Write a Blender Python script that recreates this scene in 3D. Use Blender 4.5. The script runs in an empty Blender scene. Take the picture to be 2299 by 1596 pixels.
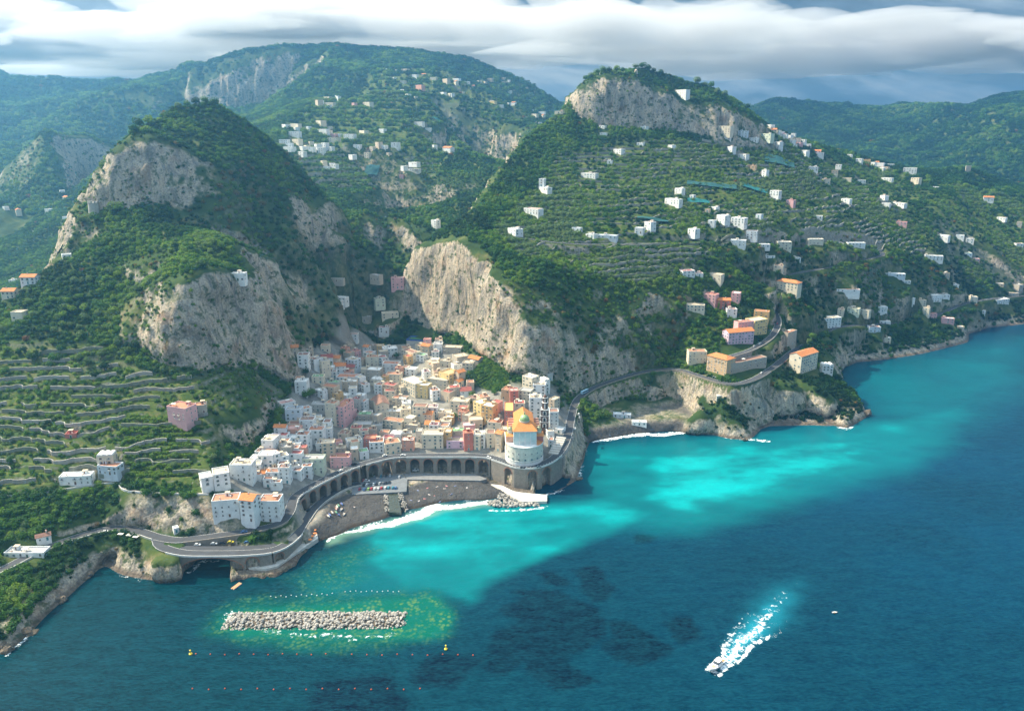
import bpy, bmesh, math, random
import numpy as np
from mathutils import Vector, Matrix
from mathutils.geometry import delaunay_2d_cdt

random.seed(7)
rng = np.random.default_rng(7)
SC = bpy.context.scene
COL = SC.collection
R = math.radians

# ------------------------------------------------------------------ camera
CAM_H, PITCH, FPX, CU, CV = 277.0, R(16.7), 1700.0, 1149.5, 798.0
cam_d = bpy.data.cameras.new('camera')
cam = bpy.data.objects.new('camera', cam_d)
COL.objects.link(cam)
cam.location = (0, 0, CAM_H)
cam.rotation_euler = (R(90) - PITCH, 0, 0)
cam_d.sensor_width = 36.0
cam_d.lens = 36.0 * FPX / 2299.0
cam_d.clip_start, cam_d.clip_end = 1.0, 40000.0
SC.camera = cam

# ------------------------------------------------------------------ light
SUN_AZ, SUN_EL = R(-70), R(45)
to_sun = Vector((math.sin(SUN_AZ) * math.cos(SUN_EL), math.cos(SUN_AZ) * math.cos(SUN_EL), math.sin(SUN_EL)))
sun_d = bpy.data.lights.new('sun', 'SUN')
sun_d.energy = 5.0
sun_d.angle = R(0.5)
sun_d.color = (1.0, 0.88, 0.66)
sun = bpy.data.objects.new('sun', sun_d)
sun.rotation_euler = to_sun.to_track_quat('Z', 'Y').to_euler()
sun.location = (-2000, 800, 1500)
COL.objects.link(sun)

world = bpy.data.worlds.new('World')
SC.world = world
world.use_nodes = True
nt = world.node_tree
nt.nodes.clear()


def wn(tree, kind, **kw):
    n = tree.nodes.new(kind)
    for k, v in kw.items():
        setattr(n, k, v)
    return n


def lk(tree, a, b):
    tree.links.new(a, b)


def wmath(tree, op, a, b=None, c=None, clamp=False):
    n = tree.nodes.new('ShaderNodeMath')
    n.operation = op
    n.use_clamp = clamp
    for i, v in enumerate((a, b, c)):
        if v is None:
            continue
        if isinstance(v, (int, float)):
            n.inputs[i].default_value = v
        else:
            tree.links.new(v, n.inputs[i])
    return n.outputs[0]


def mixc(tree, fac, a, b, blend='MIX'):
    n = tree.nodes.new('ShaderNodeMix')
    n.data_type = 'RGBA'
    n.blend_type = blend
    n.clamp_factor = True
    for sock, v in ((n.inputs['Factor'], fac), (n.inputs[6], a), (n.inputs[7], b)):
        if isinstance(v, (int, float)):
            sock.default_value = v
        elif isinstance(v, (tuple, list)):
            sock.default_value = (*v[:3], 1.0)
        else:
            tree.links.new(v, sock)
    return n.outputs[2]


def ramp(tree, fac, stops, interp='LINEAR'):
    n = tree.nodes.new('ShaderNodeValToRGB')
    cr = n.color_ramp
    cr.interpolation = interp
    while len(cr.elements) < len(stops):
        cr.elements.new(0.5)
    for e, (p, c) in zip(cr.elements, stops):
        e.position = p
        e.color = (*c[:3], 1.0) if isinstance(c, (tuple, list)) else (c, c, c, 1.0)
    tree.links.new(fac, n.inputs[0])
    return n.outputs[0]


def noise(tree, vec, scale, detail=4.0, rough=0.55, dist=0.0):
    n = tree.nodes.new('ShaderNodeTexNoise')
    n.inputs['Scale'].default_value = scale
    n.inputs['Detail'].default_value = detail
    n.inputs['Roughness'].default_value = rough
    n.inputs['Distortion'].default_value = dist
    if vec is not None:
        tree.links.new(vec, n.inputs['Vector'])
    return n.outputs['Fac']


# sky: Nishita daylight behind a broken layer of cloud that covers the whole dome
sky = wn(nt, 'ShaderNodeTexSky', sky_type='NISHITA', sun_disc=False)
sky.sun_elevation = SUN_EL
sky.sun_rotation = SUN_AZ % (2 * math.pi)
sky.altitude = 250
sky.air_density, sky.dust_density, sky.ozone_density = 1.0, 1.6, 2.0
tc = wn(nt, 'ShaderNodeTexCoord')
sep = wn(nt, 'ShaderNodeSeparateXYZ')
lk(nt, tc.outputs['Generated'], sep.inputs[0])
zz = wmath(nt, 'ADD', wmath(nt, 'MAXIMUM', sep.outputs[2], 0.0), 0.16)
cmb = wn(nt, 'ShaderNodeCombineXYZ')
lk(nt, wmath(nt, 'MULTIPLY', sep.outputs[0], 2.3), cmb.inputs[0])
lk(nt, wmath(nt, 'MULTIPLY', sep.outputs[1], 2.3), cmb.inputs[1])
lk(nt, wmath(nt, 'MULTIPLY_ADD', sep.outputs[2], 8.5, wmath(nt, 'MULTIPLY', sep.outputs[0], 1.2)), cmb.inputs[2])
c1 = noise(nt, cmb.outputs[0], 1.35, 8, 0.58, 0.6)
c2 = noise(nt, cmb.outputs[0], 4.6, 6, 0.60, 0.3)
cl = wmath(nt, 'ADD', wmath(nt, 'MULTIPLY', c1, 0.75), wmath(nt, 'MULTIPLY', c2, 0.25))
cover = ramp(nt, cl, [(0.34, 0.35), (0.46, 1.0)])
# thick parts are grey-blue from below, thin parts let the light through
body = ramp(nt, cl, [(0.40, (0.80, 0.87, 0.92)), (0.47, (0.46, 0.58, 0.68)), (0.53, (0.25, 0.36, 0.46)), (0.62, (0.15, 0.24, 0.33))])
# an overcast dome is brighter overhead than at the horizon
over_ = wmath(nt, 'MULTIPLY_ADD', wmath(nt, 'MAXIMUM', sep.outputs[2], 0.0), 1.2, 0.52)
body = mixc(nt, 1.0, body, over_, 'MULTIPLY')
dotn = wn(nt, 'ShaderNodeVectorMath', operation='DOT_PRODUCT')
lk(nt, tc.outputs['Generated'], dotn.inputs[0])
dotn.inputs[1].default_value = tuple(to_sun)
glow = wmath(nt, 'POWER', wmath(nt, 'MAXIMUM', wmath(nt, 'MULTIPLY_ADD', dotn.outputs['Value'], 0.5, 0.5), 0.0), 13.0)
lit = wn(nt, 'ShaderNodeMix', data_type='RGBA', blend_type='ADD')
lit.inputs[0].default_value = 1.0
lk(nt, body, lit.inputs[6])
gl = wn(nt, 'ShaderNodeMix', data_type='RGBA', blend_type='MULTIPLY')
gl.inputs[0].default_value = 1.0
lk(nt, glow, gl.inputs[6])
gl.inputs[7].default_value = (1.9, 1.85, 1.7, 1)
lk(nt, gl.outputs[2], lit.inputs[7])
SKY_K = 0.10
skyc = wn(nt, 'ShaderNodeMix', data_type='RGBA', blend_type='MULTIPLY')
skyc.inputs[0].default_value = 1.0
lk(nt, sky.outputs[0], skyc.inputs[6])
skyc.inputs[7].default_value = (SKY_K, SKY_K, SKY_K, 1)
fin = mixc(nt, cover, skyc.outputs[2], lit.outputs[2])
bg = wn(nt, 'ShaderNodeBackground')
lk(nt, fin, bg.inputs[0])
bg.inputs[1].default_value = 0.72
wo = wn(nt, 'ShaderNodeOutputWorld')
lk(nt, bg.outputs[0], wo.inputs[0])

vs = SC.view_settings
vs.view_transform = 'Standard'
vs.look = 'None'
vs.exposure = 1.0
vs.gamma = 1.0
SC.cycles.use_denoising = True
SC.cycles.max_bounces = 5
SC.cycles.diffuse_bounces = 2
SC.cycles.glossy_bounces = 2
SC.cycles.transmission_bounces = 2
SC.cycles.transparent_max_bounces = 6
SC.cycles.volume_bounces = 1
SC.cycles.caustics_reflective = False
SC.cycles.caustics_refractive = False
SC.cycles.sample_clamp_indirect = 6.0

# ------------------------------------------------------------------ picking points of the place
SP, CP = math.sin(PITCH), math.cos(PITCH)


def ray(u, v):
    a, b = (u - CU) / FPX, (v - CV) / FPX
    return a, CP - b * SP, SP + b * CP


def at_y(u, v, Y):
    a, f, d = ray(u, v)
    t = Y / f
    return (a * t, Y, CAM_H - d * t)


def at_z(u, v, z):
    a, f, d = ray(u, v)
    t = (CAM_H - z) / d
    return (a * t, f * t, z)


def to_uv(x, y, z):
    dz = CAM_H - z
    dep = y * CP + dz * SP
    return CU + FPX * x / dep, CV + FPX * (dz * CP - y * SP) / dep


# ------------------------------------------------------------------ numpy noise
def _hash(ix, iy, iz, seed):
    h = (ix.astype(np.uint32) * np.uint32(374761393) + iy.astype(np.uint32) * np.uint32(668265263)
         + iz.astype(np.uint32) * np.uint32(2246822519) + np.uint32(seed * 97 + 13))
    h = (h ^ (h >> np.uint32(13))) * np.uint32(1274126177)
    h = h ^ (h >> np.uint32(16))
    return h.astype(np.float32) * np.float32(2.0 / 4294967295.0) - np.float32(1)


def vnoise(x, y, z=None, seed=0):
    x = np.asarray(x, np.float32); y = np.asarray(y, np.float32)
    fx, fy = np.floor(x), np.floor(y)
    ix, iy = fx.astype(np.int64), fy.astype(np.int64)
    tx, ty = x - fx, y - fy
    sx, sy = tx * tx * tx * (tx * (tx * 6 - 15) + 10), ty * ty * ty * (ty * (ty * 6 - 15) + 10)

    def plane(iz):
        a = _hash(ix, iy, iz, seed); b = _hash(ix + 1, iy, iz, seed)
        c = _hash(ix, iy + 1, iz, seed); d = _hash(ix + 1, iy + 1, iz, seed)
        p = a + (b - a) * sx
        q = c + (d - c) * sx
        return p + (q - p) * sy
    if z is None:
        return plane(np.zeros_like(ix))
    z = np.asarray(z, np.float32)
    fz = np.floor(z); iz = fz.astype(np.int64); tz = z - fz
    sz = tz * tz * tz * (tz * (tz * 6 - 15) + 10)
    p, q = plane(iz), plane(iz + 1)
    return p + (q - p) * sz


def fbm(x, y, z=None, octaves=4, gain=0.5, seed=0, ridged=False):
    s, amp, tot = 0, 1.0, 0.0
    for o in range(octaves):
        k = 2.03 ** o
        n = vnoise(x * k + 17.3 * o, y * k - 9.1 * o, None if z is None else z * k + 3.7 * o, seed + o)
        if ridged:
            n = 1 - 2 * np.abs(n)
        s = s + amp * n
        tot += amp
        amp *= gain
    return s / tot


def smooth(a, b, x):
    t = np.clip((x - a) / (b - a), 0, 1)
    return t * t * (3 - 2 * t)


def in_poly(px, py, poly):
    inside = np.zeros(np.shape(px), bool)
    n = len(poly)
    for i in range(n):
        x0, y0 = poly[i][:2]
        x1, y1 = poly[(i + 1) % n][:2]
        if y0 == y1:
            continue
        c = ((y0 > py) != (y1 > py)) & (px < (x1 - x0) * (py - y0) / (y1 - y0) + x0)
        inside ^= c
    return inside


def dist_poly(px, py, line):
    """distance to a polyline and the z (third coordinate) at the nearest point"""
    best = np.full(np.shape(px), 1e9); bz = np.zeros(np.shape(px))
    for (a, b) in zip(line[:-1], line[1:]):
        dx, dy = b[0] - a[0], b[1] - a[1]
        L = dx * dx + dy * dy + 1e-9
        t = np.clip(((px - a[0]) * dx + (py - a[1]) * dy) / L, 0, 1)
        d = np.hypot(px - a[0] - t * dx, py - a[1] - t * dy)
        m = d < best
        best = np.where(m, d, best)
        if len(a) > 2:
            bz = np.where(m, a[2] + t * (b[2] - a[2]), bz)
    return best, bz


def resample(line, step):
    pts = [Vector(p) for p in line]
    out = [pts[0].copy()]
    for a, b in zip(pts[:-1], pts[1:]):
        n = max(1, int(round((b - a).length / step)))
        for i in range(1, n + 1):
            out.append(a.lerp(b, i / n))
    return out


def spline(line, step):
    """Catmull-Rom through the points, then even spacing"""
    p = [Vector(q) for q in line]
    p = [p[0] * 2 - p[1]] + p + [p[-1] * 2 - p[-2]]
    out = []
    for i in range(1, len(p) - 2):
        n = max(2, int((p[i + 1] - p[i]).length / step))
        for k in range(n):
            t = k / n
            a, b, c, d = p[i - 1], p[i], p[i + 1], p[i + 2]
            out.append(0.5 * ((2 * b) + (c - a) * t + (2 * a - 5 * b + 4 * c - d) * t * t + (3 * b - a - 3 * c + d) * t ** 3))
    out.append(p[-2].copy())
    return out


# ------------------------------------------------------------------ objects
def link(name, me, mat=None, parent=None, loc=None, rz=None):
    o = bpy.data.objects.new(name, me)
    COL.objects.link(o)
    if mat is not None and me is not None and not me.materials:
        me.materials.append(mat)
    if parent is not None:
        o.parent = parent
    if loc is not None:
        o.location = loc
    if rz is not None:
        o.rotation_euler = (0, 0, rz)
    return o


def tag(o, label=None, cat=None, group=None, kind=None):
    if label: o['label'] = label
    if cat: o['category'] = cat
    if group: o['group'] = group
    if kind: o['kind'] = kind
    return o


def thing(name, label, cat, loc=(0, 0, 0), rz=0.0, group=None):
    return tag(link(name, None, None, None, loc, rz), label, cat, group)


def mesh_np(name, verts, quads, smooth_shade=True):
    """big mesh straight from arrays (quads: n x 4 indices)"""
    me = bpy.data.meshes.new(name)
    verts = np.asarray(verts, np.float32); quads = np.asarray(quads, np.int32)
    k = quads.shape[1]
    me.vertices.add(len(verts)); me.vertices.foreach_set('co', verts.ravel())
    me.loops.add(quads.size); me.loops.foreach_set('vertex_index', quads.ravel())
    me.polygons.add(len(quads))
    me.polygons.foreach_set('loop_start', np.arange(0, quads.size, k, dtype=np.int32))
    me.polygons.foreach_set('use_smooth', np.full(len(quads), smooth_shade, bool))
    me.update(calc_edges=True)
    return me


def grid_quads(nx, ny):
    i = np.arange(nx - 1)[None, :] + np.arange(ny - 1)[:, None] * nx
    i = i.ravel()
    return np.stack([i, i + 1, i + 1 + nx, i + nx], 1)


class MB:
    """collects shapes, builds one mesh"""
    def __init__(s):
        s.v = []; s.f = []; s.m = []; s.mi = 0

    def poly(s, pts):
        n = len(s.v); s.v += [tuple(p) for p in pts]; s.f.append(tuple(range(n, n + len(pts)))); s.m.append(s.mi)

    def box(s, x0, x1, y0, y1, z0, z1):
        n = len(s.v)
        s.v += [(x0, y0, z0), (x1, y0, z0), (x1, y1, z0), (x0, y1, z0), (x0, y0, z1), (x1, y0, z1), (x1, y1, z1), (x0, y1, z1)]
        for f in ((0, 3, 2, 1), (4, 5, 6, 7), (0, 1, 5, 4), (1, 2, 6, 5), (2, 3, 7, 6), (3, 0, 4, 7)):
            s.f.append(tuple(n + i for i in f)); s.m.append(s.mi)

    def prism(s, pts, z0, z1, cap=True):
        """pts counter-clockwise outline"""
        n = len(s.v); k = len(pts)
        s.v += [(p[0], p[1], z0) for p in pts] + [(p[0], p[1], z1) for p in pts]
        for i in range(k):
            j = (i + 1) % k
            s.f.append((n + i, n + j, n + k + j, n + k + i)); s.m.append(s.mi)
        if cap:
            s.f.append(tuple(range(n + k, n + 2 * k))); s.m.append(s.mi)
            s.f.append(tuple(reversed(range(n, n + k)))); s.m.append(s.mi)

    def rings(s, rings, close=True, cap0=False, cap1=False):
        n = len(s.v); k = len(rings[0])
        for r in rings: s.v += [tuple(p) for p in r]
        for a in range(len(rings) - 1):
            for i in range(k if close else k - 1):
                j = (i + 1) % k
                s.f.append((n + a * k + i, n + a * k + j, n + (a + 1) * k + j, n + (a + 1) * k + i)); s.m.append(s.mi)
        if cap0: s.f.append(tuple(reversed(range(n, n + k)))); s.m.append(s.mi)
        if cap1:
            q = n + (len(rings) - 1) * k
            s.f.append(tuple(range(q, q + k))); s.m.append(s.mi)

    def lathe(s, prof, seg=12, cx=0, cy=0):
        s.rings([[(cx + r * math.cos(2 * math.pi * i / seg), cy + r * math.sin(2 * math.pi * i / seg), z) for i in range(seg)] for r, z in prof], True, True, True)

    def tube(s, a, b, r, seg=6):
        a, b = Vector(a), Vector(b); d = (b - a).normalized()
        u = d.orthogonal().normalized(); w = d.cross(u)
        s.rings([[p + (u * math.cos(2 * math.pi * i / seg) + w * math.sin(2 * math.pi * i / seg)) * r for i in range(seg)] for p in (a, b)], True, True, True)

    def mesh(s, name, mats=(), shade=False):
        me = bpy.data.meshes.new(name)
        me.from_pydata([tuple(map(float, p)) for p in s.v], [], s.f)
        for m in mats: me.materials.append(m)
        if len(mats) > 1:
            me.polygons.foreach_set('material_index', s.m)
        if shade:
            me.polygons.foreach_set('use_smooth', [True] * len(s.f))
        me.update()
        return me

    def build(s, name, mat=None, parent=None, loc=None, rz=None, shade=False):
        mats = mat if isinstance(mat, (list, tuple)) else ([mat] if mat else [])
        return link(name, s.mesh(name, mats, shade), None, parent, loc, rz)


# ------------------------------------------------------------------ materials
def new_mat(name):
    m = bpy.data.materials.new(name)
    m.use_nodes = True
    t = m.node_tree
    b = t.nodes['Principled BSDF']
    return m, t, b


def setv(b, **kw):
    for k, v in kw.items():
        b.inputs[k.replace('_', ' ')].default_value = v


def plain(name, col, rough=0.8, var=0.12, scale=0.6, spec=0.3, bump=0.0):
    """a painted / plastered / stone surface with weathering"""
    m, t, b = new_mat(name)
    g = wn(t, 'ShaderNodeNewGeometry')
    n1 = noise(t, g.outputs['Position'], scale, 5, 0.65)
    n2 = noise(t, g.outputs['Position'], scale * 5.3, 3, 0.6)
    f = wmath(t, 'ADD', wmath(t, 'MULTIPLY', n1, 0.65), wmath(t, 'MULTIPLY', n2, 0.35))
    lo = tuple(c * (1 - var * 1.6) for c in col); hi = tuple(min(1, c * (1 + var)) for c in col)
    c = ramp(t, f, [(0.32, lo), (0.62, hi)])
    lk(t, c, b.inputs['Base Color'])
    setv(b, Roughness=rough)
    b.inputs['Specular IOR Level'].default_value = spec
    if bump:
        bn = wn(t, 'ShaderNodeBump'); bn.inputs['Strength'].default_value = bump
        lk(t, n2, bn.inputs['Height']); lk(t, bn.outputs[0], b.inputs['Normal'])
    return m
# ================================================================== terrain: surveyed points -> triangles -> height grid
TP, TE = [], []          # points (x, y, z), breakline edges


def brk(*pts):
    """a line of ground points: (u, v, 'y', Y) or (u, v, 'z', z) or ('w', x, y, z)"""
    ids = []
    for p in pts:
        if p[0] == 'w': q = p[1:]
        elif p[2] == 'y': q = at_y(p[0], p[1], p[3])
        else: q = at_z(p[0], p[1], p[3])
        TP.append(q); ids.append(len(TP) - 1)
    for a, b in zip(ids[:-1], ids[1:]): TE.append((a, b))
    return [TP[i] for i in ids]


def pts(*ps):
    for p in ps: brk(p)


def ys(*ps): return [(u, v, 'y', Y) for u, v, Y in ps]
def zs(z, *ps): return [(u, v, 'z', z) for u, v in ps]


# --- coast (waterline), from the left of the frame to the far right
COAST = brk(('w', -900, 240, -0.5), ('w', -520, 292, -0.5), *zs(-0.5, (0, 1470), (45, 1435), (90, 1385), (150, 1335), (205, 1285), (225, 1266), (252, 1268),
            (280, 1285), (320, 1294), (370, 1300), (425, 1285), (455, 1262), (520, 1258), (545, 1275), (600, 1278), (660, 1245), (712, 1216), (780, 1194), (860, 1170),
            (920, 1150), (1000, 1130), (1098, 1118), (1160, 1122), (1228, 1112), (1262, 1102), (1296, 1082), (1306, 1045), (1312, 1015), (1322, 992),
            (1420, 974), (1500, 967), (1572, 963), (1596, 974), (1640, 985), (1680, 986), (1702, 962), (1740, 942), (1800, 934), (1862, 940),
            (1884, 958), (1905, 960), (1945, 936), (1934, 908), (1892, 880), (1876, 850), (1888, 826), (1920, 812), (1990, 805), (2060, 795),
            (2120, 780), (2164, 768), (2166, 748), (2205, 735), (2299, 727)), ('w', 1000, 1130, -0.5), ('w', 3500, 1500, -0.5))
def sea_cliff(i0, i1, inland, z):
    """a steep rock step just behind the waterline"""
    out = []
    for i in range(i0, i1):
        p, q = Vector(COAST[max(0, i - 1)]), Vector(COAST[min(len(COAST) - 1, i + 1)])
        d = q - p; d.z = 0; d.normalize()
        zz_ = z * (0.75 + 0.5 * ((i * 7) % 5) / 4)
        out.append(('w', COAST[i][0] - d.y * inland, COAST[i][1] + d.x * inland, zz_))
    for p in out: brk(p)


sea_cliff(1, 13, 3.6, 8.5)
sea_cliff(len(COAST) - 28, len(COAST) - 3, 3.6, 7.5)
pts(('w', -900, 150, -25), ('w', -420, 230, -25), ('w', -300, 330, -14), ('w', -170, 395, -14), ('w', 0, 455, -14), ('w', 70, 560, -14), ('w', 110, 640, -12),
    ('w', 200, 580, -16), ('w', 380, 690, -16), ('w', 400, 780, -16), ('w', 600, 880, -16), ('w', 800, 950, -16), ('w', 0, 150, -40), ('w', 1200, 700, -40),
    ('w', 3500, 1000, -40), ('w', 3500, 100, -40), ('w', -3500, 100, -40), ('w', -3500, 240, 20))
# --- left coast: road bench, path above it
brk(*zs(16, (-150, 1350), (0, 1290), (100, 1240), (230, 1197), (300, 1200), (340, 1215)))
brk(*zs(16.3, (-150, 1325), (0, 1268), (100, 1221), (230, 1180), (300, 1180), (380, 1196), (470, 1190)))
brk(*zs(35, (-150, 1165), (0, 1118), (100, 1106), (200, 1091), (275, 1086), (292, 1102), (400, 1108), (462, 1108)))
pts(*zs(15, (450, 1222), (560, 1196)), *zs(12.5, (420, 1240), (600, 1228)), *zs(9, (640, 1225),), *zs(20, (640, 1135),))
# --- terraces of the left hill
def terr(u, v, k=0.6, z0=35, y0=480):
    a, f, d = ray(u, v); r = d / f
    return (u, v, 'y', (CAM_H - z0 + k * y0) / (k + r))


for u, vv in ((-250, (1060, 980, 900, 820, 740)), (-120, (1040, 960, 880, 800, 730)), (0, (1060, 1000, 930, 860, 790)), (130, (1040, 960, 880, 800, 720, 660)), (260, (1020, 940, 860, 780, 700)),
              (370, (1040, 980, 910, 850)), (470, (1040, 980, 920))):
    for v in vv: pts(terr(u, v))
pts((560, 1000, 'z', 39), (600, 955, 'z', 43), (560, 920, 'z', 60), (620, 905, 'z', 50), (640, 880, 'z', 53), (540, 860, 'y', 590), (500, 1100, 'z', 34), (600, 1085, 'z', 24))
# cave cliff: foot and brow
brk(*ys((322, 740, 606), (348, 795, 588), (430, 832, 577), (470, 815, 596), (560, 805, 640), (640, 858, 655), (662, 838, 668)))
brk(*ys((312, 650, 650), (335, 640, 628), (420, 612, 610), (470, 600, 625), (560, 618, 668), (606, 705, 668), (655, 790, 676), (672, 815, 684)))
# crest of the lower spur
brk(*ys((-250, 790, 625), (-100, 740, 640), (0, 695, 652), (60, 640, 668), (120, 600, 690), (165, 568, 712), (240, 530, 712), (330, 500, 722), (420, 515, 716), (520, 540, 702), (600, 570, 735)))
pts(*ys((200, 620, 668), (260, 590, 684), (420, 560, 660), (350, 570, 670)))
# upper hill: the two rock walls and the wooded top
brk(*ys((178, 490, 735), (215, 466, 745), (300, 466, 742), (380, 450, 752), (430, 442, 762), (480, 436, 772)))
brk(*ys((188, 440, 775), (235, 372, 772), (290, 305, 772), (335, 296, 776), (400, 320, 785), (440, 345, 792), (482, 365, 802)))
brk(*ys((255, 350, 800), (320, 280, 830), (390, 240, 880), (470, 222, 900), (540, 260, 920), (600, 305, 930), (640, 345, 940), (690, 400, 930), (745, 450, 920), (762, 510, 898)))
pts(*ys((560, 470, 800), (650, 430, 860), (560, 360, 850), (640, 520, 800), (700, 470, 870)))
brk(*ys((400, 505, 735), (470, 520, 740), (540, 560, 752), (600, 600, 765)))
brk(*ys((640, 545, 790), (700, 562, 815), (760, 560, 870)))
pts(*ys((640, 640, 745), (640, 700, 738), (700, 650, 820), (740, 700, 832), (700, 740, 775), (690, 790, 728), (735, 620, 860)))
# behind the spur: the next valley
pts(('w', -520, 800, 90), ('w', -640, 900, 50), ('w', -480, 950, 100), ('w', -420, 1000, 140), ('w', -300, 1050, 160), ('w', -220, 1100, 150), ('w', -900, 800, 60), ('w', -1500, 700, 150),
    ('w', -800, 1100, 45), ('w', -1300, 1200, 160), ('w', -3500, 900, 300), ('w', -200, 1000, 130))
pts(*ys((20, 630, 1150), (30, 560, 1300), (130, 540, 1250), (60, 460, 1500), (150, 450, 1500), (200, 440, 1750)))
brk(*ys((-60, 470, 1620), (20, 400, 1650), (50, 350, 1700), (110, 290, 1700), (200, 300, 1800), (285, 330, 1850)))
pts(*ys((0, 300, 2300), (100, 380, 2000)))
# --- valley floor and town
pts((1000, 1060, 'z', 5), (870, 1075, 'z', 4.5), (760, 1120, 'z', 4.5), (1090, 1060, 'z', 6), (820, 1150, 'z', 2.6), (960, 1110, 'z', 2.8), (1060, 1100, 'z', 2.6))
brk(*zs(15.5, (700, 1085), (780, 1045), (850, 1022), (960, 1010), (1080, 1012), (1120, 1030)))
pts((650, 1090, 'z', 23), (700, 1040, 'z', 22), (640, 1020, 'z', 33), (700, 980, 'z', 30), (760, 960, 'z', 25), (850, 960, 'z', 19), (950, 950, 'z', 21), (1050, 960, 'z', 21),
    (700, 900, 'z', 40), (780, 890, 'z', 33), (860, 880, 'z', 30), (960, 870, 'z', 34), (1060, 880, 'z', 34), (1010, 810, 'z', 46), (1080, 850, 'z', 44), (1110, 910, 'z', 36),
    (720, 830, 'z', 46), (800, 830, 'z', 37), (890, 820, 'z', 40))
pts(*ys((800, 796, 790), (790, 760, 868), (860, 770, 850), (930, 770, 830), (840, 680, 950), (870, 620, 1080), (880, 560, 1200), (900, 500, 1350), (1000, 430, 1600), (1100, 390, 1800), (1180, 330, 2200), (1250, 245, 2900)))
brk(*ys((800, 540, 1010), (860, 566, 1020)))
brk(*ys((800, 480, 1040), (832, 466, 1050), (862, 480, 1050)))
pts(*ys((800, 605, 980), (770, 680, 900)))
# --- sunlit cliff: foot and brow
CLIFF_FOOT = brk(*ys((925, 700, 880), (960, 732, 850), (1040, 748, 800), (1100, 802, 732), (1150, 842, 700), (1200, 850, 690), (1240, 836, 704), (1262, 880, 694)))
brk(*ys((908, 600, 905), (928, 556, 890), (1000, 546, 850), (1045, 541, 812), (1092, 580, 776), (1150, 640, 737), (1168, 720, 716), (1240, 745, 716), (1330, 706, 752), (1400, 702, 772), (1470, 752, 775), (1500, 790, 778)))
pts(*ys((1160, 560, 800), (1250, 600, 775), (1250, 660, 745), (1380, 620, 805), (1400, 560, 850), (1450, 650, 800), (1550, 640, 830), (1560, 560, 880), (1700, 560, 930), (1750, 640, 860), (1900, 600, 980),
        (1980, 570, 1050), (2100, 600, 1090), (2299, 600, 1200), (1160, 510, 880), (1060, 500, 862)))
# plateau's left brow above the side valley
brk(*ys((1062, 470, 900), (1090, 430, 975), (1130, 370, 1085), (1180, 305, 1155), (1240, 265, 1215), (1287, 238, 1240)))
pts(('w', -60, 980, 130), ('w', -45, 1100, 150), ('w', 0, 1200, 175), ('w', 20, 1350, 195), ('w', 60, 1500, 205))
pts(*ys((1300, 480, 935), (1450, 480, 955), (1600, 480, 985), (1750, 480, 1025), (1900, 480, 1110), (2100, 480, 1260), (2299, 480, 1400), (1200, 410, 1030), (1300, 400, 1060), (1450, 400, 1075), (1600, 400, 1105),
        (1750, 400, 1155), (1900, 420, 1260), (1300, 320, 1162), (1450, 320, 1172), (1600, 330, 1200), (1720, 325, 1232), (2000, 420, 1400), (2150, 430, 1450)))
# the great wall under the belvedere: foot and brow
brk(*ys((1284, 250, 1232), (1340, 276, 1210), (1400, 286, 1208), (1500, 287, 1213), (1600, 297, 1223), (1715, 305, 1238)))
brk(*ys((1286, 218, 1256), (1308, 186, 1238), (1367, 162, 1232), (1417, 168, 1232), (1501, 205, 1236), (1533, 229, 1240), (1633, 236, 1246), (1700, 268, 1256), (1728, 298, 1268)))
brk(*ys((1290, 206, 1290), (1330, 166, 1300), (1440, 154, 1300), (1560, 188, 1320), (1650, 222, 1330), (1722, 287, 1345)))
brk(*ys((1722, 290, 1360), (1800, 316, 1450), (1860, 341, 1500), (1950, 363, 1560), (2080, 378, 1600), (2180, 374, 1650), (2299, 412, 1750), (2500, 450, 1800)))
pts(('w', 150, 1500, 250), ('w', 300, 1600, 230), ('w', 500, 1800, 170), ('w', 800, 2000, 120), ('w', 1200, 2100, 100), ('w', 1600, 1900, 90), ('w', 2200, 1800, 40))
# --- right promontory
pts(*ys((1550, 760, 775), (1600, 700, 812), (1560, 700, 800), (1620, 650, 850), (1700, 640, 862)))
brk(*zs(38, (1480, 829), (1530, 832)), *zs(40.5, (1570, 842), (1640, 860), (1700, 845), (1745, 818), (1775, 795)))
brk(*zs(47, (1540, 800), (1600, 815), (1640, 825), (1700, 815), (1735, 795)))
pts((1640, 785, 'z', 57), (1700, 770, 'z', 58), (1752, 735, 'z', 66), (1740, 700, 'z', 73), (1712, 660, 'z', 84), (1810, 800, 'z', 40), (1850, 790, 'z', 36))
brk(*ys((1578, 880, 676), (1620, 902, 678), (1700, 882, 690), (1780, 862, 710), (1850, 874, 714), (1888, 892, 722)))
pts(*ys((1900, 762, 922), (1960, 742, 962), (2100, 732, 1012), (1850, 720, 890), (1950, 680, 962), (2100, 680, 1042), (2200, 692, 1062), (2299, 682, 1150), (2299, 650, 1180)))
pts((1340, 925, 'z', 6), (1450, 915, 'z', 7), (1540, 905, 'z', 8), (1400, 900, 'z', 12), (1500, 880, 'z', 16))
pts((1300, 892, 'z', 28), (1390, 852, 'z', 34), (1275, 960, 'z', 21), (1180, 1015, 'z', 18.5), (1240, 1000, 'z', 19))
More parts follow.
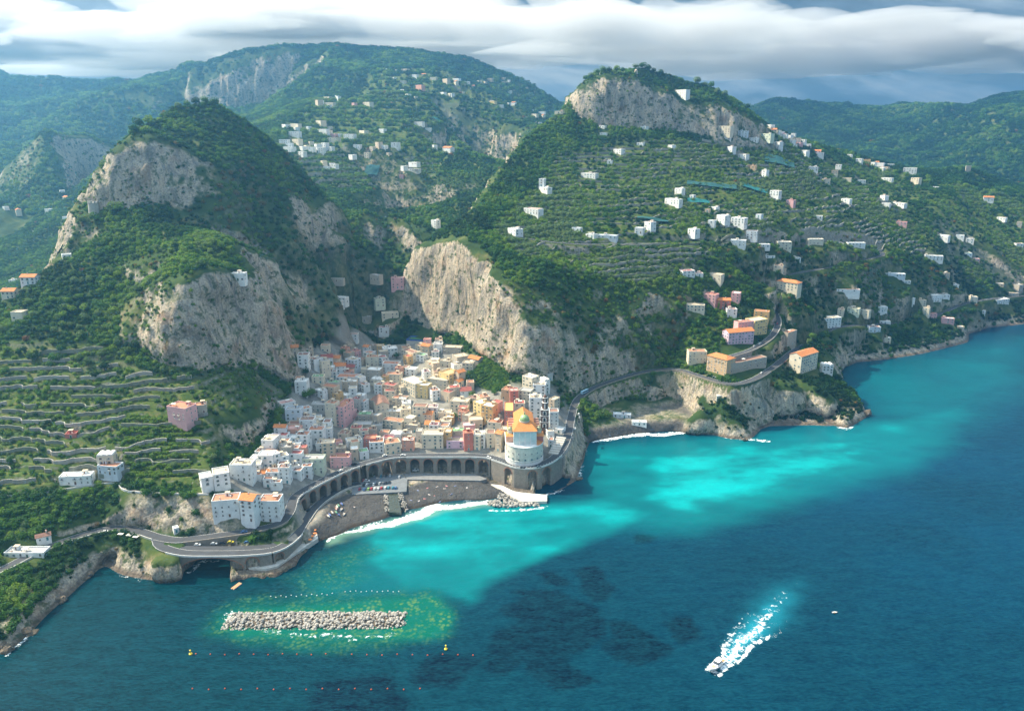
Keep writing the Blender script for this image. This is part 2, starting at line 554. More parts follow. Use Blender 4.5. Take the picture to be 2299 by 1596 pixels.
# --- far villages and mountains
pts(*ys((650, 330, 1400), (750, 330, 1450), (880, 340, 1450), (1000, 340, 1500), (620, 300, 1450), (730, 230, 1700), (830, 230, 1750), (940, 200, 1950), (1050, 180, 2100), (1100, 260, 1900),
        (1000, 280, 1700), (900, 280, 1600), (850, 420, 1300), (950, 400, 1400), (1050, 330, 1600), (1100, 370, 1560), (700, 420, 1200), (780, 440, 1180), (780, 500, 1080), (870, 470, 1180), (1200, 250, 2100)))
brk(*ys((300, 300, 2200), (330, 240, 2330), (375, 170, 2440), (450, 120, 2500), (540, 84, 2500), (640, 64, 2480), (720, 80, 2540), (850, 100, 2640), (950, 110, 2660), (1050, 137, 2680), (1130, 180, 2640), (1200, 215, 2600), (1262, 246, 2580)))
pts(*ys((450, 250, 2150), (560, 250, 2200), (650, 250, 1900), (750, 150, 2330), (900, 150, 2360)))
brk(*ys((420, 232, 2380), (500, 230, 2385), (560, 222, 2390), (650, 215, 2395)))
brk(*ys((415, 168, 2440), (500, 140, 2440), (560, 128, 2440), (655, 138, 2440)))
brk(*ys((-300, 190, 2700), (0, 165, 2900), (100, 215, 2800), (180, 190, 2900), (250, 165, 3000), (330, 195, 2900)))
pts(('w', -1500, 3200, 300), ('w', -800, 3500, 450), ('w', 0, 3700, 400), ('w', 800, 3600, 300), ('w', -3500, 3000, 600), ('w', -2600, 1900, 420), ('w', -1700, 2000, 330))
brk(*ys((1720, 250, 3100), (1740, 236, 3200), (1830, 222, 3300), (1900, 222, 3300), (1960, 241, 3300), (2030, 218, 3300), (2090, 246, 3250)))
brk(*ys((2040, 268, 2900), (2130, 236, 2900), (2170, 250, 2900), (2240, 236, 2900), (2299, 225, 2900), (2500, 190, 2900)))
pts(*ys((1760, 320, 2600), (1850, 390, 2300), (2100, 330, 2600), (2250, 300, 2400), (2290, 390, 2150)), ('w', 1200, 3800, 260), ('w', 2600, 3600, 300), ('w', 3500, 3000, 300), ('w', 3500, 5200, 300),
    ('w', -3500, 5200, 500), ('w', 0, 5200, 350))


def tin_grid(gx, gy):
    vs_, es_, fs_, ov, oe, of = delaunay_2d_cdt([Vector(p[:2]) for p in TP], TE, [], 0, 1e-4)
    zz_ = []
    src = np.array(TP)
    for i, p in enumerate(vs_):
        if ov[i]:
            zz_.append(np.mean([TP[k][2] for k in ov[i]]))
        else:
            d = (src[:, 0] - p.x) ** 2 + (src[:, 1] - p.y) ** 2
            k = np.argsort(d)[:3]; w = 1 / (d[k] + 1)
            zz_.append(float((src[k, 2] * w).sum() / w.sum()))
    Z = np.full((len(gy), len(gx)), -40.0)
    for f in fs_:
        (x0, y0), (x1, y1), (x2, y2) = [vs_[i] for i in f]
        z0, z1, z2 = [zz_[i] for i in f]
        i0, i1 = np.searchsorted(gx, [min(x0, x1, x2), max(x0, x1, x2)])
        j0, j1 = np.searchsorted(gy, [min(y0, y1, y2), max(y0, y1, y2)])
        if i1 <= i0 or j1 <= j0: continue
        X, Y = np.meshgrid(gx[i0:i1], gy[j0:j1])
        den = (y1 - y2) * (x0 - x2) + (x2 - x1) * (y0 - y2)
        if abs(den) < 1e-9: continue
        a = ((y1 - y2) * (X - x2) + (x2 - x1) * (Y - y2)) / den
        b = ((y2 - y0) * (X - x2) + (x0 - x2) * (Y - y2)) / den
        c = 1 - a - b
        m = (a >= -1e-6) & (b >= -1e-6) & (c >= -1e-6)
        sub = Z[j0:j1, i0:i1]
        sub[m] = (a * z0 + b * z1 + c * z2)[m]
    return Z


def axis(parts_):
    out = [parts_[0][0]]
    for a, b, s in parts_:
        n = max(1, int(round((b - a) / s)))
        out += list(a + (b - a) * (np.arange(1, n + 1) / n))
    return np.array(out)


GX = axis([(-3500, -1100, 24), (-1100, -480, 5), (-480, 520, 2.2), (520, 1000, 4), (1000, 3500, 24)])
GY = axis([(150, 320, 10), (320, 880, 2.2), (880, 1450, 4.2), (1450, 3400, 11), (3400, 5200, 60)])
Z0 = tin_grid(GX, GY)


def blur(Z, n=1):
    for _ in range(n):
        P = np.pad(Z, 1, mode='edge')
        Z = (P[1:-1, :-2] + 2 * P[1:-1, 1:-1] + P[1:-1, 2:]) / 4
        P = np.pad(Z, 1, mode='edge')
        Z = (P[:-2, 1:-1] + 2 * P[1:-1, 1:-1] + P[2:, 1:-1]) / 4
    return Z


XX, YY = np.meshgrid(GX, GY)
Z1 = blur(Z0, 3)


def poly_w(uvz):
    """a ground outline given as (u, v, z) -> world x, y"""
    return [at_z(u, v, z)[:2] for u, v, z in uvz]


# relief: gentle near the town, gullied on the mountains
far = smooth(1250, 2400, YY)
near_amp = 3.2
rel = fbm(XX / 60, YY / 60, octaves=4, seed=3) * near_amp * (1 - far)
gul = fbm(XX / 420 + 0.25 * fbm(XX / 300, YY / 300, octaves=2, seed=9), YY / 560, octaves=5, gain=0.52, seed=5, ridged=True)
rel = rel + far * (gul * 46 - 12) + smooth(900, 1500, YY) * (1 - far) * fbm(XX / 130, YY / 160, octaves=4, seed=21, ridged=True) * 12
town_poly = poly_w([(640, 1140, 18), (480, 1114, 30), (474, 1084, 34), (570, 1040, 33), (625, 985, 38), (640, 900, 50), (668, 830, 60), (695, 790, 60), (800, 740, 55), (940, 740, 60), (1080, 800, 56), (1160, 860, 46),
                    (1262, 860, 40), (1300, 960, 20), (1290, 1060, 10), (1200, 1120, 2), (700, 1220, 2)])
GARDEN = poly_w([(1040, 856, 40), (1060, 835, 42), (1119, 795, 56), (1140, 820, 54), (1146, 858, 46), (1120, 880, 40), (1097, 877, 38), (1070, 868, 38)])
TOWN = in_poly(XX, YY, town_poly) & ~in_poly(XX, YY, GARDEN)
flat = blur(TOWN.astype(float), 4)
land = smooth(0.5, 6, Z1)
Z2 = Z1 + rel * (1 - 0.85 * flat) * land
Z2 = np.where(Z2 > 480, 480 + 56 * np.tanh((Z2 - 480) / 70), Z2)      # the tops stay under the cloud base

# terraces: stepped benches held by dry-stone walls
ter_polys = [poly_w([(-200, 1130, 35), (280, 1082, 36), (462, 1100, 36), (470, 1060, 36), (560, 985, 42), (640, 880, 54), (560, 820, 80), (440, 840, 90), (330, 800, 105), (200, 760, 112), (0, 780, 104), (-200, 800, 104)]),
             [at_y(u, v, Y)[:2] for u, v, Y in ((1100, 520, 860), (1160, 580, 790), (1300, 640, 770), (1450, 640, 810), (1700, 560, 930), (1950, 560, 1050), (2299, 640, 1190), (2600, 600, 1300), (2299, 440, 1500), (1950, 380, 1480), (1700, 330, 1230), (1400, 330, 1160), (1250, 330, 1120), (1150, 470, 930))],
             [at_y(u, v, Y)[:2] for u, v, Y in ((640, 340, 1400), (700, 420, 1210), (900, 450, 1240), (980, 400, 1400), (1080, 330, 1620), (1200, 250, 2100), (1000, 150, 2250), (850, 150, 2200), (700, 220, 1750))]]
tm = [blur(in_poly(XX, YY, p).astype(float), 3) for p in ter_polys]
slope0 = np.hypot(*np.gradient(blur(Z2, 2), GY, GX))
TERR = np.zeros_like(Z2)
for k, (m, step) in enumerate(zip(tm, (4.6, 5.0, 9.0))):
    base = Z2 + (fbm(XX / 40, YY / 40, octaves=3, seed=40 + k) * 3.4 - (XX + 300) * 0.02 if k == 0 else fbm(XX / 45, YY / 45, octaves=2, seed=40 + k) * 2.2)
    if k == 0: BASE0 = base
    if k == 1: BASE1 = base
    q = base / step
    fq = np.floor(q); t = q - fq
    stepped = (fq + smooth(0.80, 0.98, t) + 0.08 * t) * step + (Z2 - base)
    mm = m * smooth(1.15, 0.8, slope0) * (1.0 if k == 0 else 0.85)
    Z2 = Z2 * (1 - mm) + stepped * mm
    TERR = np.maximum(TERR, mm)
ROADS = []       # (points, half width): benches are cut into the ground before the mesh is made


def carve(Z, line, hw, blend=5.0, dz=-0.35):
    xs = [p[0] for p in line]; yy_ = [p[1] for p in line]
    i0, i1 = np.searchsorted(GX, [min(xs) - hw - blend, max(xs) + hw + blend]); j0, j1 = np.searchsorted(GY, [min(yy_) - hw - blend, max(yy_) + hw + blend])
    X, Y = XX[j0:j1, i0:i1], YY[j0:j1, i0:i1]
    d, z = dist_poly(X, Y, line)
    w = 1 - smooth(hw, hw + blend, d)
    Z[j0:j1, i0:i1] = Z[j0:j1, i0:i1] * (1 - w) + (z + dz) * w
# ================================================================== roads (centre lines) and level places cut into the ground
def line_uvz(*p): return [at_z(u, v, z) for u, v, z in p]


ROAD_MAIN = spline(line_uvz((-170, 1352, 16.5), (0, 1280, 16.3), (100, 1231, 16.0), (230, 1189, 15.6), (300, 1190, 15.2), (352, 1205, 14.6)), 4)
ROAD_UPPER = spline(line_uvz((352, 1205, 14.6), (400, 1212, 14.6), (480, 1203, 15), (560, 1191, 15.6), (625, 1175, 16.2), (650, 1148, 17), (662, 1115, 17.6), (705, 1088, 18), (780, 1052, 18.2), (850, 1031, 18.3), (900, 1023, 18.3),
                              (1000, 1022, 18.4), (1085, 1023, 18.5), (1125, 1033, 18.7), (1165, 1046, 18.9), (1205, 1045, 19.2), (1240, 1030, 19.8), (1264, 1003, 20.6), (1276, 970, 21.4), (1283, 935, 22.4), (1296, 898, 25.5),
                              (1330, 872, 29), (1390, 850, 33), (1440, 836, 36), (1490, 829, 38.4), (1530, 831, 39.8), (1575, 845, 40.6), (1640, 862, 41), (1690, 852, 41.4), (1725, 832, 41.8), (1752, 812, 42.2), (1775, 792, 42.8)), 4)
ROAD_LOWER = spline(line_uvz((352, 1205, 14.6), (362, 1226, 14.0), (410, 1240, 13.0), (480, 1242, 12.4), (560, 1240, 11.8), (620, 1232, 11), (660, 1206, 9.4), (684, 1170, 8), (704, 1142, 6.8), (735, 1115, 5.8), (775, 1093, 5.2), (810, 1085, 5)), 4)
ROAD_HILL = spline(line_uvz((1640, 800, 57), (1690, 783, 58), (1730, 757, 62), (1746, 727, 67), (1738, 696, 73), (1722, 662, 84), (1712, 634, 93)) + [at_y(1740, 622, 930), at_y(1840, 604, 975), at_y(1930, 585, 1020), at_y(1983, 572, 1052),
                   at_y(1960, 562, 1068), at_y(1880, 560, 1040), at_y(1760, 552, 985), at_y(1640, 545, 930), at_y(1500, 545, 895), at_y(1300, 548, 850), at_y(1180, 535, 845), at_y(1100, 520, 850)], 5)
ROAD_COAST = spline([at_z(1775, 792, 42.8), at_y(1830, 760, 872), at_y(1880, 735, 905), at_y(1960, 728, 955), at_y(2060, 722, 1010), at_y(2120, 700, 1040), at_y(2180, 678, 1075), at_y(2299, 664, 1165), at_y(2420, 660, 1230)], 6)
PATH_LEFT = spline(line_uvz((-150, 1163, 35.4), (0, 1116, 35.2), (100, 1104, 35.2), (200, 1089, 35.2), (262, 1083, 35.2), (292, 1101, 35), (400, 1107, 34.6), (470, 1108, 34.2)), 3)
for ln, hw in ((ROAD_MAIN, 4.6), (ROAD_LOWER, 4.4), (ROAD_HILL, 4.2), (ROAD_COAST, 4.2)):
    carve(Z2, [tuple(p) for p in ln], hw, 5)
LAYBY = [p for p in ROAD_LOWER if 395 < to_uv(*p)[0] < 640 and to_uv(*p)[1] > 1215]
carve(Z2, [tuple(p) for p in LAYBY], 9.5, 2.5)
up = [tuple(p) for p in ROAD_UPPER]
carve(Z2, up, 4.6, 3.5)
carve(Z2, [tuple(p) for p in PATH_LEFT], 1.8, 2.5)


def level(Z, uvz, z, soft=2):
    poly = [at_z(u, v, z)[:2] for u, v in uvz]
    m = blur(in_poly(XX, YY, poly).astype(float), soft)
    Z[:] = Z * (1 - m) + z * m


level(Z2, [(770, 1108), (800, 1080), (860, 1060), (905, 1072), (905, 1094), (790, 1108)], 4.4, 1)
level(Z2, [(905, 1070), (1090, 1064), (1130, 1100), (1090, 1112), (905, 1100)], 3.2, 2)


def cut_under(Z, line, i0, i1, inner, outer, z):
    """open the ground under and in front of a viaduct: from 'inner' metres behind the road edge to 'outer' in front of it"""
    ln = [Vector(p) for p in line[i0:i1 + 1]]
    def off(o):
        out = []
        for i in range(len(ln)):
            a, b = ln[max(0, i - 1)], ln[min(len(ln) - 1, i + 1)]
            d = b - a; d.z = 0; d.normalize(); out.append((ln[i].x + d.y * o, ln[i].y - d.x * o))
        return out
    poly = off(4.15 - inner) + off(4.15 + outer)[::-1]
    m = in_poly(XX, YY, poly)
    Z[:] = np.where(m, np.minimum(Z, z), Z)


def idx_u(line, u):
    return min(range(len(line)), key=lambda i: abs(to_uv(*line[i])[0] - u) + (0 if line[i].z < 23 else 500))


cut_under(Z2, ROAD_UPPER, idx_u(ROAD_UPPER, 664), idx_u(ROAD_UPPER, 815), 7.0, 9, 4.4)
cut_under(Z2, ROAD_UPPER, idx_u(ROAD_UPPER, 815), idx_u(ROAD_UPPER, 1104), 7.4, 14, 4.0)
cut_under(Z2, ROAD_UPPER, idx_u(ROAD_UPPER, 1104), idx_u(ROAD_UPPER, 1190), 4.4, 12, 1.2)
cut_under(Z2, ROAD_UPPER, idx_u(ROAD_UPPER, 1190), idx_u(ROAD_UPPER, 1252), 4.4, 9, -1.0)
i_a, i_b = 6, [i for i in range(len(ROAD_LOWER)) if to_uv(*ROAD_LOWER[i])[0] < 545][-1]
i_a = [i for i in range(len(ROAD_LOWER)) if i > 3 and to_uv(*ROAD_LOWER[i])[0] > 402][0]
cut_under(Z2, ROAD_LOWER, i_a, i_b, 7.0, 30, -3.0)
i_c = [i for i in range(len(ROAD_LOWER)) if to_uv(*ROAD_LOWER[i])[0] < 668 and i > 4][-1]
cut_under(Z2, ROAD_LOWER, i_b, i_c, 5.0, 16, 1.6)
cut_under(Z2, ROAD_LOWER, i_b, i_c, 0.0, 40, 1.6)
# water's edge under the bridge and beside the headland stays sea
LEVEL_SEA = [[(425, 1292), (440, 1258), (470, 1248), (520, 1250), (540, 1275), (500, 1320)]]
for p in LEVEL_SEA: level(Z2, p, -3, 1)

# crags: steep ground is broken up sideways as well
gy_, gx_ = np.gradient(blur(Z2, 1), GY, GX)
SLOPE = np.hypot(gx_, gy_)
steep = smooth(0.95, 1.7, SLOPE) * (1 - 0.7 * TERR) * (1 - blur((dist_poly(XX, YY, up)[0] < 9).astype(float), 1))
crag = fbm(XX / 22, YY / 22, Z2 / 34, octaves=5, gain=0.55, seed=60, ridged=True) * 4.6 + fbm(XX / 7, YY / 7, Z2 / 22, octaves=3, seed=66) * 1.6
crag = crag + fbm(XX / 52, YY / 52, Z2 / 75, octaves=3, gain=0.5, seed=64, ridged=True) * 8.0
crag *= 1 + 2.5 * smooth(1500, 2300, YY)
nl = np.sqrt(gx_ ** 2 + gy_ ** 2 + 1e-6)
DX, DY = -gx_ / nl * crag * steep, -gy_ / nl * crag * steep
steep_b = smooth(0.8, 1.3, SLOPE)
Z3 = Z2.copy()


def ground(x, y):
    """height of the ground under (x, y), arrays or numbers"""
    xa, ya = np.asarray(x, float), np.asarray(y, float)
    i = np.clip(np.searchsorted(GX, xa) - 1, 0, len(GX) - 2); j = np.clip(np.searchsorted(GY, ya) - 1, 0, len(GY) - 2)
    tx = np.clip((xa - GX[i]) / (GX[i + 1] - GX[i]), 0, 1); ty = np.clip((ya - GY[j]) / (GY[j + 1] - GY[j]), 0, 1)
    z = (Z3[j, i] * (1 - tx) + Z3[j, i + 1] * tx) * (1 - ty) + (Z3[j + 1, i] * (1 - tx) + Z3[j + 1, i + 1] * tx) * ty
    return float(z) if np.ndim(x) == 0 else z


def sample(A, x, y):
    i = np.clip(np.searchsorted(GX, x) - 1, 0, len(GX) - 2); j = np.clip(np.searchsorted(GY, y) - 1, 0, len(GY) - 2)
    return A[j, i]


def hit(u, v, lift=0.0, y0=330.0, y1=4500.0):
    """where the line of sight first comes within 'lift' of the ground"""
    a, f, d = ray(u, v)
    Y = np.concatenate([np.arange(y0, 1500, 1.0), np.arange(1500, y1, 4.0)])
    X = a * Y / f; Zr = CAM_H - d * Y / f
    g = np.maximum(ground(X, Y), 0.0) + lift
    k = np.nonzero(Zr <= g)[0]
    if len(k) == 0: return None
    k = k[0]
    return (float(X[k]), float(Y[k]), float(g[k] - lift))


# ================================================================== where the houses stand
# each row: roof edge of the front wall, left end and right end as seen (x0, y0, x1, y1), storeys, depth in metres, wall, roof
# W white  C cream  B beige  S stone  G grey  Y yellow  O ochre  P pink  L lilac  R red  M salmon  T tan  N pale green  U blue-white
# roofs: w white flat  t terracotta terrace  g grey flat  b brown flat  r red flat  n tan flat  e green flat  p pink flat  v vaults
#        G orange gable  D dark red gable  K brown gable  H orange hip
BLOCKS = [
    ('upper', 1000, 1180, 3.8, 'in the upper left part of the town', '''
345 468 450 460 2 8 W G|430 575 585 572 4 10 W b|592 605 672 640 3 8 W t|680 618 780 668 4 9 C g|780 618 945 604 3 10 W D|930 645 1035 602 3 9 W G|870 748 970 742 2 7 W w|1115 628 1245 650 4 11 U g
1110 752 1250 748 2 9 C D|1375 532 1485 548 3 9 W t|1405 602 1585 602 3 9 C t|1582 608 1708 598 2 8 W r|1665 490 1865 472 3 11 W w|1920 492 2080 548 3 9 W b|2078 562 2235 582 2 9 W e
640 922 800 852 2 8 W e|395 987 560 917 4 10 W w|985 885 1300 893 2 12 W t|850 958 1020 968 2 8 G e|770 1008 955 1038 3 9 B t|1060 952 1278 952 3 8 W w|1285 962 1385 1002 2 7 W w
1410 782 1610 792 4 12 S w|1475 922 1635 937 2 9 W v|1640 692 1870 702 3 10 W t|1692 842 1900 852 3 9 W w|1970 767 2110 782 2 9 W w|1915 907 2108 987 4 14 C w|2110 988 2285 1012 4 10 Y w
1530 992 1636 1004 3 9 W w|1642 987 1810 1012 4 9 W r|1678 1088 1840 1082 3 8 C r|1562 1287 1745 1267 4 22 C K|1780 1182 1985 1196 2 9 W w|970 1302 1092 1314 6 20 P t|822 1250 962 1268 6 9 W t
1205 1192 1318 1202 4 8 G r|1322 1228 1385 1238 3 8 W w|262 1412 478 1294 4 9 U g|205 1272 410 1227 2 9 W p|430 1472 585 1467 3 10 W t|632 1312 820 1244 2 9 G g|1295 1422 1482 1422 3 9 S e
1592 1382 1908 1372 2 9 W w|1492 1422 1580 1440 4 7 S g|1640 1492 1920 1530 2 9 C w|2072 1302 2268 1312 5 9 C b|1935 1262 2060 1252 3 9 W w|1950 1462 2068 1482 3 9 C w|662 1542 878 1532 3 9 C n|292 1562 468 1562 2 9 W b'''),
    ('court', 1600, 1180, 3.8, 'in the sunlit upper right part of the town', '''
95 397 222 452 3 11 W g|232 458 488 472 2 10 S n|432 606 600 582 3 13 S n|588 612 735 642 2 9 S G|502 682 660 692 3 9 C n|318 857 468 807 3 14 Y x|2 702 90 717 3 9 C w|92 692 186 682 4 9 B g|2 903 288 937 3 11 C n
192 652 328 662 2 8 C n|78 1087 195 1067 3 10 W w|202 1082 322 1112 3 9 B r|326 1042 480 1032 3 9 B r|482 1087 640 1077 2 10 W D|762 1182 905 1162 3 10 B w|662 1227 772 1267 5 10 Y w|776 1282 938 1312 5 10 O w
332 1222 580 1242 3 11 C n|2 1322 155 1322 3 9 W p|162 1392 345 1397 2 9 C n|1105 1407 1235 1345 5 22 R y|1188 1087 1308 1082 4 9 R p|1062 1062 1182 1077 3 11 T t|1312 1072 1480 1092 3 10 C g
1362 862 1500 902 4 10 W w|1512 992 1690 1002 4 9 W g|1684 942 1760 927 4 9 W v|1730 852 1800 832 2 5 G g|1462 1182 1636 1182 6 10 W n|1742 1192 1820 1212 3 9 W n|1752 1382 1880 1382 5 9 W b|862 1522 1060 1542 2 9 C t
502 1422 606 1442 3 9 S n|612 1502 800 1492 3 10 B n|1250 1262 1400 1262 3 9 W r'''),
    ('front', 1200, 1500, 3.8, 'in the lower town behind the viaduct', '''
460 347 724 347 2 9 S g|730 362 888 352 2 9 G g|18 612 200 604 5 9 W n|142 882 410 742 3 8 P t|432 702 545 692 3 9 W w|562 742 695 722 2 8 W e|392 592 605 557 2 9 W n|618 547 790 547 3 9 R t
698 602 905 592 3 10 W t|922 627 1150 592 3 10 W t|1168 652 1330 497 3 7 M w|1448 492 1752 492 4 12 C n|1758 452 1862 457 4 9 O n|1802 582 2045 582 2 10 L n|1872 442 2048 442 3 9 S e|2052 472 2180 462 5 8 R t
2190 502 2280 512 4 9 C n|1368 442 1450 442 3 8 G g|1228 347 1380 362 2 8 S n|1492 342 1690 347 2 9 C G|988 492 1148 502 2 8 U v|1152 482 1310 472 2 7 S g|252 472 390 482 2 9 B b|1472 192 1595 202 3 8 C G|1702 302 1868 302 2 8 C n'''),
    ('churchside', 1700, 1480, 3.8, 'beside the domed church', '''
288 562 452 562 4 9 W n|472 522 588 600 4 10 C b|592 542 678 562 5 9 B G|682 487 798 492 5 8 B n|1345 520 1440 512 2 8 W n|1352 640 1425 645 2 6 W t|1450 478 1550 500 1 7 W w|1400 350 1500 345 2 8 W w|840 520 880 525 3 6 M G'''),
    ('ravine', 0, 0, 1.1974, 'in the shaded ravine behind the town', '''
1755 1247 1812 1247 4 8 P n|1685 1342 1730 1338 3 8 N n|1485 1332 1550 1337 2 8 W w|1715 1407 1790 1402 2 9 C n|1660 1232 1702 1237 2 7 S g|1625 1422 1665 1422 2 7 S g|1545 1500 1605 1500 2 7 W t|1480 1250 1540 1252 1 6 S g|1700 1470 1745 1470 2 7 W r'''),
    ('cove', 1920, 1333, 1.1974, 'on the small beach below the climbing road', '''
540 297 605 299 1 6 W w|455 262 535 266 1 6 U w'''),
    ('west', 700, 1560, 3.8, 'at the lower left end of the town', '''
202 887 368 852 3 10 W w|374 837 606 797 4 12 W n|612 794 905 612 4 11 W n|1057 337 1223 347 4 12 W n|1010 642 1213 482 4 10 W w|1236 547 1328 522 4 7 W w|1422 242 1605 132 3 9 M p|1548 262 1722 267 4 9 W t
1728 264 1935 137 4 10 W t|1938 134 2040 52 4 9 W b|1642 712 1935 522 4 9 N g|347 1212 732 1182 4 11 W t|740 1184 938 1206 5 10 W G|1032 1322 1300 1112 5 11 W t|1302 802 1450 682 4 7 W b|1192 1012 1328 882 2 5 W t
1322 482 1480 412 3 8 S g|882 842 1058 832 1 6 W r|1602 102 1800 22 4 9 W b'''),
    ('hamlet', 0, 0, 1.793, 'in the hamlet behind the left hill', '''
2100 685 2155 672 3 11 B t|2156 655 2230 650 2 10 C n|2158 690 2258 690 3 10 C t|1870 842 1942 832 2 10 W w|1932 830 2020 835 2 9 C n|1930 885 2015 885 3 9 W w|2070 820 2205 815 2 12 C n|2120 877 2210 877 2 9 W t|1870 940 1936 940 2 9 W w
1938 936 2030 940 2 9 C n|1890 990 1980 985 2 9 W w|1984 986 2060 990 2 9 W n|1990 1022 2050 1022 2 8 W w|2066 990 2108 990 3 9 W w|2096 970 2146 970 2 9 W t|2150 965 2195 965 3 9 W w|2192 925 2280 930 3 10 C t|2145 1085 2180 1080 2 8 C n
2225 1105 2260 1105 1 8 W w|2232 900 2290 900 2 9 W n'''),
    ('valley', 0, 0, 1.793, 'in the hazy valley on the far left', '''
375 1290 425 1285 1 9 W w|400 1325 460 1325 2 9 W G|290 1405 335 1405 2 9 W w|70 1410 135 1410 2 9 C G|2 1390 40 1390 1 8 W w|405 1460 470 1455 1 8 W w'''),
    ('scala', 1280, 0, 1.793, 'in the village high on the middle slope', '''
2 668 88 668 2 12 B n|92 687 240 692 2 11 C t|2 902 92 902 3 10 W n|97 872 175 887 3 10 C n|245 872 290 872 2 9 W w|75 977 125 977 2 9 W w|215 960 260 955 3 9 B n|185 987 213 987 2 9 C n|330 965 385 960 3 9 W w
662 1002 750 988 2 11 W G|480 832 550 817 2 9 W t|385 1117 430 1117 1 9 W w|437 1092 520 1092 1 9 W w|432 1137 530 1137 1 9 W w|30 1042 90 1042 1 9 W w|385 462 455 467 3 12 B n|310 492 375 490 2 10 W w|310 522 365 522 2 10 W n
470 507 510 502 2 9 W w|390 542 430 542 2 9 C t|447 572 590 582 3 12 M t|550 607 600 607 3 10 P n|415 642 460 637 1 9 W w|390 602 425 602 2 9 W w|592 522 640 527 2 9 C n|660 532 730 542 3 10 B n|740 527 795 532 2 10 W w|822 552 860 547 2 9 W w
872 542 950 547 3 10 C t|960 527 1020 532 2 10 B n|1052 547 1115 547 3 10 B t|1066 522 1095 522 3 9 B n|1152 587 1230 592 2 10 T t|715 627 750 632 2 9 W t|737 652 790 652 2 9 W w|830 672 865 672 1 9 W w|647 622 700 627 1 9 W w|985 682 1035 687 1 9 Y n
1040 707 1085 712 1 9 W w|1100 692 1130 692 1 9 W w|1142 687 1205 687 1 9 W w|1265 682 1310 682 1 9 W w|1270 767 1318 767 2 9 C t|1322 757 1370 752 2 9 W t|1376 767 1425 767 1 9 W w|1277 737 1310 737 2 9 W t|1432 747 1490 747 1 9 C t|1290 822 1340 822 1 9 W t|700 487 725 487 1 9 W w|335 387 365 387 1 9 W w'''),
    ('plateau', 1280, 0, 1.793, 'on the terraced slope above the sunlit cliff', '''
1095 1537 1195 1537 2 10 W w|1215 1397 1335 1407 2 10 W t|1326 1202 1364 1202 3 7 W w|1330 1262 1385 1257 1 8 W w|1607 1167 1710 1162 2 9 W n|1785 1080 1820 1080 1 7 W w|1822 1007 1890 1002 2 9 W w|1730 847 1770 847 1 8 W t|1737 892 1785 892 1 8 W w
2002 852 2050 852 1 8 W w|1985 962 2030 962 1 8 W w|2190 977 2230 977 1 8 W w|595 1482 645 1480 3 8 W w|1972 1532 2028 1532 2 9 W w|2030 1492 2090 1492 3 9 W t|1645 1577 1696 1572 1 8 W w|1700 1582 1870 1582 1 9 U w|2190 1342 2255 1332 2 8 W w|1547 1532 1605 1530 1 7 U w'''),
    ('ravello', 2560, 0, 1.793, 'on the right hillside below the ridge', '''
-50 602 25 607 4 9 W w|210 852 340 852 4 12 C g|357 877 435 892 3 11 U w|505 897 600 902 3 10 N w|445 927 502 932 2 9 W r|270 927 325 927 1 9 W w|370 1037 430 1042 2 9 W t|455 1112 490 1117 2 8 T t|845 1122 910 1127 2 10 W w|585 1282 650 1282 3 9 W p|170 1482 215 1482 2 8 W w
220 1447 295 1447 3 10 W w|322 1462 420 1467 3 10 W w|430 1552 500 1552 3 9 W t|30 1537 90 1542 2 9 W w|45 1312 75 1312 1 7 W w|885 1452 940 1452 1 8 W w|1065 1337 1125 1337 1 8 W w|1065 1197 1130 1197 1 9 C t|1170 1212 1230 1212 1 9 W w|1335 1197 1405 1197 2 10 W w
1490 1132 1570 1127 3 11 W w|1535 1197 1590 1197 3 10 C t|1150 1067 1203 1067 2 10 W w|1206 1072 1260 1077 2 10 O t|1262 1092 1292 1092 2 9 W w|1294 1092 1350 1102 2 9 W w|1352 1102 1420 1107 1 9 W w|1330 1122 1380 1127 1 9 B t|1030 1107 1065 1107 1 8 W t
905 1027 950 1027 2 9 W w|800 1012 840 1012 2 9 W n|1440 1492 1505 1492 2 9 P t|1410 1367 1480 1362 1 9 W n|1340 1367 1390 1367 2 9 W w|2030 1327 2090 1327 2 9 W G|2115 1462 2170 1462 1 8 W r|2250 1492 2280 1492 2 8 S n|1910 1107 1940 1107 3 8 S g
1715 1582 1785 1582 2 9 W w|1840 1582 1890 1582 2 8 W w|1005 1147 1045 1147 2 8 B n|1675 1257 1720 1257 1 8 U w|150 1407 180 1407 1 6 B t|185 1392 230 1392 1 7 W w|490 1442 530 1442 1 7 U g'''),
    ('ridge', 2560, 0, 1.793, 'in the village on the skyline ridge to the right', '''
562 837 600 842 2 9 W w|610 882 650 882 2 9 W w|650 892 690 902 2 9 P t|692 907 728 912 2 9 W t|730 897 755 897 2 8 W w|746 927 795 932 2 9 C n|700 962 742 967 2 9 W w|640 952 695 957 2 9 W w|744 987 770 987 2 9 W n|795 957 820 957 1 8 W w|822 967 860 972 1 8 W w|610 932 638 937 2 9 C t'''),
    ('point', 2560, 890, 1.793, 'among the houses above the right headland', '''
27 452 150 457 2 10 C n|147 377 222 387 3 10 P t|224 422 325 424 3 9 R G|328 372 385 377 3 10 P w|300 482 368 482 3 8 W t|487 562 575 547 5 14 Y n|480 492 580 502 3 9 O t|312 642 482 627 4 12 L G|375 572 480 562 5 8 P t
45 747 163 790 4 10 C t|166 791 300 827 5 14 T H|322 852 568 802 3 9 S b|802 802 913 767 6 14 C G|942 548 1070 537 4 11 W n|710 642 770 622 5 7 S t|602 447 690 452 2 9 W w|632 292 775 312 3 12 C H|1037 347 1195 352 1 8 W r|612 187 675 192 2 8 C t
555 137 620 152 1 7 W w|2 227 85 222 2 9 W r|90 242 140 242 1 8 W r|177 242 260 252 2 9 C n|945 852 1015 872 3 8 W v'''),
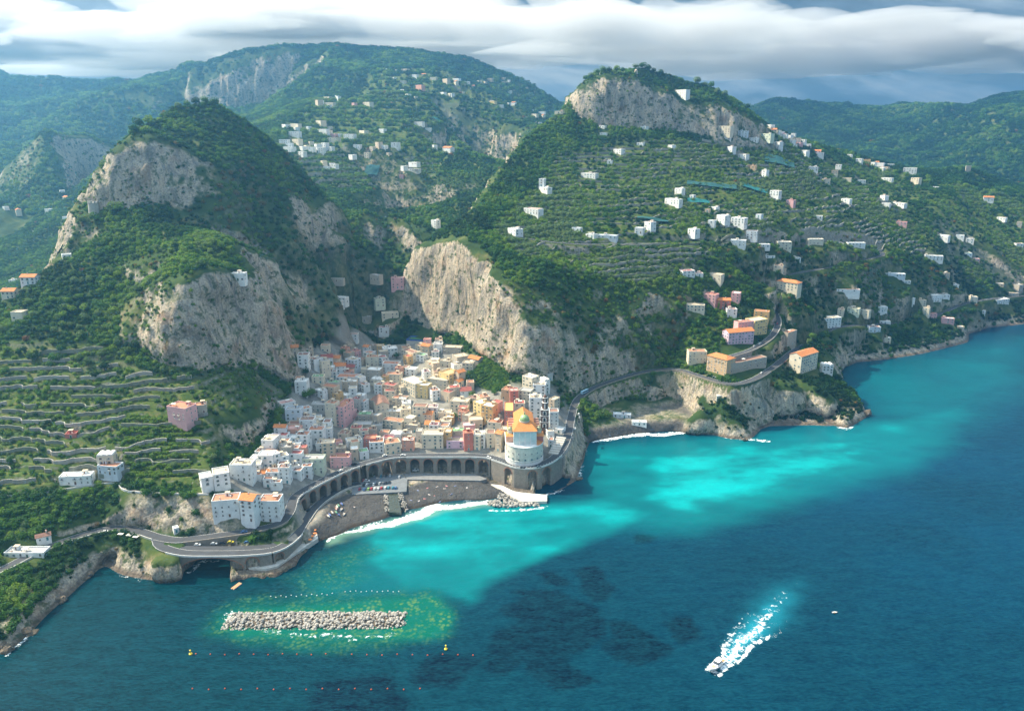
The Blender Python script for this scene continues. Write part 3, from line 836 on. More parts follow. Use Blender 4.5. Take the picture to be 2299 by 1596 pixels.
    ('coast', 2560, 890, 1.793, 'on the slope above the far coast road', '''
322 17 425 22 2 9 W w|642 22 735 42 3 9 C w|850 12 950 12 2 9 C w|1117 17 1228 60 2 8 W w|527 47 590 47 1 8 W w|1632 122 1755 127 2 9 W w|1902 107 1950 107 1 8 W e|1367 242 1500 247 1 9 U w|1472 292 1535 292 1 8 W w|1822 317 1860 317 1 8 W w
1107 472 1188 482 2 9 N n|1190 482 1255 492 2 8 C n|1292 467 1380 467 2 9 W w|1517 407 1553 412 2 8 W w|1555 422 1640 422 3 9 C n|1682 392 1748 387 3 9 W w|1752 387 1800 387 2 8 W w|2112 422 2200 412 2 9 W w|1982 492 2040 492 1 7 W w|2172 372 2262 377 1 8 S n
2266 322 2295 317 4 9 S g|1747 542 1830 547 2 8 P w|1327 562 1400 567 1 8 W w|1257 602 1335 602 2 8 U t|2245 42 2295 42 1 8 W t'''),
    ('terraces', 0, 890, 1.793, 'on the slope of the left hill', '''
130 267 230 267 2 9 W G|55 287 110 287 1 8 W w|2 362 90 362 2 9 C G|67 502 145 502 2 9 C n|415 117 480 112 1 8 W w|1550 242 1640 242 2 8 W w|2230 422 2290 427 2 8 W w|645 1472 755 1467 3 8 C v|650 1532 780 1542 2 8 U t|1118 1132 1240 1152 4 12 P t|1307 1132 1385 1124 2 8 S t
435 1322 510 1317 1 6 R r'''),
    ('roadside', 0, 1780, 1.796, 'beside the coast road at the lower left', '''
35 578 280 478 1 8 W g|240 425 340 402 1 5 W K|392 14 605 4 2 8 W w|1168 362 1204 352 1 4 W w'''),
]
HOUSES = []
miss = []
for (blk, ox, oy, sc, place, rows) in BLOCKS:
    for i_, row in enumerate(x for ln in rows.strip().splitlines() for x in ln.split('|')):
        q = row.split()
        x0, y0, x1, y1 = [float(k) for k in q[:4]]
        u0, v0, u1, v1 = [(o + k / sc) * 0.5987 for o, k in ((ox, x0), (oy, y0), (ox, x1), (oy, y1))]
        fl, dep = int(q[4]), float(q[5])
        h = fl * 3.1 + 0.5
        lim = {'hamlet': (1150, 2300), 'valley': (900, 2500), 'scala': (1150, 3200), 'ridge': (1290, 2200), 'ravello': (860, 1900), 'west': (430, 640), 'upper': (520, 900), 'court': (560, 900), 'front': (520, 760), 'churchside': (560, 720), 'point': (640, 1100), 'coast': (760, 1500), 'plateau': (760, 1260), 'terraces': (440, 1400), 'roadside': (400, 520), 'cove': (640, 770), 'ravine': (700, 1350)}[blk]
        p = None
        for dv in (0, 3, 6, 10, 14, 18, 24, 30):
            p = hit((u0 + u1) / 2, (v0 + v1) / 2 + dv, h, lim[0])
            if p is not None and p[1] < lim[1]: break
            p = None
        if p is None:
            miss.append((blk, row)); continue
        zt = p[2] + h
        if dv: v0 += dv; v1 += dv
        A, Bc = Vector(at_z(u0, v0, zt)), Vector(at_z(u1, v1, zt))
        if abs(zt - CAM_H) < 40 or (Bc - A).length > 60 or not (p[1] * 0.8 < A.y < p[1] * 1.25) or abs(A.y - Bc.y) > 1.3 * abs(A.x - Bc.x):
            A, Bc = Vector(at_y(u0, v0, p[1])), Vector(at_y(u1, v1, p[1])); A.z = Bc.z = zt
        w = (Bc - A).length
        rz = math.atan2(Bc.y - A.y, Bc.x - A.x)
        mid_ = (A + Bc) / 2
        if blk in ('hamlet', 'scala', 'valley', 'ridge', 'ravello', 'plateau'):
            w = min(w, 23.0); rz = R(-38) + ((i_ * 37) % 11 - 5) * 0.07
        HOUSES.append(dict(blk=blk, place=place, w=w, d=dep, fl=fl, h=h, x=mid_.x, y=mid_.y, zt=zt, rz=rz, wall=q[6], roof=q[7], u=(u0 + u1) / 2, v=(v0 + v1) / 2))
print('houses', len(HOUSES), 'missed', miss)
cr2 = random.Random(17)
for q in [q for q in HOUSES if q['blk'] in ('hamlet', 'scala', 'ridge', 'coast', 'ravello')]:
    if cr2.random() < {'hamlet': 0.9, 'scala': 0.6, 'ridge': 0.9, 'coast': 0.35, 'ravello': 0.25}[q['blk']]:
        n_ = dict(q); sx = cr2.choice([-1, 1]); n_['w'] = cr2.uniform(7, 12); n_['fl'] = cr2.choice([1, 2, 2, 3]); n_['h'] = n_['fl'] * 3.1 + 0.5; n_['d'] = cr2.uniform(7, 9)
        n_['x'] = q['x'] + sx * (q['w'] * 0.5 + n_['w'] * 0.6 + cr2.uniform(1, 9)); n_['y'] = q['y'] + cr2.uniform(-14, 10)
        n_['zt'] = ground(n_['x'], n_['y']) + n_['h']; n_['wall'] = cr2.choice('WWWCCBP'); n_['roof'] = cr2.choice('wwtntG'); n_['rz'] = q['rz'] + cr2.uniform(-.3, .3)
        if n_['zt'] < 12: continue
        n_['u'], n_['v'] = to_uv(n_['x'], n_['y'], n_['zt']); HOUSES.append(n_)
for j_, q in enumerate(HOUSES):
    if q['blk'] in ('upper', 'front', 'court') and q['wall'] == 'W' and j_ % 5 in (0, 3): q['wall'] = 'C' if j_ % 2 else 'B'
    if q['blk'] in ('upper', 'front', 'court') and q['roof'] == 'w' and j_ % 4 == 1: q['roof'] = 't'
    if q['blk'] in ('upper', 'front', 'court') and q['roof'] == 'g' and j_ % 3 == 1: q['roof'] = 'n'
# close-packed small houses between the ones above
INFILL = poly_w([(690, 1055, 20), (655, 1010, 33), (640, 930, 45), (655, 860, 52), (690, 800, 56), (800, 790, 41), (930, 775, 45), (1020, 800, 46), (1050, 850, 42), (1110, 900, 36), (1140, 1000, 22), (1080, 1006, 18), (860, 1010, 18), (780, 1035, 18)])
INF2 = poly_w([(540, 1075, 33), (640, 1108, 20), (705, 1068, 19), (670, 1000, 33), (630, 975, 40), (585, 1010, 38)])
ir = random.Random(5)
base_h = list(HOUSES)
ix = [p[0] for p in INFILL]; iy = [p[1] for p in INFILL]
extra = []
ix2 = [p[0] for p in INF2]; iy2 = [p[1] for p in INF2]
for it_ in range(9000):
    if len(extra) >= 96: break
    second = it_ >= 6000
    if len(extra) >= 74 and not second: continue
    x, y = (ir.uniform(min(ix2), max(ix2)), ir.uniform(min(iy2), max(iy2))) if second else (ir.uniform(min(ix), max(ix)), ir.uniform(min(iy), max(iy)))
    if not bool(in_poly(np.array([x]), np.array([y]), INF2 if second else INFILL)[0]): continue
    w, d = ir.uniform(6.5, 10), ir.uniform(6, 8.5)
    near_ = min(base_h, key=lambda q: (q['x'] - x) ** 2 + (q['y'] - y) ** 2)
    rz = near_['rz']
    cx_, cy_ = x - math.sin(rz) * d / 2, y + math.cos(rz) * d / 2
    ok = True
    for q in base_h + extra:
        qx, qy = q['x'] - math.sin(q['rz']) * q['d'] / 2, q['y'] + math.cos(q['rz']) * q['d'] / 2
        if math.hypot(qx - cx_, qy - cy_) < 0.36 * (w + d) / 2 + 0.46 * max(q['w'], q['d']) * 0.5 + 0.46 * min(q['w'], q['d']) * 0.5: ok = False; break
    if not ok: continue
    if float(dist_poly(np.array([cx_]), np.array([cy_]), up)[0][0]) < 11: continue
    fl = ir.choice([2, 2, 3, 3])
    zg = ground(x, y); h = fl * 3.1 + 0.5
    u_, v_ = to_uv(x, y, zg + h)
    extra.append(dict(blk='infill', place='squeezed between its neighbours in the town', w=w, d=d, fl=fl, h=h, x=x, y=y, zt=zg + h, rz=rz + ir.uniform(-.12, .12), wall=ir.choice('WWWCCCBBSPOM' if not second else 'WWWWWWC'), roof=ir.choice('wnnttrbtG'), u=u_, v=v_))
HOUSES += extra
print('infill', len(extra))


def foot(hs, m=0.0, front=0.0):
    c, s = math.cos(hs['rz']), math.sin(hs['rz'])
    return [(hs['x'] + c * a - s * b, hs['y'] + s * a + c * b) for a, b in ((-hs['w'] / 2 - m, -m - front), (hs['w'] / 2 + m, -m - front), (hs['w'] / 2 + m, hs['d'] + m), (-hs['w'] / 2 - m, hs['d'] + m))]


for hs in HOUSES:
    f = foot(hs)
    g = [ground(*p) for p in f]
    hs['z0'] = max(min(g) - 1.5, hs['zt'] - hs['h'] - (9 if hs['blk'] in ('west', 'point', 'court') else 5))
    hs['zf'] = hs['zt'] - hs['h']
    cx_, cy_ = sum(p[0] for p in f) / 4, sum(p[1] for p in f) / 4
    hs['c'] = (cx_, cy_)
for hs in HOUSES:
    # a level plot is cut into the slope
    f = foot(hs, 1.6)
    xs, yv = [p[0] for p in f], [p[1] for p in f]
    i0, i1 = np.searchsorted(GX, [min(xs), max(xs)]); j0, j1 = np.searchsorted(GY, [min(yv), max(yv)])
    if i1 > i0 and j1 > j0:
        m = in_poly(XX[j0:j1, i0:i1], YY[j0:j1, i0:i1], f)
        Z3[j0:j1, i0:i1] = np.where(m, np.minimum(Z3[j0:j1, i0:i1], hs['zf']), Z3[j0:j1, i0:i1])
# --- the ground sheet
def alcove(u, v, Y, rx, rz_, depth):
    px_, py_, pz_ = at_y(u, v, Y)
    m = np.exp(-((XX - px_) / rx) ** 4 - ((Z3 - pz_) / rz_) ** 4) * (np.abs(YY - py_) < 40) * smooth(0.6, 1.2, SLOPE)
    DY[:] = DY + depth * m


alcove(492, 690, 645, 17, 19, 16)
alcove(470, 745, 630, 8, 9, 9)
alcove(430, 530, 735, 14, 8, 9)
alcove(238, 1268, 440, 7, 7, 9)
V = np.stack([XX + DX, YY + DY, Z3], -1).reshape(-1, 3)
ground_me = mesh_np('hillside', V, grid_quads(len(GX), len(GY)))


def vattr(me, name, arr):
    a = me.attributes.new(name, 'FLOAT', 'POINT')
    a.data.foreach_set('value', np.asarray(arr, np.float32).ravel())


UU_, VV_ = to_uv(XX, np.maximum(YY, 200), Z3)
WOOD_V = [(330, 300), (480, 370), (490, 430), (440, 450), (400, 490), (540, 530), (620, 600), (620, 700), (660, 770), (740, 790), (900, 700), (905, 560), (860, 470), (760, 430), (640, 345), (540, 260), (400, 240)]
ROCK_V = [[(640, 440), (690, 425), (748, 470), (762, 545), (690, 562), (650, 500)], [(420, 512), (520, 522), (606, 565), (590, 600), (480, 548)], [(806, 470), (862, 480), (862, 566), (806, 556)], [(640, 620), (700, 640), (690, 690), (630, 680)]]
WOOD = in_poly(UU_, VV_, WOOD_V) & (YY > 660) & (YY < 1150)
for rp in ROCK_V: WOOD &= ~in_poly(UU_, VV_, rp)
WOOD |= (YY > 690) & (YY < 860) & (XX > 45) & (XX < 330) & (fbm(XX / 24, YY / 24, Z3 / 24, octaves=3, seed=140) > -0.02) & (Z3 > 30)
WOOD |= in_poly(UU_, VV_, [(1480, 600), (1640, 545), (2000, 540), (2299, 620), (2299, 705), (2150, 735), (2000, 770), (1900, 780), (1790, 790), (1765, 640), (1600, 640)]) & (YY > 820) & (YY < 1300) & (fbm(XX / 20, YY / 20, Z3 / 20, octaves=3, seed=141) > -0.25)
WOOD = blur(WOOD.astype(float), 2)
ROCKY = blur((in_poly(UU_, VV_, [(286, 1112), (470, 1114), (560, 1186), (480, 1194), (300, 1184)]) & (YY < 560)).astype(float), 1)
vattr(ground_me, 'rocky', ROCKY)
vattr(ground_me, 'wood', WOOD)
vattr(ground_me, 'terrace', TERR)
beach_poly = poly_w([(690, 1200, 2), (705, 1160, 3), (740, 1128, 3), (790, 1108, 3), (905, 1095, 3), (1000, 1066, 4), (1095, 1066, 4), (1140, 1110, 2), (1098, 1135, 0), (920, 1165, 0), (720, 1235, 0)])
beach2 = poly_w([(1312, 1000, 0), (1330, 935, 4), (1420, 905, 8), (1560, 890, 10), (1590, 960, 1), (1420, 985, 0)])
BEACH = blur((in_poly(XX, YY, beach_poly) | in_poly(XX, YY, beach2)).astype(float), 1)
BEACH0 = BEACH.copy()
BEACH = BEACH * smooth(9.5, 6.0, Z3)
vattr(ground_me, 'beach', BEACH)
vattr(ground_me, 'town', blur(TOWN.astype(float), 2))

gm, t, b = new_mat('hillside')
geo = wn(t, 'ShaderNodeNewGeometry')
pos = geo.outputs['Position']
sepn = wn(t, 'ShaderNodeSeparateXYZ'); lk(t, geo.outputs['Normal'], sepn.inputs[0])
sepp = wn(t, 'ShaderNodeSeparateXYZ'); lk(t, pos, sepp.inputs[0])
at_t = wn(t, 'ShaderNodeAttribute', attribute_name='terrace').outputs['Fac']
at_b = wn(t, 'ShaderNodeAttribute', attribute_name='beach').outputs['Fac']
at_w = wn(t, 'ShaderNodeAttribute', attribute_name='town').outputs['Fac']
mapv = wn(t, 'ShaderNodeMapping'); mapv.inputs['Scale'].default_value = (1, 1, 0.28); lk(t, pos, mapv.inputs[0])
nb = noise(t, pos, 0.035, 6, 0.6)
nm = noise(t, pos, 0.16, 5, 0.65)
nf = noise(t, pos, 0.7, 4, 0.6)
ns = noise(t, mapv.outputs[0], 0.11, 7, 0.68, 0.6)
soil = ramp(t, nb, [(0.30, (0.020, 0.038, 0.010)), (0.48, (0.034, 0.062, 0.014)), (0.60, (0.075, 0.095, 0.024)), (0.72, (0.15, 0.13, 0.055))])
soil = mixc(t, wmath(t, 'MULTIPLY', ramp(t, nm, [(0.45, 0.0), (0.65, 1.0)]), 0.55), soil, (0.028, 0.060, 0.016))
mapw = wn(t, 'ShaderNodeMapping'); mapw.inputs['Scale'].default_value = (1, 1, 0.09); lk(t, pos, mapw.inputs[0])
nw = noise(t, mapw.outputs[0], 0.16, 5, 0.62, 0.8)
rock = ramp(t, ns, [(0.25, (0.10, 0.09, 0.08)), (0.38, (0.30, 0.265, 0.22)), (0.52, (0.56, 0.48, 0.37)), (0.66, (0.55, 0.41, 0.27)), (0.8, (0.38, 0.21, 0.12))])
rock = mixc(t, ramp(t, nw, [(0.30, 0.75), (0.46, 0.0)]), rock, (0.13, 0.125, 0.125))
rock = mixc(t, ramp(t, nw, [(0.58, 0.0), (0.74, 0.6)]), rock, (0.50, 0.36, 0.24))
rock = mixc(t, ramp(t, nf, [(0.40, 0.55), (0.58, 0.0)]), rock, (0.15, 0.14, 0.125))
rock = mixc(t, ramp(t, nm, [(0.53, 0.0), (0.62, 0.85)]), rock, (0.055, 0.085, 0.028))
rock = mixc(t, ramp(t, nb, [(0.55, 0.0), (0.68, 0.5)]), rock, (0.26, 0.13, 0.065))
stone = ramp(t, nf, [(0.35, (0.14, 0.135, 0.11)), (0.6, (0.30, 0.28, 0.23))])
st = wmath(t, 'ADD', sepn.outputs[2], wmath(t, 'MULTIPLY', wmath(t, 'SUBTRACT', nm, 0.5), 0.34))
f_rock = ramp(t, st, [(0.50, 1.0), (0.66, 0.0)])
wallf = ramp(t, sepn.outputs[2], [(0.66, 1.0), (0.84, 0.0)])
shore_r = ramp(t, wmath(t, 'ADD', wmath(t, 'MULTIPLY', sepp.outputs[2], 0.05), wmath(t, 'MULTIPLY', nm, 0.5)), [(0.55, 1.0), (0.80, 0.0)])
f_rock = wmath(t, 'MAXIMUM', f_rock, shore_r)
f_rock = wmath(t, 'MAXIMUM', f_rock, wn(t, 'ShaderNodeAttribute', attribute_name='rocky').outputs['Fac'])
at_o = wn(t, 'ShaderNodeAttribute', attribute_name='wood').outputs['Fac']
f_rock = wmath(t, 'MULTIPLY', f_rock, wmath(t, 'SUBTRACT', 1.0, wmath(t, 'MULTIPLY', at_o, wmath(t, 'MULTIPLY_ADD', nm, 0.8, 0.45), None, True), None, True))
c = mixc(t, f_rock, soil, rock)
meadow = ramp(t, nm, [(0.35, (0.035, 0.068, 0.012)), (0.52, (0.075, 0.11, 0.020)), (0.66, (0.16, 0.14, 0.055))])
c = mixc(t, wmath(t, 'MULTIPLY', at_t, wmath(t, 'SUBTRACT', 0.85, wallf, None, True)), c, meadow)
c = mixc(t, wmath(t, 'MULTIPLY', wallf, at_t), c, stone)
pave = ramp(t, nm, [(0.35, (0.17, 0.16, 0.15)), (0.65, (0.30, 0.28, 0.25))])
c = mixc(t, wmath(t, 'MULTIPLY', at_w, 0.9), c, mixc(t, f_rock, pave, rock))
# wet dark foot of the sea cliffs
tide = ramp(t, wmath(t, 'ADD', wmath(t, 'MULTIPLY', sepp.outputs[2], 0.22), wmath(t, 'MULTIPLY', nm, 0.6)), [(0.5, 0.75), (1.0, 0.0)])
c = mixc(t, tide, c, (0.075, 0.05, 0.035))
sand = ramp(t, nm, [(0.3, (0.060, 0.056, 0.054)), (0.7, (0.105, 0.098, 0.092))])
sand = mixc(t, ramp(t, wmath(t, 'ADD', wmath(t, 'MULTIPLY', sepp.outputs[2], 0.35), wmath(t, 'MULTIPLY', nb, 0.5)), [(0.38, 1.0), (0.62, 0.0)]), sand, (0.045, 0.034, 0.026))
c = mixc(t, at_b, c, sand)
lk(t, c, b.inputs['Base Color'])
setv(b, Roughness=0.95)
b.inputs['Specular IOR Level'].default_value = 0.15
bmp = wn(t, 'ShaderNodeBump'); bmp.inputs['Distance'].default_value = 3.0
lk(t, wmath(t, 'MULTIPLY', wmath(t, 'ADD', f_rock, 0.25), 0.8), bmp.inputs['Strength'])
lk(t, wmath(t, 'ADD', wmath(t, 'ADD', ns, wmath(t, 'MULTIPLY', nw, 0.8)), wmath(t, 'MULTIPLY', nf, 0.35)), bmp.inputs['Height'])
lk(t, bmp.outputs[0], b.inputs['Normal'])
tag(link('hillside', ground_me, gm), 'steep limestone coast with cliffs, terraces and wooded mountains behind', kind='structure')
# ================================================================== the sea
def sea_xy(pl): return [at_z(u, v, 0)[:2] for u, v in pl]


SX = axis([(-9000, -420, 330), (-420, 620, 2.6), (620, 1200, 12), (1200, 9000, 330)])
SY = axis([(-3000, 250, 250), (250, 780, 2.6), (780, 1250, 8), (1250, 2200, 100)])
sxx, syy = np.meshgrid(SX, SY)
wx = sxx + fbm(sxx / 38, syy / 22, octaves=4, seed=71) * 13
wy = syy + fbm(sxx / 38, syy / 22, octaves=4, seed=72) * 9


def blob(poly, soft):
    """1 inside, fading over 'soft' metres on each side of the outline"""
    P = sea_xy(poly)
    P = P + [P[0]]
    d, _ = dist_poly(wx, wy, P)
    s = np.where(in_poly(wx, wy, P[:-1]), d, -d)
    return smooth(-soft, soft, s)


land_d, _ = dist_poly(sxx, syy, COAST)
plume = np.maximum.reduce([
    0.92 * blob([(880, 1165), (1000, 1135), (1120, 1125), (1260, 1120), (1420, 1130), (1500, 1150), (1400, 1185), (1300, 1210), (1180, 1270), (1040, 1345), (920, 1330), (840, 1270), (790, 1215)], 9),
    1.15 * blob([(1440, 1010), (1560, 1000), (1720, 985), (1900, 985), (2010, 1010), (1960, 1045), (1800, 1075), (1700, 1120), (1560, 1160), (1420, 1130), (1420, 1060)], 26),
    0.75 * blob([(1300, 1010), (1500, 985), (1800, 960), (1960, 940), (2180, 900), (2120, 1000), (2000, 1060), (1800, 1120), (1560, 1190), (1350, 1180)], 24),
    0.45 * blob([(1900, 830), (2150, 790), (2299, 760), (2299, 860), (2150, 960), (1980, 960), (1930, 900)], 40),
    0.55 * blob([(640, 1290), (760, 1230), (900, 1200), (1100, 1190), (1000, 1340), (850, 1340), (700, 1340)], 10)])
plume *= 0.80 + 0.30 * fbm(sxx / 70, syy / 22, octaves=5, gain=0.62, seed=75) + 0.22 * fbm(sxx / 26, syy / 20, octaves=4, gain=0.6, seed=76)
grass = np.maximum.reduce([blob(p, 2.6) for p in (
    [(1295, 1290), (1340, 1280), (1385, 1320), (1365, 1345), (1320, 1345), (1292, 1325)],
    [(1170, 1330), (1240, 1320), (1340, 1370), (1330, 1440), (1270, 1480), (1330, 1540), (1250, 1560), (1190, 1500), (1160, 1420), (1130, 1360)],
    [(1100, 1420), (1170, 1400), (1190, 1470), (1140, 1530), (1090, 1510)],
    [(1350, 1400), (1430, 1400), (1480, 1450), (1420, 1490), (1350, 1470)],
    [(1210, 1290), (1260, 1290), (1260, 1310), (1215, 1312)], [(1405, 1195), (1450, 1195), (1448, 1216), (1410, 1214)],
    [(1490, 1400), (1560, 1380), (1560, 1430), (1500, 1435)], [(960, 1470), (1090, 1480), (1050, 1550), (940, 1545)], [(740, 1520), (900, 1500), (900, 1596), (720, 1596)],
    [(970, 1205), (1020, 1210), (1015, 1225), (975, 1220)])])
grass *= smooth(-0.9, -0.1, fbm(sxx / 16, syy / 11, octaves=5, gain=0.6, seed=78) + 0.2)
reef = np.maximum(blob([(480, 1370), (560, 1340), (700, 1335), (850, 1340), (960, 1330), (1000, 1370), (985, 1430), (900, 1445), (700, 1455), (520, 1450), (475, 1415)], 8),
                  0.75 * blob([(640, 1300), (760, 1235), (840, 1230), (830, 1290), (760, 1330), (650, 1330)], 14))
reef_in = blob([(900, 1345), (965, 1340), (990, 1380), (960, 1425), (900, 1425), (520, 1432), (500, 1390), (540, 1365)], 4)
near = 1 - smooth(0, 34, land_d)
# colour of the water body over its bed, plus painted cliff shade at left
deep = np.array([0.0, 0.048, 0.125]); mid = np.array([0.0, 0.018, 0.025]); dark = np.array([0.0, 0.022, 0.042])
kx = smooth(-250, 420, sxx * 0.8 + (syy - 300) * 0.45)[..., None]
colr = mid * (1 - kx) + np.array([0.0, 0.029, 0.066]) * kx
colr = colr * (0.86 + 0.26 * fbm(sxx / 90, syy / 60, octaves=4, seed=80))[..., None]
def over(c, col, f): return c * (1 - f[..., None]) + np.array(col) * f[..., None]
colr = over(colr, (0.0, 0.004, 0.013), np.clip(grass * 1.15, 0, 1) * 0.93)
pl = np.clip(plume, 0, 1.2)
colr = over(colr, (0.0, 0.20, 0.205), np.clip(pl, 0, 1) * 0.95)
colr = over(colr, (0.0, 0.38, 0.38), smooth(0.62, 1.2, pl) * 0.85)
colr = over(colr, (0.0, 0.075, 0.050), np.clip(reef, 0, 1) * 0.75)
colr = over(colr, (0.0, 0.125, 0.070), np.clip(reef_in, 0, 1) * 0.55)
edge_shade = (1 - smooth(4, 60, land_d)) * smooth(-80, -140, sxx)  # shade and reflection of the left cliffs put into the water, with dark reef
colr = over(colr, (0.0, 0.016, 0.020), np.clip(edge_shade, 0, 1) * 0.85)
shore = blob([(720, 1215), (780, 1192), (920, 1148), (1000, 1128), (1100, 1118), (1100, 1132), (1000, 1146), (920, 1172), (800, 1205), (725, 1225)], 5)
colr = over(colr, (0.22, 0.38, 0.26), np.clip(shore, 0, 1) * 0.55)
colr = np.clip(colr, 0, 1)
# foam: surf on the beaches, at the foot of the rocks and in the wake
surf = np.maximum.reduce([
    1.15 * blob([(860, 1172), (905, 1152), (960, 1138), (1040, 1122), (1098, 1116), (1098, 1128), (1040, 1134), (980, 1146), (925, 1164), (880, 1182), (820, 1196), (760, 1207), (720, 1216), (720, 1208), (790, 1192)], 2.4),
    1.0 * blob([(1335, 984), (1420, 973), (1500, 966), (1575, 962), (1576, 968), (1500, 973), (1420, 981), (1340, 992)], 2.2),
    0.75 * np.exp(-(land_d / 3.0) ** 2) * smooth(-0.25, 0.45, fbm(sxx / 16, syy / 16, octaves=3, seed=83)),
    0.95 * blob([(315, 1288), (340, 1272), (356, 1285), (352, 1302), (330, 1306), (318, 1300)], 3),
    0.9 * blob([(0, 1465), (20, 1440), (70, 1415), (62, 1432), (25, 1450), (5, 1480)], 3), 0.8 * blob([(270, 1272), (310, 1290), (305, 1298), (268, 1280)], 2.5),
    0.85 * blob([(1100, 1138), (1140, 1146), (1225, 1130), (1222, 1142), (1140, 1152), (1100, 1146)], 2.5),
    0.85 * blob([(1640, 978), (1700, 985), (1712, 992), (1690, 994), (1645, 986)], 2.5), 0.9 * blob([(1880, 950), (1918, 948), (1912, 966), (1890, 962)], 2.5),
    0.8 * blob([(505, 1390), (520, 1365), (545, 1362), (525, 1395), (600, 1412), (700, 1417), (800, 1418), (905, 1402), (890, 1416), (800, 1426), (700, 1426), (580, 1420)], 3.5)])
BOAT = Vector(at_z(1608, 1496, 0)); WAKE_END = Vector(at_z(1830, 1265, 0))
wd = (WAKE_END - BOAT); wl = wd.length; wd = wd / wl; wp = Vector((-wd.y, wd.x, 0))
along = (wx * 0.35 + sxx * 0.65 - BOAT.x) * wd.x + (wy * 0.35 + syy * 0.65 - BOAT.y) * wd.y
acr = (wx * 0.35 + sxx * 0.65 - BOAT.x) * wp.x + (wy * 0.35 + syy * 0.65 - BOAT.y) * wp.y
hw_ = 2.8 + 0.15 * np.clip(along, 0, 60) + 1.6 * fbm(sxx / 9, syy / 9, octaves=2, seed=86)
fade = smooth(-9, -5, along) * (1 - smooth(0.16 * wl, 0.95 * wl, along))
arms = np.exp(-((np.abs(acr) - hw_) / 1.9) ** 2) * fade * (1 - smooth(38, 66, along)) * (1 - 0.35 * (acr > 0) * smooth(12, 30, along))
core = np.exp(-(acr / (2.2 + 0.03 * np.maximum(along, 0))) ** 2) * fade
fill = (np.abs(acr) < hw_) * fade * (0.50 - 0.25 * smooth(25, 70, along))
wake = np.maximum.reduce([arms * 1.05, core * 0.95, fill])
wash = np.clip(np.exp(-(acr / (hw_ * 0.75)) ** 2) * smooth(-4, 2, along) * (1 - smooth(0.2 * wl, 0.95 * wl, along)) * (0.75 + 0.5 * fbm(sxx / 7, syy / 7, octaves=3, seed=88)), 0, 1)
colr = over(colr, (0.02, 0.42, 0.55), wash * 0.62)
FOAM = np.clip(np.maximum(surf, wake), 0, 1.2)

sea_me = mesh_np('sea', np.stack([sxx, syy, np.zeros_like(sxx)], -1).reshape(-1, 3), grid_quads(len(SX), len(SY)))
ca = sea_me.attributes.new('water', 'FLOAT_COLOR', 'POINT')
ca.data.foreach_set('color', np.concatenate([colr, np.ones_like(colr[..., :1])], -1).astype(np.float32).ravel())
vattr(sea_me, 'foam', FOAM)
vattr(sea_me, 'reef', np.clip(np.maximum(reef_in, reef * 0.6), 0, 1))
sm, t, b = new_mat('sea')
geo = wn(t, 'ShaderNodeNewGeometry'); pos = geo.outputs['Position']
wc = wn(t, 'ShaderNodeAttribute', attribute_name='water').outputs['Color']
fo = wn(t, 'ShaderNodeAttribute', attribute_name='foam').outputs['Fac']
rf = wn(t, 'ShaderNodeAttribute', attribute_name='reef').outputs['Fac']
vor = wn(t, 'ShaderNodeTexVoronoi'); vor.inputs['Scale'].default_value = 0.42; lk(t, pos, vor.inputs['Vector'])
stones = ramp(t, vor.outputs['Distance'], [(0.25, 1.0), (0.6, 0.0)])
rn = noise(t, pos, 0.09, 4, 0.6)
wc = mixc(t, wmath(t, 'MULTIPLY', wmath(t, 'MULTIPLY', rf, stones), ramp(t, rn, [(0.42, 0.0), (0.6, 0.8)])), wc, (0.10, 0.19, 0.045))
rip = wn(t, 'ShaderNodeMapping'); rip.inputs['Scale'].default_value = (0.55, 1.7, 1); rip.inputs['Rotation'].default_value = (0, 0, R(-12)); lk(t, pos, rip.inputs[0])
w1 = noise(t, rip.outputs[0], 0.13, 5, 0.62, 0.3)
w2 = noise(t, rip.outputs[0], 0.55, 4, 0.6)
wc = mixc(t, ramp(t, wmath(t, 'ADD', wmath(t, 'MULTIPLY', w1, 0.4), wmath(t, 'MULTIPLY', w2, 0.6)), [(0.40, 0.0), (0.62, 0.28)]), wc, (0.01, 0.11, 0.15))
fn = noise(t, pos, 0.34, 6, 0.72, 0.9)
fm = ramp(t, wmath(t, 'ADD', fo, wmath(t, 'MULTIPLY', wmath(t, 'SUBTRACT', fn, 0.5), 2.9)), [(0.60, 0.0), (0.95, 1.0)])
fm = wmath(t, 'MULTIPLY', fm, ramp(t, fo, [(0.05, 0.0), (0.25, 1.0)]))
c = mixc(t, fm, wc, (0.80, 0.86, 0.88))
lk(t, c, b.inputs['Base Color'])
lk(t, wmath(t, 'MULTIPLY_ADD', fm, 0.6, 0.07), b.inputs['Roughness'])
w3 = noise(t, rip.outputs[0], 1.3, 2, 0.5)
b.inputs['IOR'].default_value = 1.33
b.inputs['Specular IOR Level'].default_value = 0.10
bmp = wn(t, 'ShaderNodeBump'); bmp.inputs['Strength'].default_value = 0.32; bmp.inputs['Distance'].default_value = 0.9
lk(t, wmath(t, 'ADD', w1, wmath(t, 'ADD', wmath(t, 'MULTIPLY', w2, 0.55), wmath(t, 'MULTIPLY', w3, 0.3))), bmp.inputs['Height'])
lk(t, bmp.outputs[0], b.inputs['Normal'])
tag(link('sea', sea_me, sm), 'turquoise and deep blue sea with surf along the shore', kind='structure')
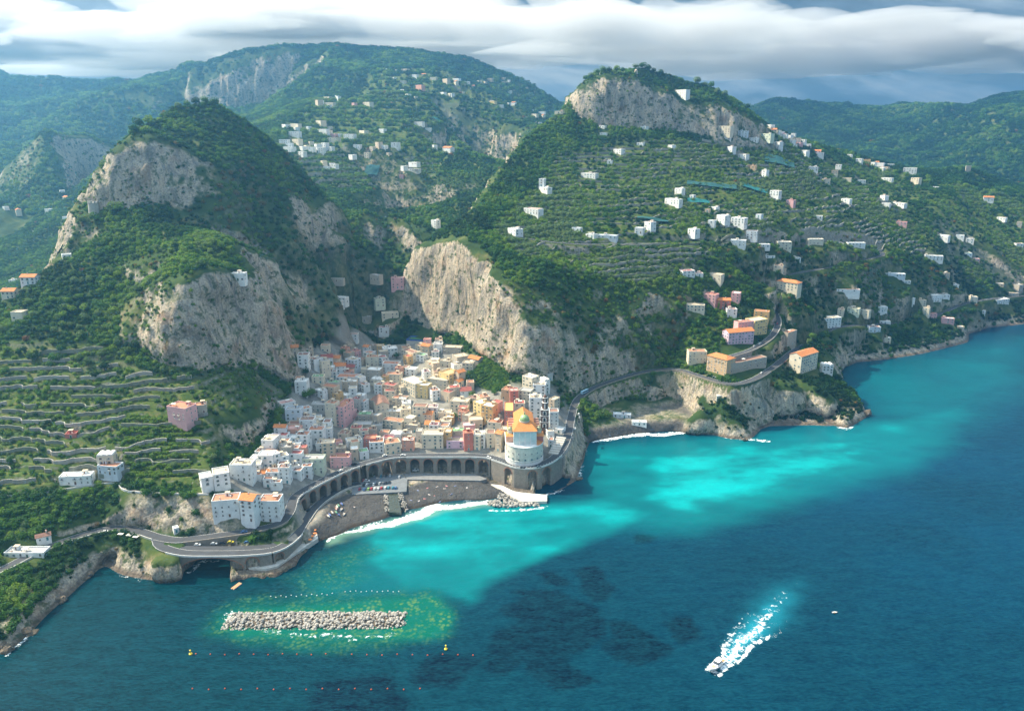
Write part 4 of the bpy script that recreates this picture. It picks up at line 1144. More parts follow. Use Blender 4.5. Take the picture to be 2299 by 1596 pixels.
# ================================================================== vegetation
def leaf_mat(name, stops, trans=0.35, use_inst=True):
    m, t, b = new_mat(name)
    oi = wn(t, 'ShaderNodeObjectInfo')
    if use_inst:
        f = wn(t, 'ShaderNodeAttribute', attribute_type='INSTANCER', attribute_name='tint').outputs['Fac']
    else:
        f = oi.outputs['Random']
    g = wn(t, 'ShaderNodeNewGeometry')
    n = noise(t, g.outputs['Position'], 1.1, 3, 0.6)
    c = ramp(t, f, stops)
    c = mixc(t, ramp(t, n, [(0.35, 0.0), (0.7, 0.6)]), c, mixc(t, 1.0, c, (1.7, 1.6, 1.2), 'MULTIPLY'))
    lk(t, c, b.inputs['Base Color'])
    setv(b, Roughness=0.75)
    b.inputs['Specular IOR Level'].default_value = 0.2
    tr = wn(t, 'ShaderNodeBsdfTranslucent')
    lk(t, mixc(t, 1.0, c, (1.5, 1.7, 0.6), 'MULTIPLY'), tr.inputs[0])
    mx = wn(t, 'ShaderNodeMixShader'); mx.inputs[0].default_value = trans
    lk(t, b.outputs[0], mx.inputs[1]); lk(t, tr.outputs[0], mx.inputs[2])
    lk(t, mx.outputs[0], t.nodes['Material Output'].inputs[0])
    return m


GREENS = [(0.0, (0.009, 0.032, 0.010)), (0.25, (0.020, 0.066, 0.012)), (0.45, (0.050, 0.122, 0.016)), (0.62, (0.12, 0.19, 0.018)), (0.75, (0.066, 0.115, 0.045)), (0.90, (0.10, 0.150, 0.070)), (0.96, (0.12, 0.095, 0.035)), (1.0, (0.16, 0.075, 0.03))]
M_LEAF = leaf_mat('foliage', GREENS)
M_LEAF_OB = leaf_mat('foliage_tree', GREENS[:6], use_inst=False)
M_BARK = plain('bark', (0.11, 0.085, 0.06), 0.95, 0.3, 2.0)


def crown_into(mb, rx, rz, cz, n, seed, leaf=0.42, squash=0.0, lobes=5):
    """leaf clumps spread over an uneven, lobed crown"""
    r = random.Random(seed)
    lob = [(Vector((r.uniform(-1, 1), r.uniform(-1, 1), r.uniform(-0.3, 1))).normalized(), r.uniform(0.12, 0.34)) for _ in range(lobes)]

    def rad(d):
        k = 0.80
        for l, a in lob: k += a * max(0.0, d.dot(l)) ** 6
        return k
    # dark inner mass
    ico = [Vector(p) for p in [(0, 0, -1), (0.72, -0.53, -0.45), (-0.28, -0.85, -0.45), (-0.89, 0, -0.45), (-0.28, 0.85, -0.45), (0.72, 0.53, -0.45), (0.28, -0.85, 0.45), (-0.72, -0.53, 0.45), (-0.72, 0.53, 0.45), (0.28, 0.85, 0.45), (0.89, 0, 0.45), (0, 0, 1)]]
    fi = [(0, 1, 2), (1, 0, 5), (0, 2, 3), (0, 3, 4), (0, 4, 5), (1, 5, 10), (2, 1, 6), (3, 2, 7), (4, 3, 8), (5, 4, 9), (1, 10, 6), (2, 6, 7), (3, 7, 8), (4, 8, 9), (5, 9, 10), (6, 10, 11), (7, 6, 11), (8, 7, 11), (9, 8, 11), (10, 9, 11)]
    base = len(mb.v)
    for p in ico:
        k = rad(p) * 0.72 * r.uniform(0.85, 1.1); mb.v.append((p.x * k * rx, p.y * k * rx, cz + p.z * k * rz))
    for f in fi: mb.f.append(tuple(base + i for i in f)); mb.m.append(mb.mi)
    for i in range(n):
        zc = r.uniform(-0.55, 1.0); a = r.uniform(0, 2 * math.pi); q = math.sqrt(max(0, 1 - zc * zc))
        d = Vector((q * math.cos(a), q * math.sin(a), zc))
        k = rad(d) * r.uniform(0.78, 1.08)
        p = Vector((d.x * k * rx, d.y * k * rx, cz + d.z * k * rz))
        nrm = (d + Vector((r.uniform(-.7, .7), r.uniform(-.7, .7), r.uniform(-.3, .9)))).normalized()
        u = nrm.orthogonal().normalized(); w = nrm.cross(u)
        s = leaf * rx * r.uniform(0.55, 1.1); th = r.uniform(0, 6.28)
        u, w = u * math.cos(th) + w * math.sin(th), w * math.cos(th) - u * math.sin(th)
        mb.poly([p - u * s * 0.5, p - w * s * 0.35 + nrm * s * 0.12, p + u * s * 0.55, p + w * s * 0.4 - nrm * s * 0.05])


def proto(name, rx, rz, cz, n, seed, mat, **kw):
    mb = MB(); crown_into(mb, rx, rz, cz, n, seed, **kw)
    return bpy.data.objects.new(name, mb.mesh(name, [mat]))


PROTO = [proto('foliage_clump', 1.0, 0.82 + 0.1 * (k % 3), 0.55, 95, 100 + k, M_LEAF, lobes=4 + k % 3) for k in range(4)]


def scatter_mass(name, label, pts_, scale, tint, protos, seed=1):
    """one mass of plants: points carrying size and colour, an instance of a clump on each"""
    me = bpy.data.meshes.new(name)
    n = len(pts_)
    me.vertices.add(n); me.vertices.foreach_set('co', np.asarray(pts_, np.float32).ravel())
    for nm, arr in (('size', scale), ('tint', tint), ('turn', rng.uniform(0, 6.28, n))):
        vattr(me, nm, arr)
    o = link(name, me)
    tag(o, label, None, None, 'stuff')
    ng = bpy.data.node_groups.new(name, 'GeometryNodeTree')
    ng.interface.new_socket('Geometry', in_out='INPUT', socket_type='NodeSocketGeometry')
    ng.interface.new_socket('Geometry', in_out='OUTPUT', socket_type='NodeSocketGeometry')
    gi, go = ng.nodes.new('NodeGroupInput'), ng.nodes.new('NodeGroupOutput')
    ip = ng.nodes.new('GeometryNodeInstanceOnPoints')
    gti = ng.nodes.new('GeometryNodeGeometryToInstance')
    for p in protos:
        oi = ng.nodes.new('GeometryNodeObjectInfo'); oi.inputs['Object'].default_value = p
        ng.links.new(oi.outputs['Geometry'], gti.inputs[0])
    rv = ng.nodes.new('FunctionNodeRandomValue'); rv.data_type = 'INT'
    rv.inputs[4].default_value = 0; rv.inputs[5].default_value = len(protos) - 1
    rv.inputs['Seed'].default_value = seed

    def na(nm):
        a = ng.nodes.new('GeometryNodeInputNamedAttribute'); a.data_type = 'FLOAT'; a.inputs['Name'].default_value = nm
        return a.outputs['Attribute']
    cx = ng.nodes.new('ShaderNodeCombineXYZ'); ng.links.new(na('turn'), cx.inputs[2])
    ng.links.new(gi.outputs[0], ip.inputs['Points'])
    ng.links.new(gti.outputs[0], ip.inputs['Instance'])
    ip.inputs['Pick Instance'].default_value = True
    ng.links.new(rv.outputs[2], ip.inputs['Instance Index'])
    ng.links.new(cx.outputs[0], ip.inputs['Rotation'])
    ng.links.new(na('size'), ip.inputs['Scale'])
    ng.links.new(ip.outputs[0], go.inputs[0])
    md = o.modifiers.new('scatter', 'NODES'); md.node_group = ng
    return o


ROAD_ALL = [ROAD_MAIN, ROAD_UPPER, ROAD_LOWER, ROAD_HILL, ROAD_COAST]


def in_view(x, y, z, m=60):
    dz = CAM_H - z
    dep = y * CP + dz * SP
    u = CU + FPX * x / dep; v = CV + FPX * (dz * CP - y * SP) / dep
    return (u > -m - 60) & (u < 2299 + m + 60) & (v > -m) & (v < 1596 + m)


KEEPOUT = []      # (x, y, radius) of buildings, filled before the scatter runs


def candidates(x0, x1, y0, y1, s):
    nx, ny = int((x1 - x0) / s), int((y1 - y0) / s)
    X, Y = np.meshgrid(x0 + (np.arange(nx) + 0.5) * s, y0 + (np.arange(ny) + 0.5) * s)
    X = X + rng.uniform(-0.48, 0.48, X.shape) * s; Y = Y + rng.uniform(-0.48, 0.48, Y.shape) * s
    return X.ravel(), Y.ravel()


def plant_hills():
    allp, alls, allt = [], [], []
    for (x0, x1, y0, y1, s, rlo, rhi) in ((-480, 520, 330, 760, 3.5, 1.6, 3.9), (-620, 720, 760, 1000, 4.1, 1.9, 4.2), (-900, 1000, 1000, 1450, 5.0, 2.2, 4.4), (-1500, 1500, 1450, 2100, 8.2, 4.0, 7.0), (-2200, 2200, 2100, 3400, 13.0, 6.0, 11.0)):
        X, Y = candidates(x0, x1, y0, y1, s)
        z = ground(X, Y)
        k = in_view(X, Y, z) & (z > 1.8)
        X, Y, z = X[k], Y[k], z[k]
        sl = sample(SLOPE, X, Y); te = sample(TERR, X, Y); tw = sample(TOWN, X, Y); be = sample(BEACH0, X, Y) * (z < 13)
        n1 = fbm(X / 55, Y / 55, octaves=3, seed=91); n2 = fbm(X / 17, Y / 17, octaves=3, seed=92); n3 = fbm(X / 160, Y / 160, octaves=2, seed=95)
        p = np.where(sl < 1.05, 0.93, np.where(sl < 1.9, np.where(n1 + 0.7 * n2 > -0.08, 0.85, 0.18), np.where(n1 + n2 > 0.32, 0.7, 0.08)))
        wd_ = sample(WOOD, X, Y)
        p = np.where(sample(ROCKY, X, Y) > 0.4, 0.12, p)
        p = np.where((wd_ > 0.4) & (sl < 4.5), np.where(n1 + n2 > -0.35, 0.9, 0.5), p)
        lefth = (X < -20) & (Y < 700)
        p = np.where((te > 0.4) & lefth, np.where(n1 + 0.6 * n2 > -0.05, 0.74, 0.36), p)
        p = np.where((te > 0.4) & ~lefth, np.where(n1 + 0.5 * n2 > -0.08, 0.82, 0.34), p)
        p = np.where(tw, 0.0, p)
        p = np.where(be > 0.3, 0.0, p)
        p = np.where((z < 5) & (sl > 0.5), p * 0.12, p)
        for ln in ROAD_ALL:
            xs = [q.x for q in ln]; yv = [q.y for q in ln]
            m = (X > min(xs) - 8) & (X < max(xs) + 8) & (Y > min(yv) - 8) & (Y < max(yv) + 8)
            d, _ = dist_poly(X[m], Y[m], [tuple(q) for q in ln[::2]])
            p[m] = np.where(d < (12.0 if ln is ROAD_LOWER else 5.2), 0, p[m])
        if KEEPOUT and y0 < 2200:
            for kx_, ky_, kr in KEEPOUT:
                m = (np.abs(X - kx_) < kr) & (np.abs(Y - ky_) < kr)
                if m.any(): p[m] = np.where(np.hypot(X[m] - kx_, Y[m] - ky_) < kr, 0, p[m])
        k = rng.uniform(0, 1, len(X)) < p
        X, Y, z, sl, te, n1, n2, n3 = X[k], Y[k], z[k], sl[k], te[k], n1[k], n2[k], n3[k]
        lefth = lefth[k]
        r = rlo + (rhi - rlo) * rng.beta(1.6, 2.2, len(X)) * (1 + 0.5 * n1)
        r = np.where((sl > 1.0) & (sample(WOOD, X, Y) < 0.4), r * 0.55, r)
        r = np.where((te > 0.4) & lefth, r * 0.72, r)
        tint = 0.28 + 0.42 * n1 + 0.25 * n2 + 0.2 * n3 + rng.normal(0, 0.10, len(X))
        tint = np.where((te > 0.4) & lefth, tint + 0.20, tint)
        tint = np.where((te > 0.4) & ~lefth, np.where(n1 + 0.5 * n3 > 0.02, tint + 0.30, tint + 0.06), tint)
        tint = np.where((sl > 1.1) & (rng.uniform(0, 1, len(X)) < 0.12), 0.97, np.clip(tint, 0, 0.90))
        tint = np.where(rng.uniform(0, 1, len(X)) < 0.002, 1.0, tint)
        allp.append(np.stack([X + sample(DX, X, Y), Y + sample(DY, X, Y), z - 0.25 * r], 1)); alls.append(r); allt.append(tint)
    P, S_, T_ = np.concatenate(allp), np.concatenate(alls), np.concatenate(allt)
    print('plants', len(P))
    scatter_mass('woodland', 'dense green scrub and woodland covering the hills', P, S_, T_, PROTO)
# ================================================================== houses
WALLS = {'W': ('white', (0.80, 0.80, 0.78)), 'C': ('cream', (0.72, 0.64, 0.50)), 'B': ('beige', (0.60, 0.49, 0.37)), 'S': ('stone', (0.45, 0.40, 0.33)), 'G': ('grey', (0.50, 0.49, 0.46)), 'Y': ('yellow', (0.74, 0.57, 0.28)),
         'O': ('ochre', (0.66, 0.43, 0.20)), 'P': ('pink', (0.74, 0.42, 0.42)), 'L': ('lilac', (0.66, 0.48, 0.58)), 'R': ('red', (0.56, 0.20, 0.16)), 'M': ('salmon', (0.66, 0.35, 0.26)), 'T': ('tan', (0.60, 0.42, 0.26)),
         'N': ('pale green', (0.62, 0.66, 0.52)), 'U': ('pale blue', (0.62, 0.67, 0.72))}
ROOFS = {'w': ('white flat roof', (0.72, 0.70, 0.66)), 't': ('terracotta roof terrace', (0.44, 0.20, 0.12)), 'g': ('grey flat roof', (0.36, 0.35, 0.34)), 'b': ('brown flat roof', (0.27, 0.15, 0.11)), 'r': ('red flat roof', (0.40, 0.11, 0.09)),
         'n': ('sandy flat roof', (0.55, 0.45, 0.33)), 'e': ('green flat roof', (0.22, 0.36, 0.19)), 'p': ('pinkish roof terrace', (0.56, 0.33, 0.29)), 'v': ('row of white vaults', (0.72, 0.70, 0.66)), 'y': ('mustard yellow roof', (0.60, 0.42, 0.14)),
         'x': ('battlements', (0.62, 0.38, 0.20)), 'G': ('orange tiled gable roof', (0.62, 0.22, 0.07)), 'D': ('dark red gable roof', (0.36, 0.10, 0.08)), 'K': ('brown gable roof', (0.27, 0.14, 0.10)), 'H': ('orange hipped roof', (0.62, 0.23, 0.08))}
MW = {k: plain('wall_' + n.replace(' ', '_'), c, 0.85, 0.10, 0.25, 0.2) for k, (n, c) in WALLS.items()}


def tile_mat(name, col):
    """rows of curved clay tiles"""
    m, t, b = new_mat(name)
    g = wn(t, 'ShaderNodeTexCoord')
    wv = wn(t, 'ShaderNodeTexWave'); wv.wave_type = 'BANDS'; wv.bands_direction = 'X'; wv.inputs['Scale'].default_value = 1.6; wv.inputs['Distortion'].default_value = 0.4
    lk(t, g.outputs['Object'], wv.inputs['Vector'])
    n = noise(t, g.outputs['Object'], 0.7, 5, 0.7)
    c = ramp(t, n, [(0.3, tuple(k * 0.62 for k in col)), (0.65, tuple(min(1, k * 1.15) for k in col))])
    c = mixc(t, wmath(t, 'MULTIPLY', wv.outputs['Fac'], 0.35), c, tuple(k * 0.45 for k in col))
    lk(t, c, b.inputs['Base Color']); setv(b, Roughness=0.9)
    return m


MR = {k: (tile_mat if k in 'GDKH' else plain)('roof_' + n.replace(' ', '_'), c) for k, (n, c) in ROOFS.items()}
M_GLASS = plain('window_glass', (0.035, 0.045, 0.055), 0.25, 0.2, 0.8, 0.5)
M_GREEN = plain('shutter_green', (0.035, 0.12, 0.09), 0.6, 0.15, 1.0)
M_BROWN = plain('shutter_brown', (0.16, 0.075, 0.045), 0.6, 0.15, 1.0)
M_TEAL = plain('shutter_teal', (0.05, 0.24, 0.28), 0.6, 0.15, 1.0)
M_TRIM = plain('window_trim', (0.70, 0.68, 0.63), 0.8, 0.08, 0.8)
M_IRON = plain('wrought_iron', (0.05, 0.05, 0.055), 0.5, 0.1, 1.0)


def window_mesh(name, w, h, shutter, arch=False):
    """glass set between a proud surround, a sill and open shutters; origin at the middle of the sill, facing -y"""
    mb = MB()
    mb.mi = 0
    mb.box(-w / 2, w / 2, -0.03, 0.02, 0.0, h)
    if arch:
        n = 6
        pr = [(w / 2 * math.cos(math.pi * i / n), h + w / 2 * math.sin(math.pi * i / n)) for i in range(n + 1)]
        mb.poly([(x, -0.03, z) for x, z in reversed(pr)])
    mb.mi = 1
    e = 0.14
    mb.box(-w / 2 - e, -w / 2, -0.10, 0.02, -0.05, h + e)
    mb.box(w / 2, w / 2 + e, -0.10, 0.02, -0.05, h + e)
    if not arch: mb.box(-w / 2, w / 2, -0.10, 0.02, h, h + e)
    mb.box(-w / 2 - e - 0.05, w / 2 + e + 0.05, -0.22, 0.02, -0.17, -0.05)
    mb.box(-0.04, 0.04, -0.06, -0.03, 0, h)
    if shutter is not None:
        mb.mi = 2
        for s in (-1, 1):
            a, b_ = sorted((s * (w / 2 + 0.02), s * (w / 2 + 0.36)))
            mb.box(a, b_, -0.17, -0.105, 0.0, h)
    return mb.mesh(name, [M_GLASS, M_TRIM] + ([shutter] if shutter is not None else []))


WIN = {'green': window_mesh('window', 0.8, 1.45, M_GREEN), 'brown': window_mesh('window', 0.8, 1.45, M_BROWN), 'teal': window_mesh('window', 0.8, 1.45, M_TEAL), 'plain': window_mesh('window', 0.8, 1.25, None), 'arch': window_mesh('window', 1.1, 1.4, None, True)}
DOOR = {}
for k_, m_ in (('green', M_GREEN), ('brown', M_BROWN), ('teal', M_TEAL)):
    mb = MB(); mb.mi = 0; mb.box(-0.6, 0.6, -0.06, 0.02, 0, 2.3); mb.mi = 1
    mb.box(-0.78, -0.6, -0.13, 0.02, 0, 2.48); mb.box(0.6, 0.78, -0.13, 0.02, 0, 2.48); mb.box(-0.6, 0.6, -0.13, 0.02, 2.3, 2.48)
    DOOR[k_] = mb.mesh('door', [m_, M_TRIM])
mb = MB(); mb.mi = 0; mb.box(-1.1, 1.1, -0.85, 0.02, -0.16, 0.0); mb.mi = 1
for i in range(9): mb.box(-1.06 + i * 0.265, -1.02 + i * 0.265, -0.82, -0.78, 0.0, 0.95)
mb.box(-1.1, 1.1, -0.84, -0.77, 0.95, 1.02); mb.box(-1.1, -1.03, -0.84, 0.02, 0.95, 1.02); mb.box(1.03, 1.1, -0.84, 0.02, 0.95, 1.02)
BALC = mb.mesh('balcony', [M_TRIM, M_IRON])
mb = MB(); mb.mi = 0; mb.box(-0.4, 0.4, -0.4, 0.4, 0, 1.1); mb.mi = 1; mb.box(-0.52, 0.52, -0.52, 0.52, 1.1, 1.25); mb.mi = 0; mb.box(-0.25, 0.25, -0.25, 0.25, 1.25, 1.55)
CHIM = mb.mesh('chimney', [M_TRIM, MR['t']])
mb = MB(); mb.mi = 0; mb.box(-1.5, 1.5, -1.3, 1.3, 0, 2.3); mb.mi = 1; mb.box(-1.7, 1.7, -1.5, 1.5, 2.3, 2.45); mb.mi = 2; mb.box(-0.4, 0.4, -1.34, -1.28, 0.0, 1.9)
HUT = {k: None for k in MW}
for k in MW:
    HUT[k] = mb.mesh('stair_hut', [MW[k], MR['n'], M_BROWN])
mb = MB(); mb.lathe([(0.55, 0), (0.55, 1.0), (0.3, 1.15), (0.12, 1.2)], 10)
TANK = mb.mesh('water_tank', [M_TRIM], True)
mb = MB(); mb.mi = 0
for sx in (-1.6, 1.6):
    for sy in (-1.2, 1.2): mb.box(sx - 0.06, sx + 0.06, sy - 0.06, sy + 0.06, 0, 2.2)
mb.mi = 1; mb.box(-1.8, 1.8, -1.4, 1.4, 2.2, 2.27)
AWN = mb.mesh('awning', [M_IRON, plain('canvas', (0.70, 0.66, 0.58), 0.9, 0.08, 1.0)])

hr = random.Random(21)


def build_house(hs):
    w, d, fl, zt, zf, z0 = hs['w'], hs['d'], hs['fl'], hs['zt'], hs['zf'], hs['z0']
    rk = hs['roof']; fary = hs['y']
    kindn = 'village_house' if hs['blk'] in ('hamlet', 'scala', 'valley', 'ridge') else ('town_house' if hs['blk'] in ('upper', 'court', 'front', 'churchside', 'west', 'infill') else 'villa')
    root = thing(kindn, 'x', 'house', (hs['x'], hs['y'], zf), hs['rz'], hs['place'].replace('in the ', '').replace('on the ', ''))
    H = hs['h']; b0 = min(z0 - zf, -1.0)
    wm = MW[hs['wall']]
    mb = MB()
    x0, x1 = -w / 2, w / 2
    pitched = rk in 'GDKH'
    T = 0.35
    if pitched or rk == 'v':
        mb.prism([(x0, 0), (x1, 0), (x1, d), (x0, d)], b0, H)
        mb.build('wall', wm, root)
    else:
        par = 0.75
        o_ = [(x0, 0), (x1, 0), (x1, d), (x0, d)]; i_ = [(x0 + T, T), (x1 - T, T), (x1 - T, d - T), (x0 + T, d - T)]
        mb.rings([[(x, y, b0) for x, y in o_], [(x, y, H) for x, y in o_], [(x, y, H) for x, y in i_], [(x, y, H - par) for x, y in i_]])
        if rk == 'x':
            n = max(3, int(w / 1.5))
            for k in range(n):
                cx = x0 + (k + 0.5) * w / n
                for yy in (0.0, d - T): mb.box(cx - 0.36, cx + 0.36, yy, yy + T, H + 0.002, H + 0.9)
            n = max(3, int(d / 1.5))
            for k in range(1, n - 1):
                cy = (k + 0.5) * d / n
                for xx in (x0, x1 - T): mb.box(xx, xx + T, cy - 0.36, cy + 0.36, H + 0.002, H + 0.9)
        mb.build('wall', wm, root)
    # roof
    mb = MB()
    if rk in 'GDK':
        e, rise = 0.5, min(2.9, 0.20 * min(w, d) + 0.3)
        if w >= d or rk == 'G' and d < 13:
            ridge = [(x0 - e, d / 2, H + rise), (x1 + e, d / 2, H + rise)]
            a = [(x0 - e, -e, H - 0.25), (x1 + e, -e, H - 0.25)]; c_ = [(x0 - e, d + e, H - 0.25), (x1 + e, d + e, H - 0.25)]
            ends = (x0, x1); gab = [[(xe, 0, H), (xe, d, H), (xe, d / 2, H + rise - 0.15)] for xe in ends]
        else:
            ridge = [(0, -e, H + rise), (0, d + e, H + rise)]
            a = [(x1 + e, -e, H - 0.25), (x1 + e, d + e, H - 0.25)]; c_ = [(x0 - e, -e, H - 0.25), (x0 - e, d + e, H - 0.25)]
            gab = [[(x0, ye, H), (x1, ye, H), (0, ye, H + rise - 0.15)] for ye in (0, d)]
        th = Vector((0, 0, 0.22))
        for q in ([a[0], a[1], ridge[1], ridge[0]], [ridge[0], ridge[1], c_[1], c_[0]]):
            q = [Vector(p) for p in q]
            mb.poly(q); mb.poly([p - th for p in reversed(q)])
            for i in range(4): mb.poly([q[i] - th, q[(i + 1) % 4] - th, q[(i + 1) % 4], q[i]])
        mb.mi = 1
        for g in gab: mb.poly(g)
        rf = mb.build('roof', [MR[rk], wm], root)
    elif rk == 'H':
        e, rise, q = 0.5, min(2.8, 0.22 * min(w, d) + 0.3), min(w, d) * 0.42
        base_ = [(x0 - e, -e, H), (x1 + e, -e, H), (x1 + e, d + e, H), (x0 - e, d + e, H)]
        if w >= d: r0, r1 = (x0 + q, d / 2, H + rise), (x1 - q, d / 2, H + rise)
        else: r0, r1 = (0, q, H + rise), (0, d - q, H + rise)
        if w >= d: fs = [[base_[0], base_[1], r1, r0], [base_[1], base_[2], r1], [base_[2], base_[3], r0, r1], [base_[3], base_[0], r0]]
        else: fs = [[base_[0], base_[1], r0], [base_[1], base_[2], r1, r0], [base_[2], base_[3], r1], [base_[3], base_[0], r0, r1]]
        for f in fs: mb.poly(f)
        mb.poly([(p[0], p[1], H - 0.18) for p in reversed(base_)])
        for i in range(4):
            p, q2 = base_[i], base_[(i + 1) % 4]; mb.poly([(p[0], p[1], H - 0.18), (q2[0], q2[1], H - 0.18), q2, p])
        rf = mb.build('roof', MR[rk], root)
    elif rk == 'v':
        n = max(2, int(round(w / 4.2)))
        for k in range(n):
            a, b_ = x0 + k * w / n + 0.02, x0 + (k + 1) * w / n - 0.02
            r_ = (b_ - a) / 2; cx = (a + b_) / 2
            ring = lambda y: [(cx + r_ * math.cos(math.pi * i / 8), y, H + 0.02 + 1.25 * math.sin(math.pi * i / 8)) for i in range(9)]
            mb.rings([ring(-0.05), ring(d + 0.05)], False); mb.poly(ring(-0.05)); mb.poly(list(reversed(ring(d + 0.05))))
        rf = mb.build('roof', MR['w'], root)
    else:
        mb.box(x0 + T + 0.004, x1 - T - 0.004, T + 0.004, d - T - 0.004, H - 1.05, H - 0.72)
        rf = mb.build('roof', MR[rk], root)
        zr = H - 0.72
        if fary < 1250 and w > 7 and rk != 'y':
            if hr.random() < 0.55:
                link('stair_hut', HUT[hs['wall']], None, rf, (hr.uniform(x0 + 2.2, x1 - 2.2), d - 2.2, zr))
            if hr.random() < 0.6:
                link('chimney', CHIM, None, rf, (hr.uniform(x0 + 1, x1 - 1), hr.uniform(1.2, d * 0.5), zr))
            if hr.random() < 0.35:
                link('water_tank', TANK, None, rf, (hr.uniform(x0 + 1, x1 - 1), d * 0.55, zr))
            if hr.random() < 0.30 and w > 9:
                link('awning', AWN, None, rf, (hr.uniform(x0 + 2.4, x1 - 2.4), hr.uniform(2.2, max(2.4, d - 4.5)), zr))
    if pitched and fary < 1250:
        link('chimney', CHIM, None, rf, (x0 + w * hr.uniform(0.2, 0.8), d * 0.5, H + 1.4))
    # openings
    style = hr.choice(['green', 'green', 'brown', 'plain', 'teal', 'plain'])
    if hs['wall'] in 'SG': style = 'plain'
    fh = 3.1
    if fary > 1500: return root
    wide = 3.5 if fary < 800 else 4.0
    faces = [((0, 0.0), 0.0, w, True)]
    if fary < 1150: faces += [((x1, d / 2), math.pi / 2, d, False), ((x0, d / 2), -math.pi / 2, d, False)]
    for (fx, fy), turn, L, front in faces:
        # side walls that look away from the sea are left blank
        nx, ny = math.sin(hs['rz'] + turn), -math.cos(hs['rz'] + turn)
        if ny * (0 - hs['y']) * -1 > 0 and False: pass
        tocam = -(nx * hs['x'] + ny * hs['y']) / math.hypot(hs['x'], hs['y'])
        if tocam < 0.08: continue
        n = max(1, int((L - 0.8) / wide))
        if not front: n = max(1, min(n, 3))
        for f in range(fl):
            for k in range(n):
                if hr.random() < (0.22 if front else 0.4): continue
                off = -L / 2 + (k + 0.5) * L / n
                lx = fx + off * math.cos(turn); ly = fy + off * math.sin(turn)
                zb = f * fh
                if f == 0 and k == n // 2 and front:
                    link('door', DOOR[hr.choice(['green', 'brown', 'teal'])], None, root, (lx, ly, zb), turn); continue
                me = WIN['arch'] if (f == 0 and hr.random() < 0.3) else WIN[style if hr.random() < 0.85 else 'plain']
                link('window', me, None, root, (lx, ly, zb + 0.85), turn)
                if front and f > 0 and fary < 800 and hr.random() < 0.28 and L / n > 2.5:
                    link('balcony', BALC, None, root, (lx, ly, zb + 0.6), turn)
    return root


NUM = ['no', 'single', 'two', 'three', 'four', 'five', 'six']
ORD = ['leftmost', 'second', 'third', 'fourth', 'fifth', 'sixth', 'seventh', 'eighth', 'ninth', 'tenth', 'eleventh', 'twelfth', 'thirteenth', 'fourteenth', 'fifteenth']
fam = {}
for hs in HOUSES:
    hs['ob'] = build_house(hs)
    hs['desc'] = '%s %s-storey house, %s' % (WALLS[hs['wall']][0], NUM[hs['fl']], ROOFS[hs['roof']][0])
    fam.setdefault((hs['desc'], hs['place']), []).append(hs)
for (dsc, place), L in fam.items():
    L.sort(key=lambda q: q['u'])
    for i, q in enumerate(L):
        if len(L) == 1: q['ob']['label'] = '%s, %s' % (dsc, place)
        elif len(L) == 2: q['ob']['label'] = '%s, %s of its kind %s' % (dsc, ('left', 'right')[i], place)
        else: q['ob']['label'] = '%s, %s %s' % (dsc, (ORD[i] + ' from left' if 0 < i < len(L) - 1 else ('leftmost' if i == 0 else 'rightmost')), place)
        ws = q['ob']['label'].split()
        if len(ws) > 16: q['ob']['label'] = ' '.join(ws[:16])
    for q in L: KEEPOUT.append((q['c'][0], q['c'][1], math.hypot(q['w'], q['d']) / 2 + (1.2 if q['y'] < 1000 else 2.5)))
# ================================================================== roads, walls, viaducts
M_ASPH = plain('asphalt', (0.060, 0.062, 0.068), 0.9, 0.15, 0.2)
M_LINE = plain('road_paint', (0.72, 0.72, 0.70), 0.7, 0.1, 0.6)
M_CONC = plain('pale_concrete', (0.55, 0.53, 0.48), 0.9, 0.15, 0.3)
M_PAR = plain('white_parapet', (0.62, 0.61, 0.58), 0.85, 0.1, 0.4)
M_PATH = plain('stone_path', (0.34, 0.31, 0.27), 0.9, 0.15, 0.5)
M_RING = plain('brick_ring', (0.36, 0.17, 0.11), 0.9, 0.25, 1.5)


def masonry(name, c1, c2, mortar, sc=1.0):
    m, t, b = new_mat(name)
    g = wn(t, 'ShaderNodeNewGeometry')
    sp = wn(t, 'ShaderNodeSeparateXYZ'); lk(t, g.outputs['Position'], sp.inputs[0])
    cb = wn(t, 'ShaderNodeCombineXYZ')
    lk(t, wmath(t, 'ADD', sp.outputs[0], wmath(t, 'MULTIPLY', sp.outputs[1], 0.7)), cb.inputs[0]); lk(t, sp.outputs[2], cb.inputs[1])
    br = wn(t, 'ShaderNodeTexBrick'); br.inputs['Scale'].default_value = sc
    for k, v in (('Color1', c1), ('Color2', c2), ('Mortar', mortar)): br.inputs[k].default_value = (*v, 1)
    br.inputs['Mortar Size'].default_value = 0.03; br.inputs['Brick Width'].default_value = 0.9; br.inputs['Row Height'].default_value = 0.45
    lk(t, cb.outputs[0], br.inputs['Vector'])
    n = noise(t, g.outputs['Position'], 0.35, 5, 0.7)
    c = mixc(t, ramp(t, n, [(0.35, 0.0), (0.7, 0.65)]), br.outputs['Color'], tuple(k * 0.45 for k in c1))
    lk(t, c, b.inputs['Base Color']); setv(b, Roughness=0.95)
    return m


M_MAS = masonry('rubble_masonry', (0.36, 0.31, 0.25), (0.27, 0.23, 0.19), (0.20, 0.18, 0.16))


def offset_line(line, off):
    """points moved to the right of the direction of travel by off"""
    out = []
    n = len(line)
    for i in range(n):
        a, b = Vector(line[max(0, i - 1)]), Vector(line[min(n - 1, i + 1)])
        d = b - a; d.z = 0; d.normalize()
        out.append(Vector(line[i]) + Vector((d.y, -d.x, 0)) * off)
    return out


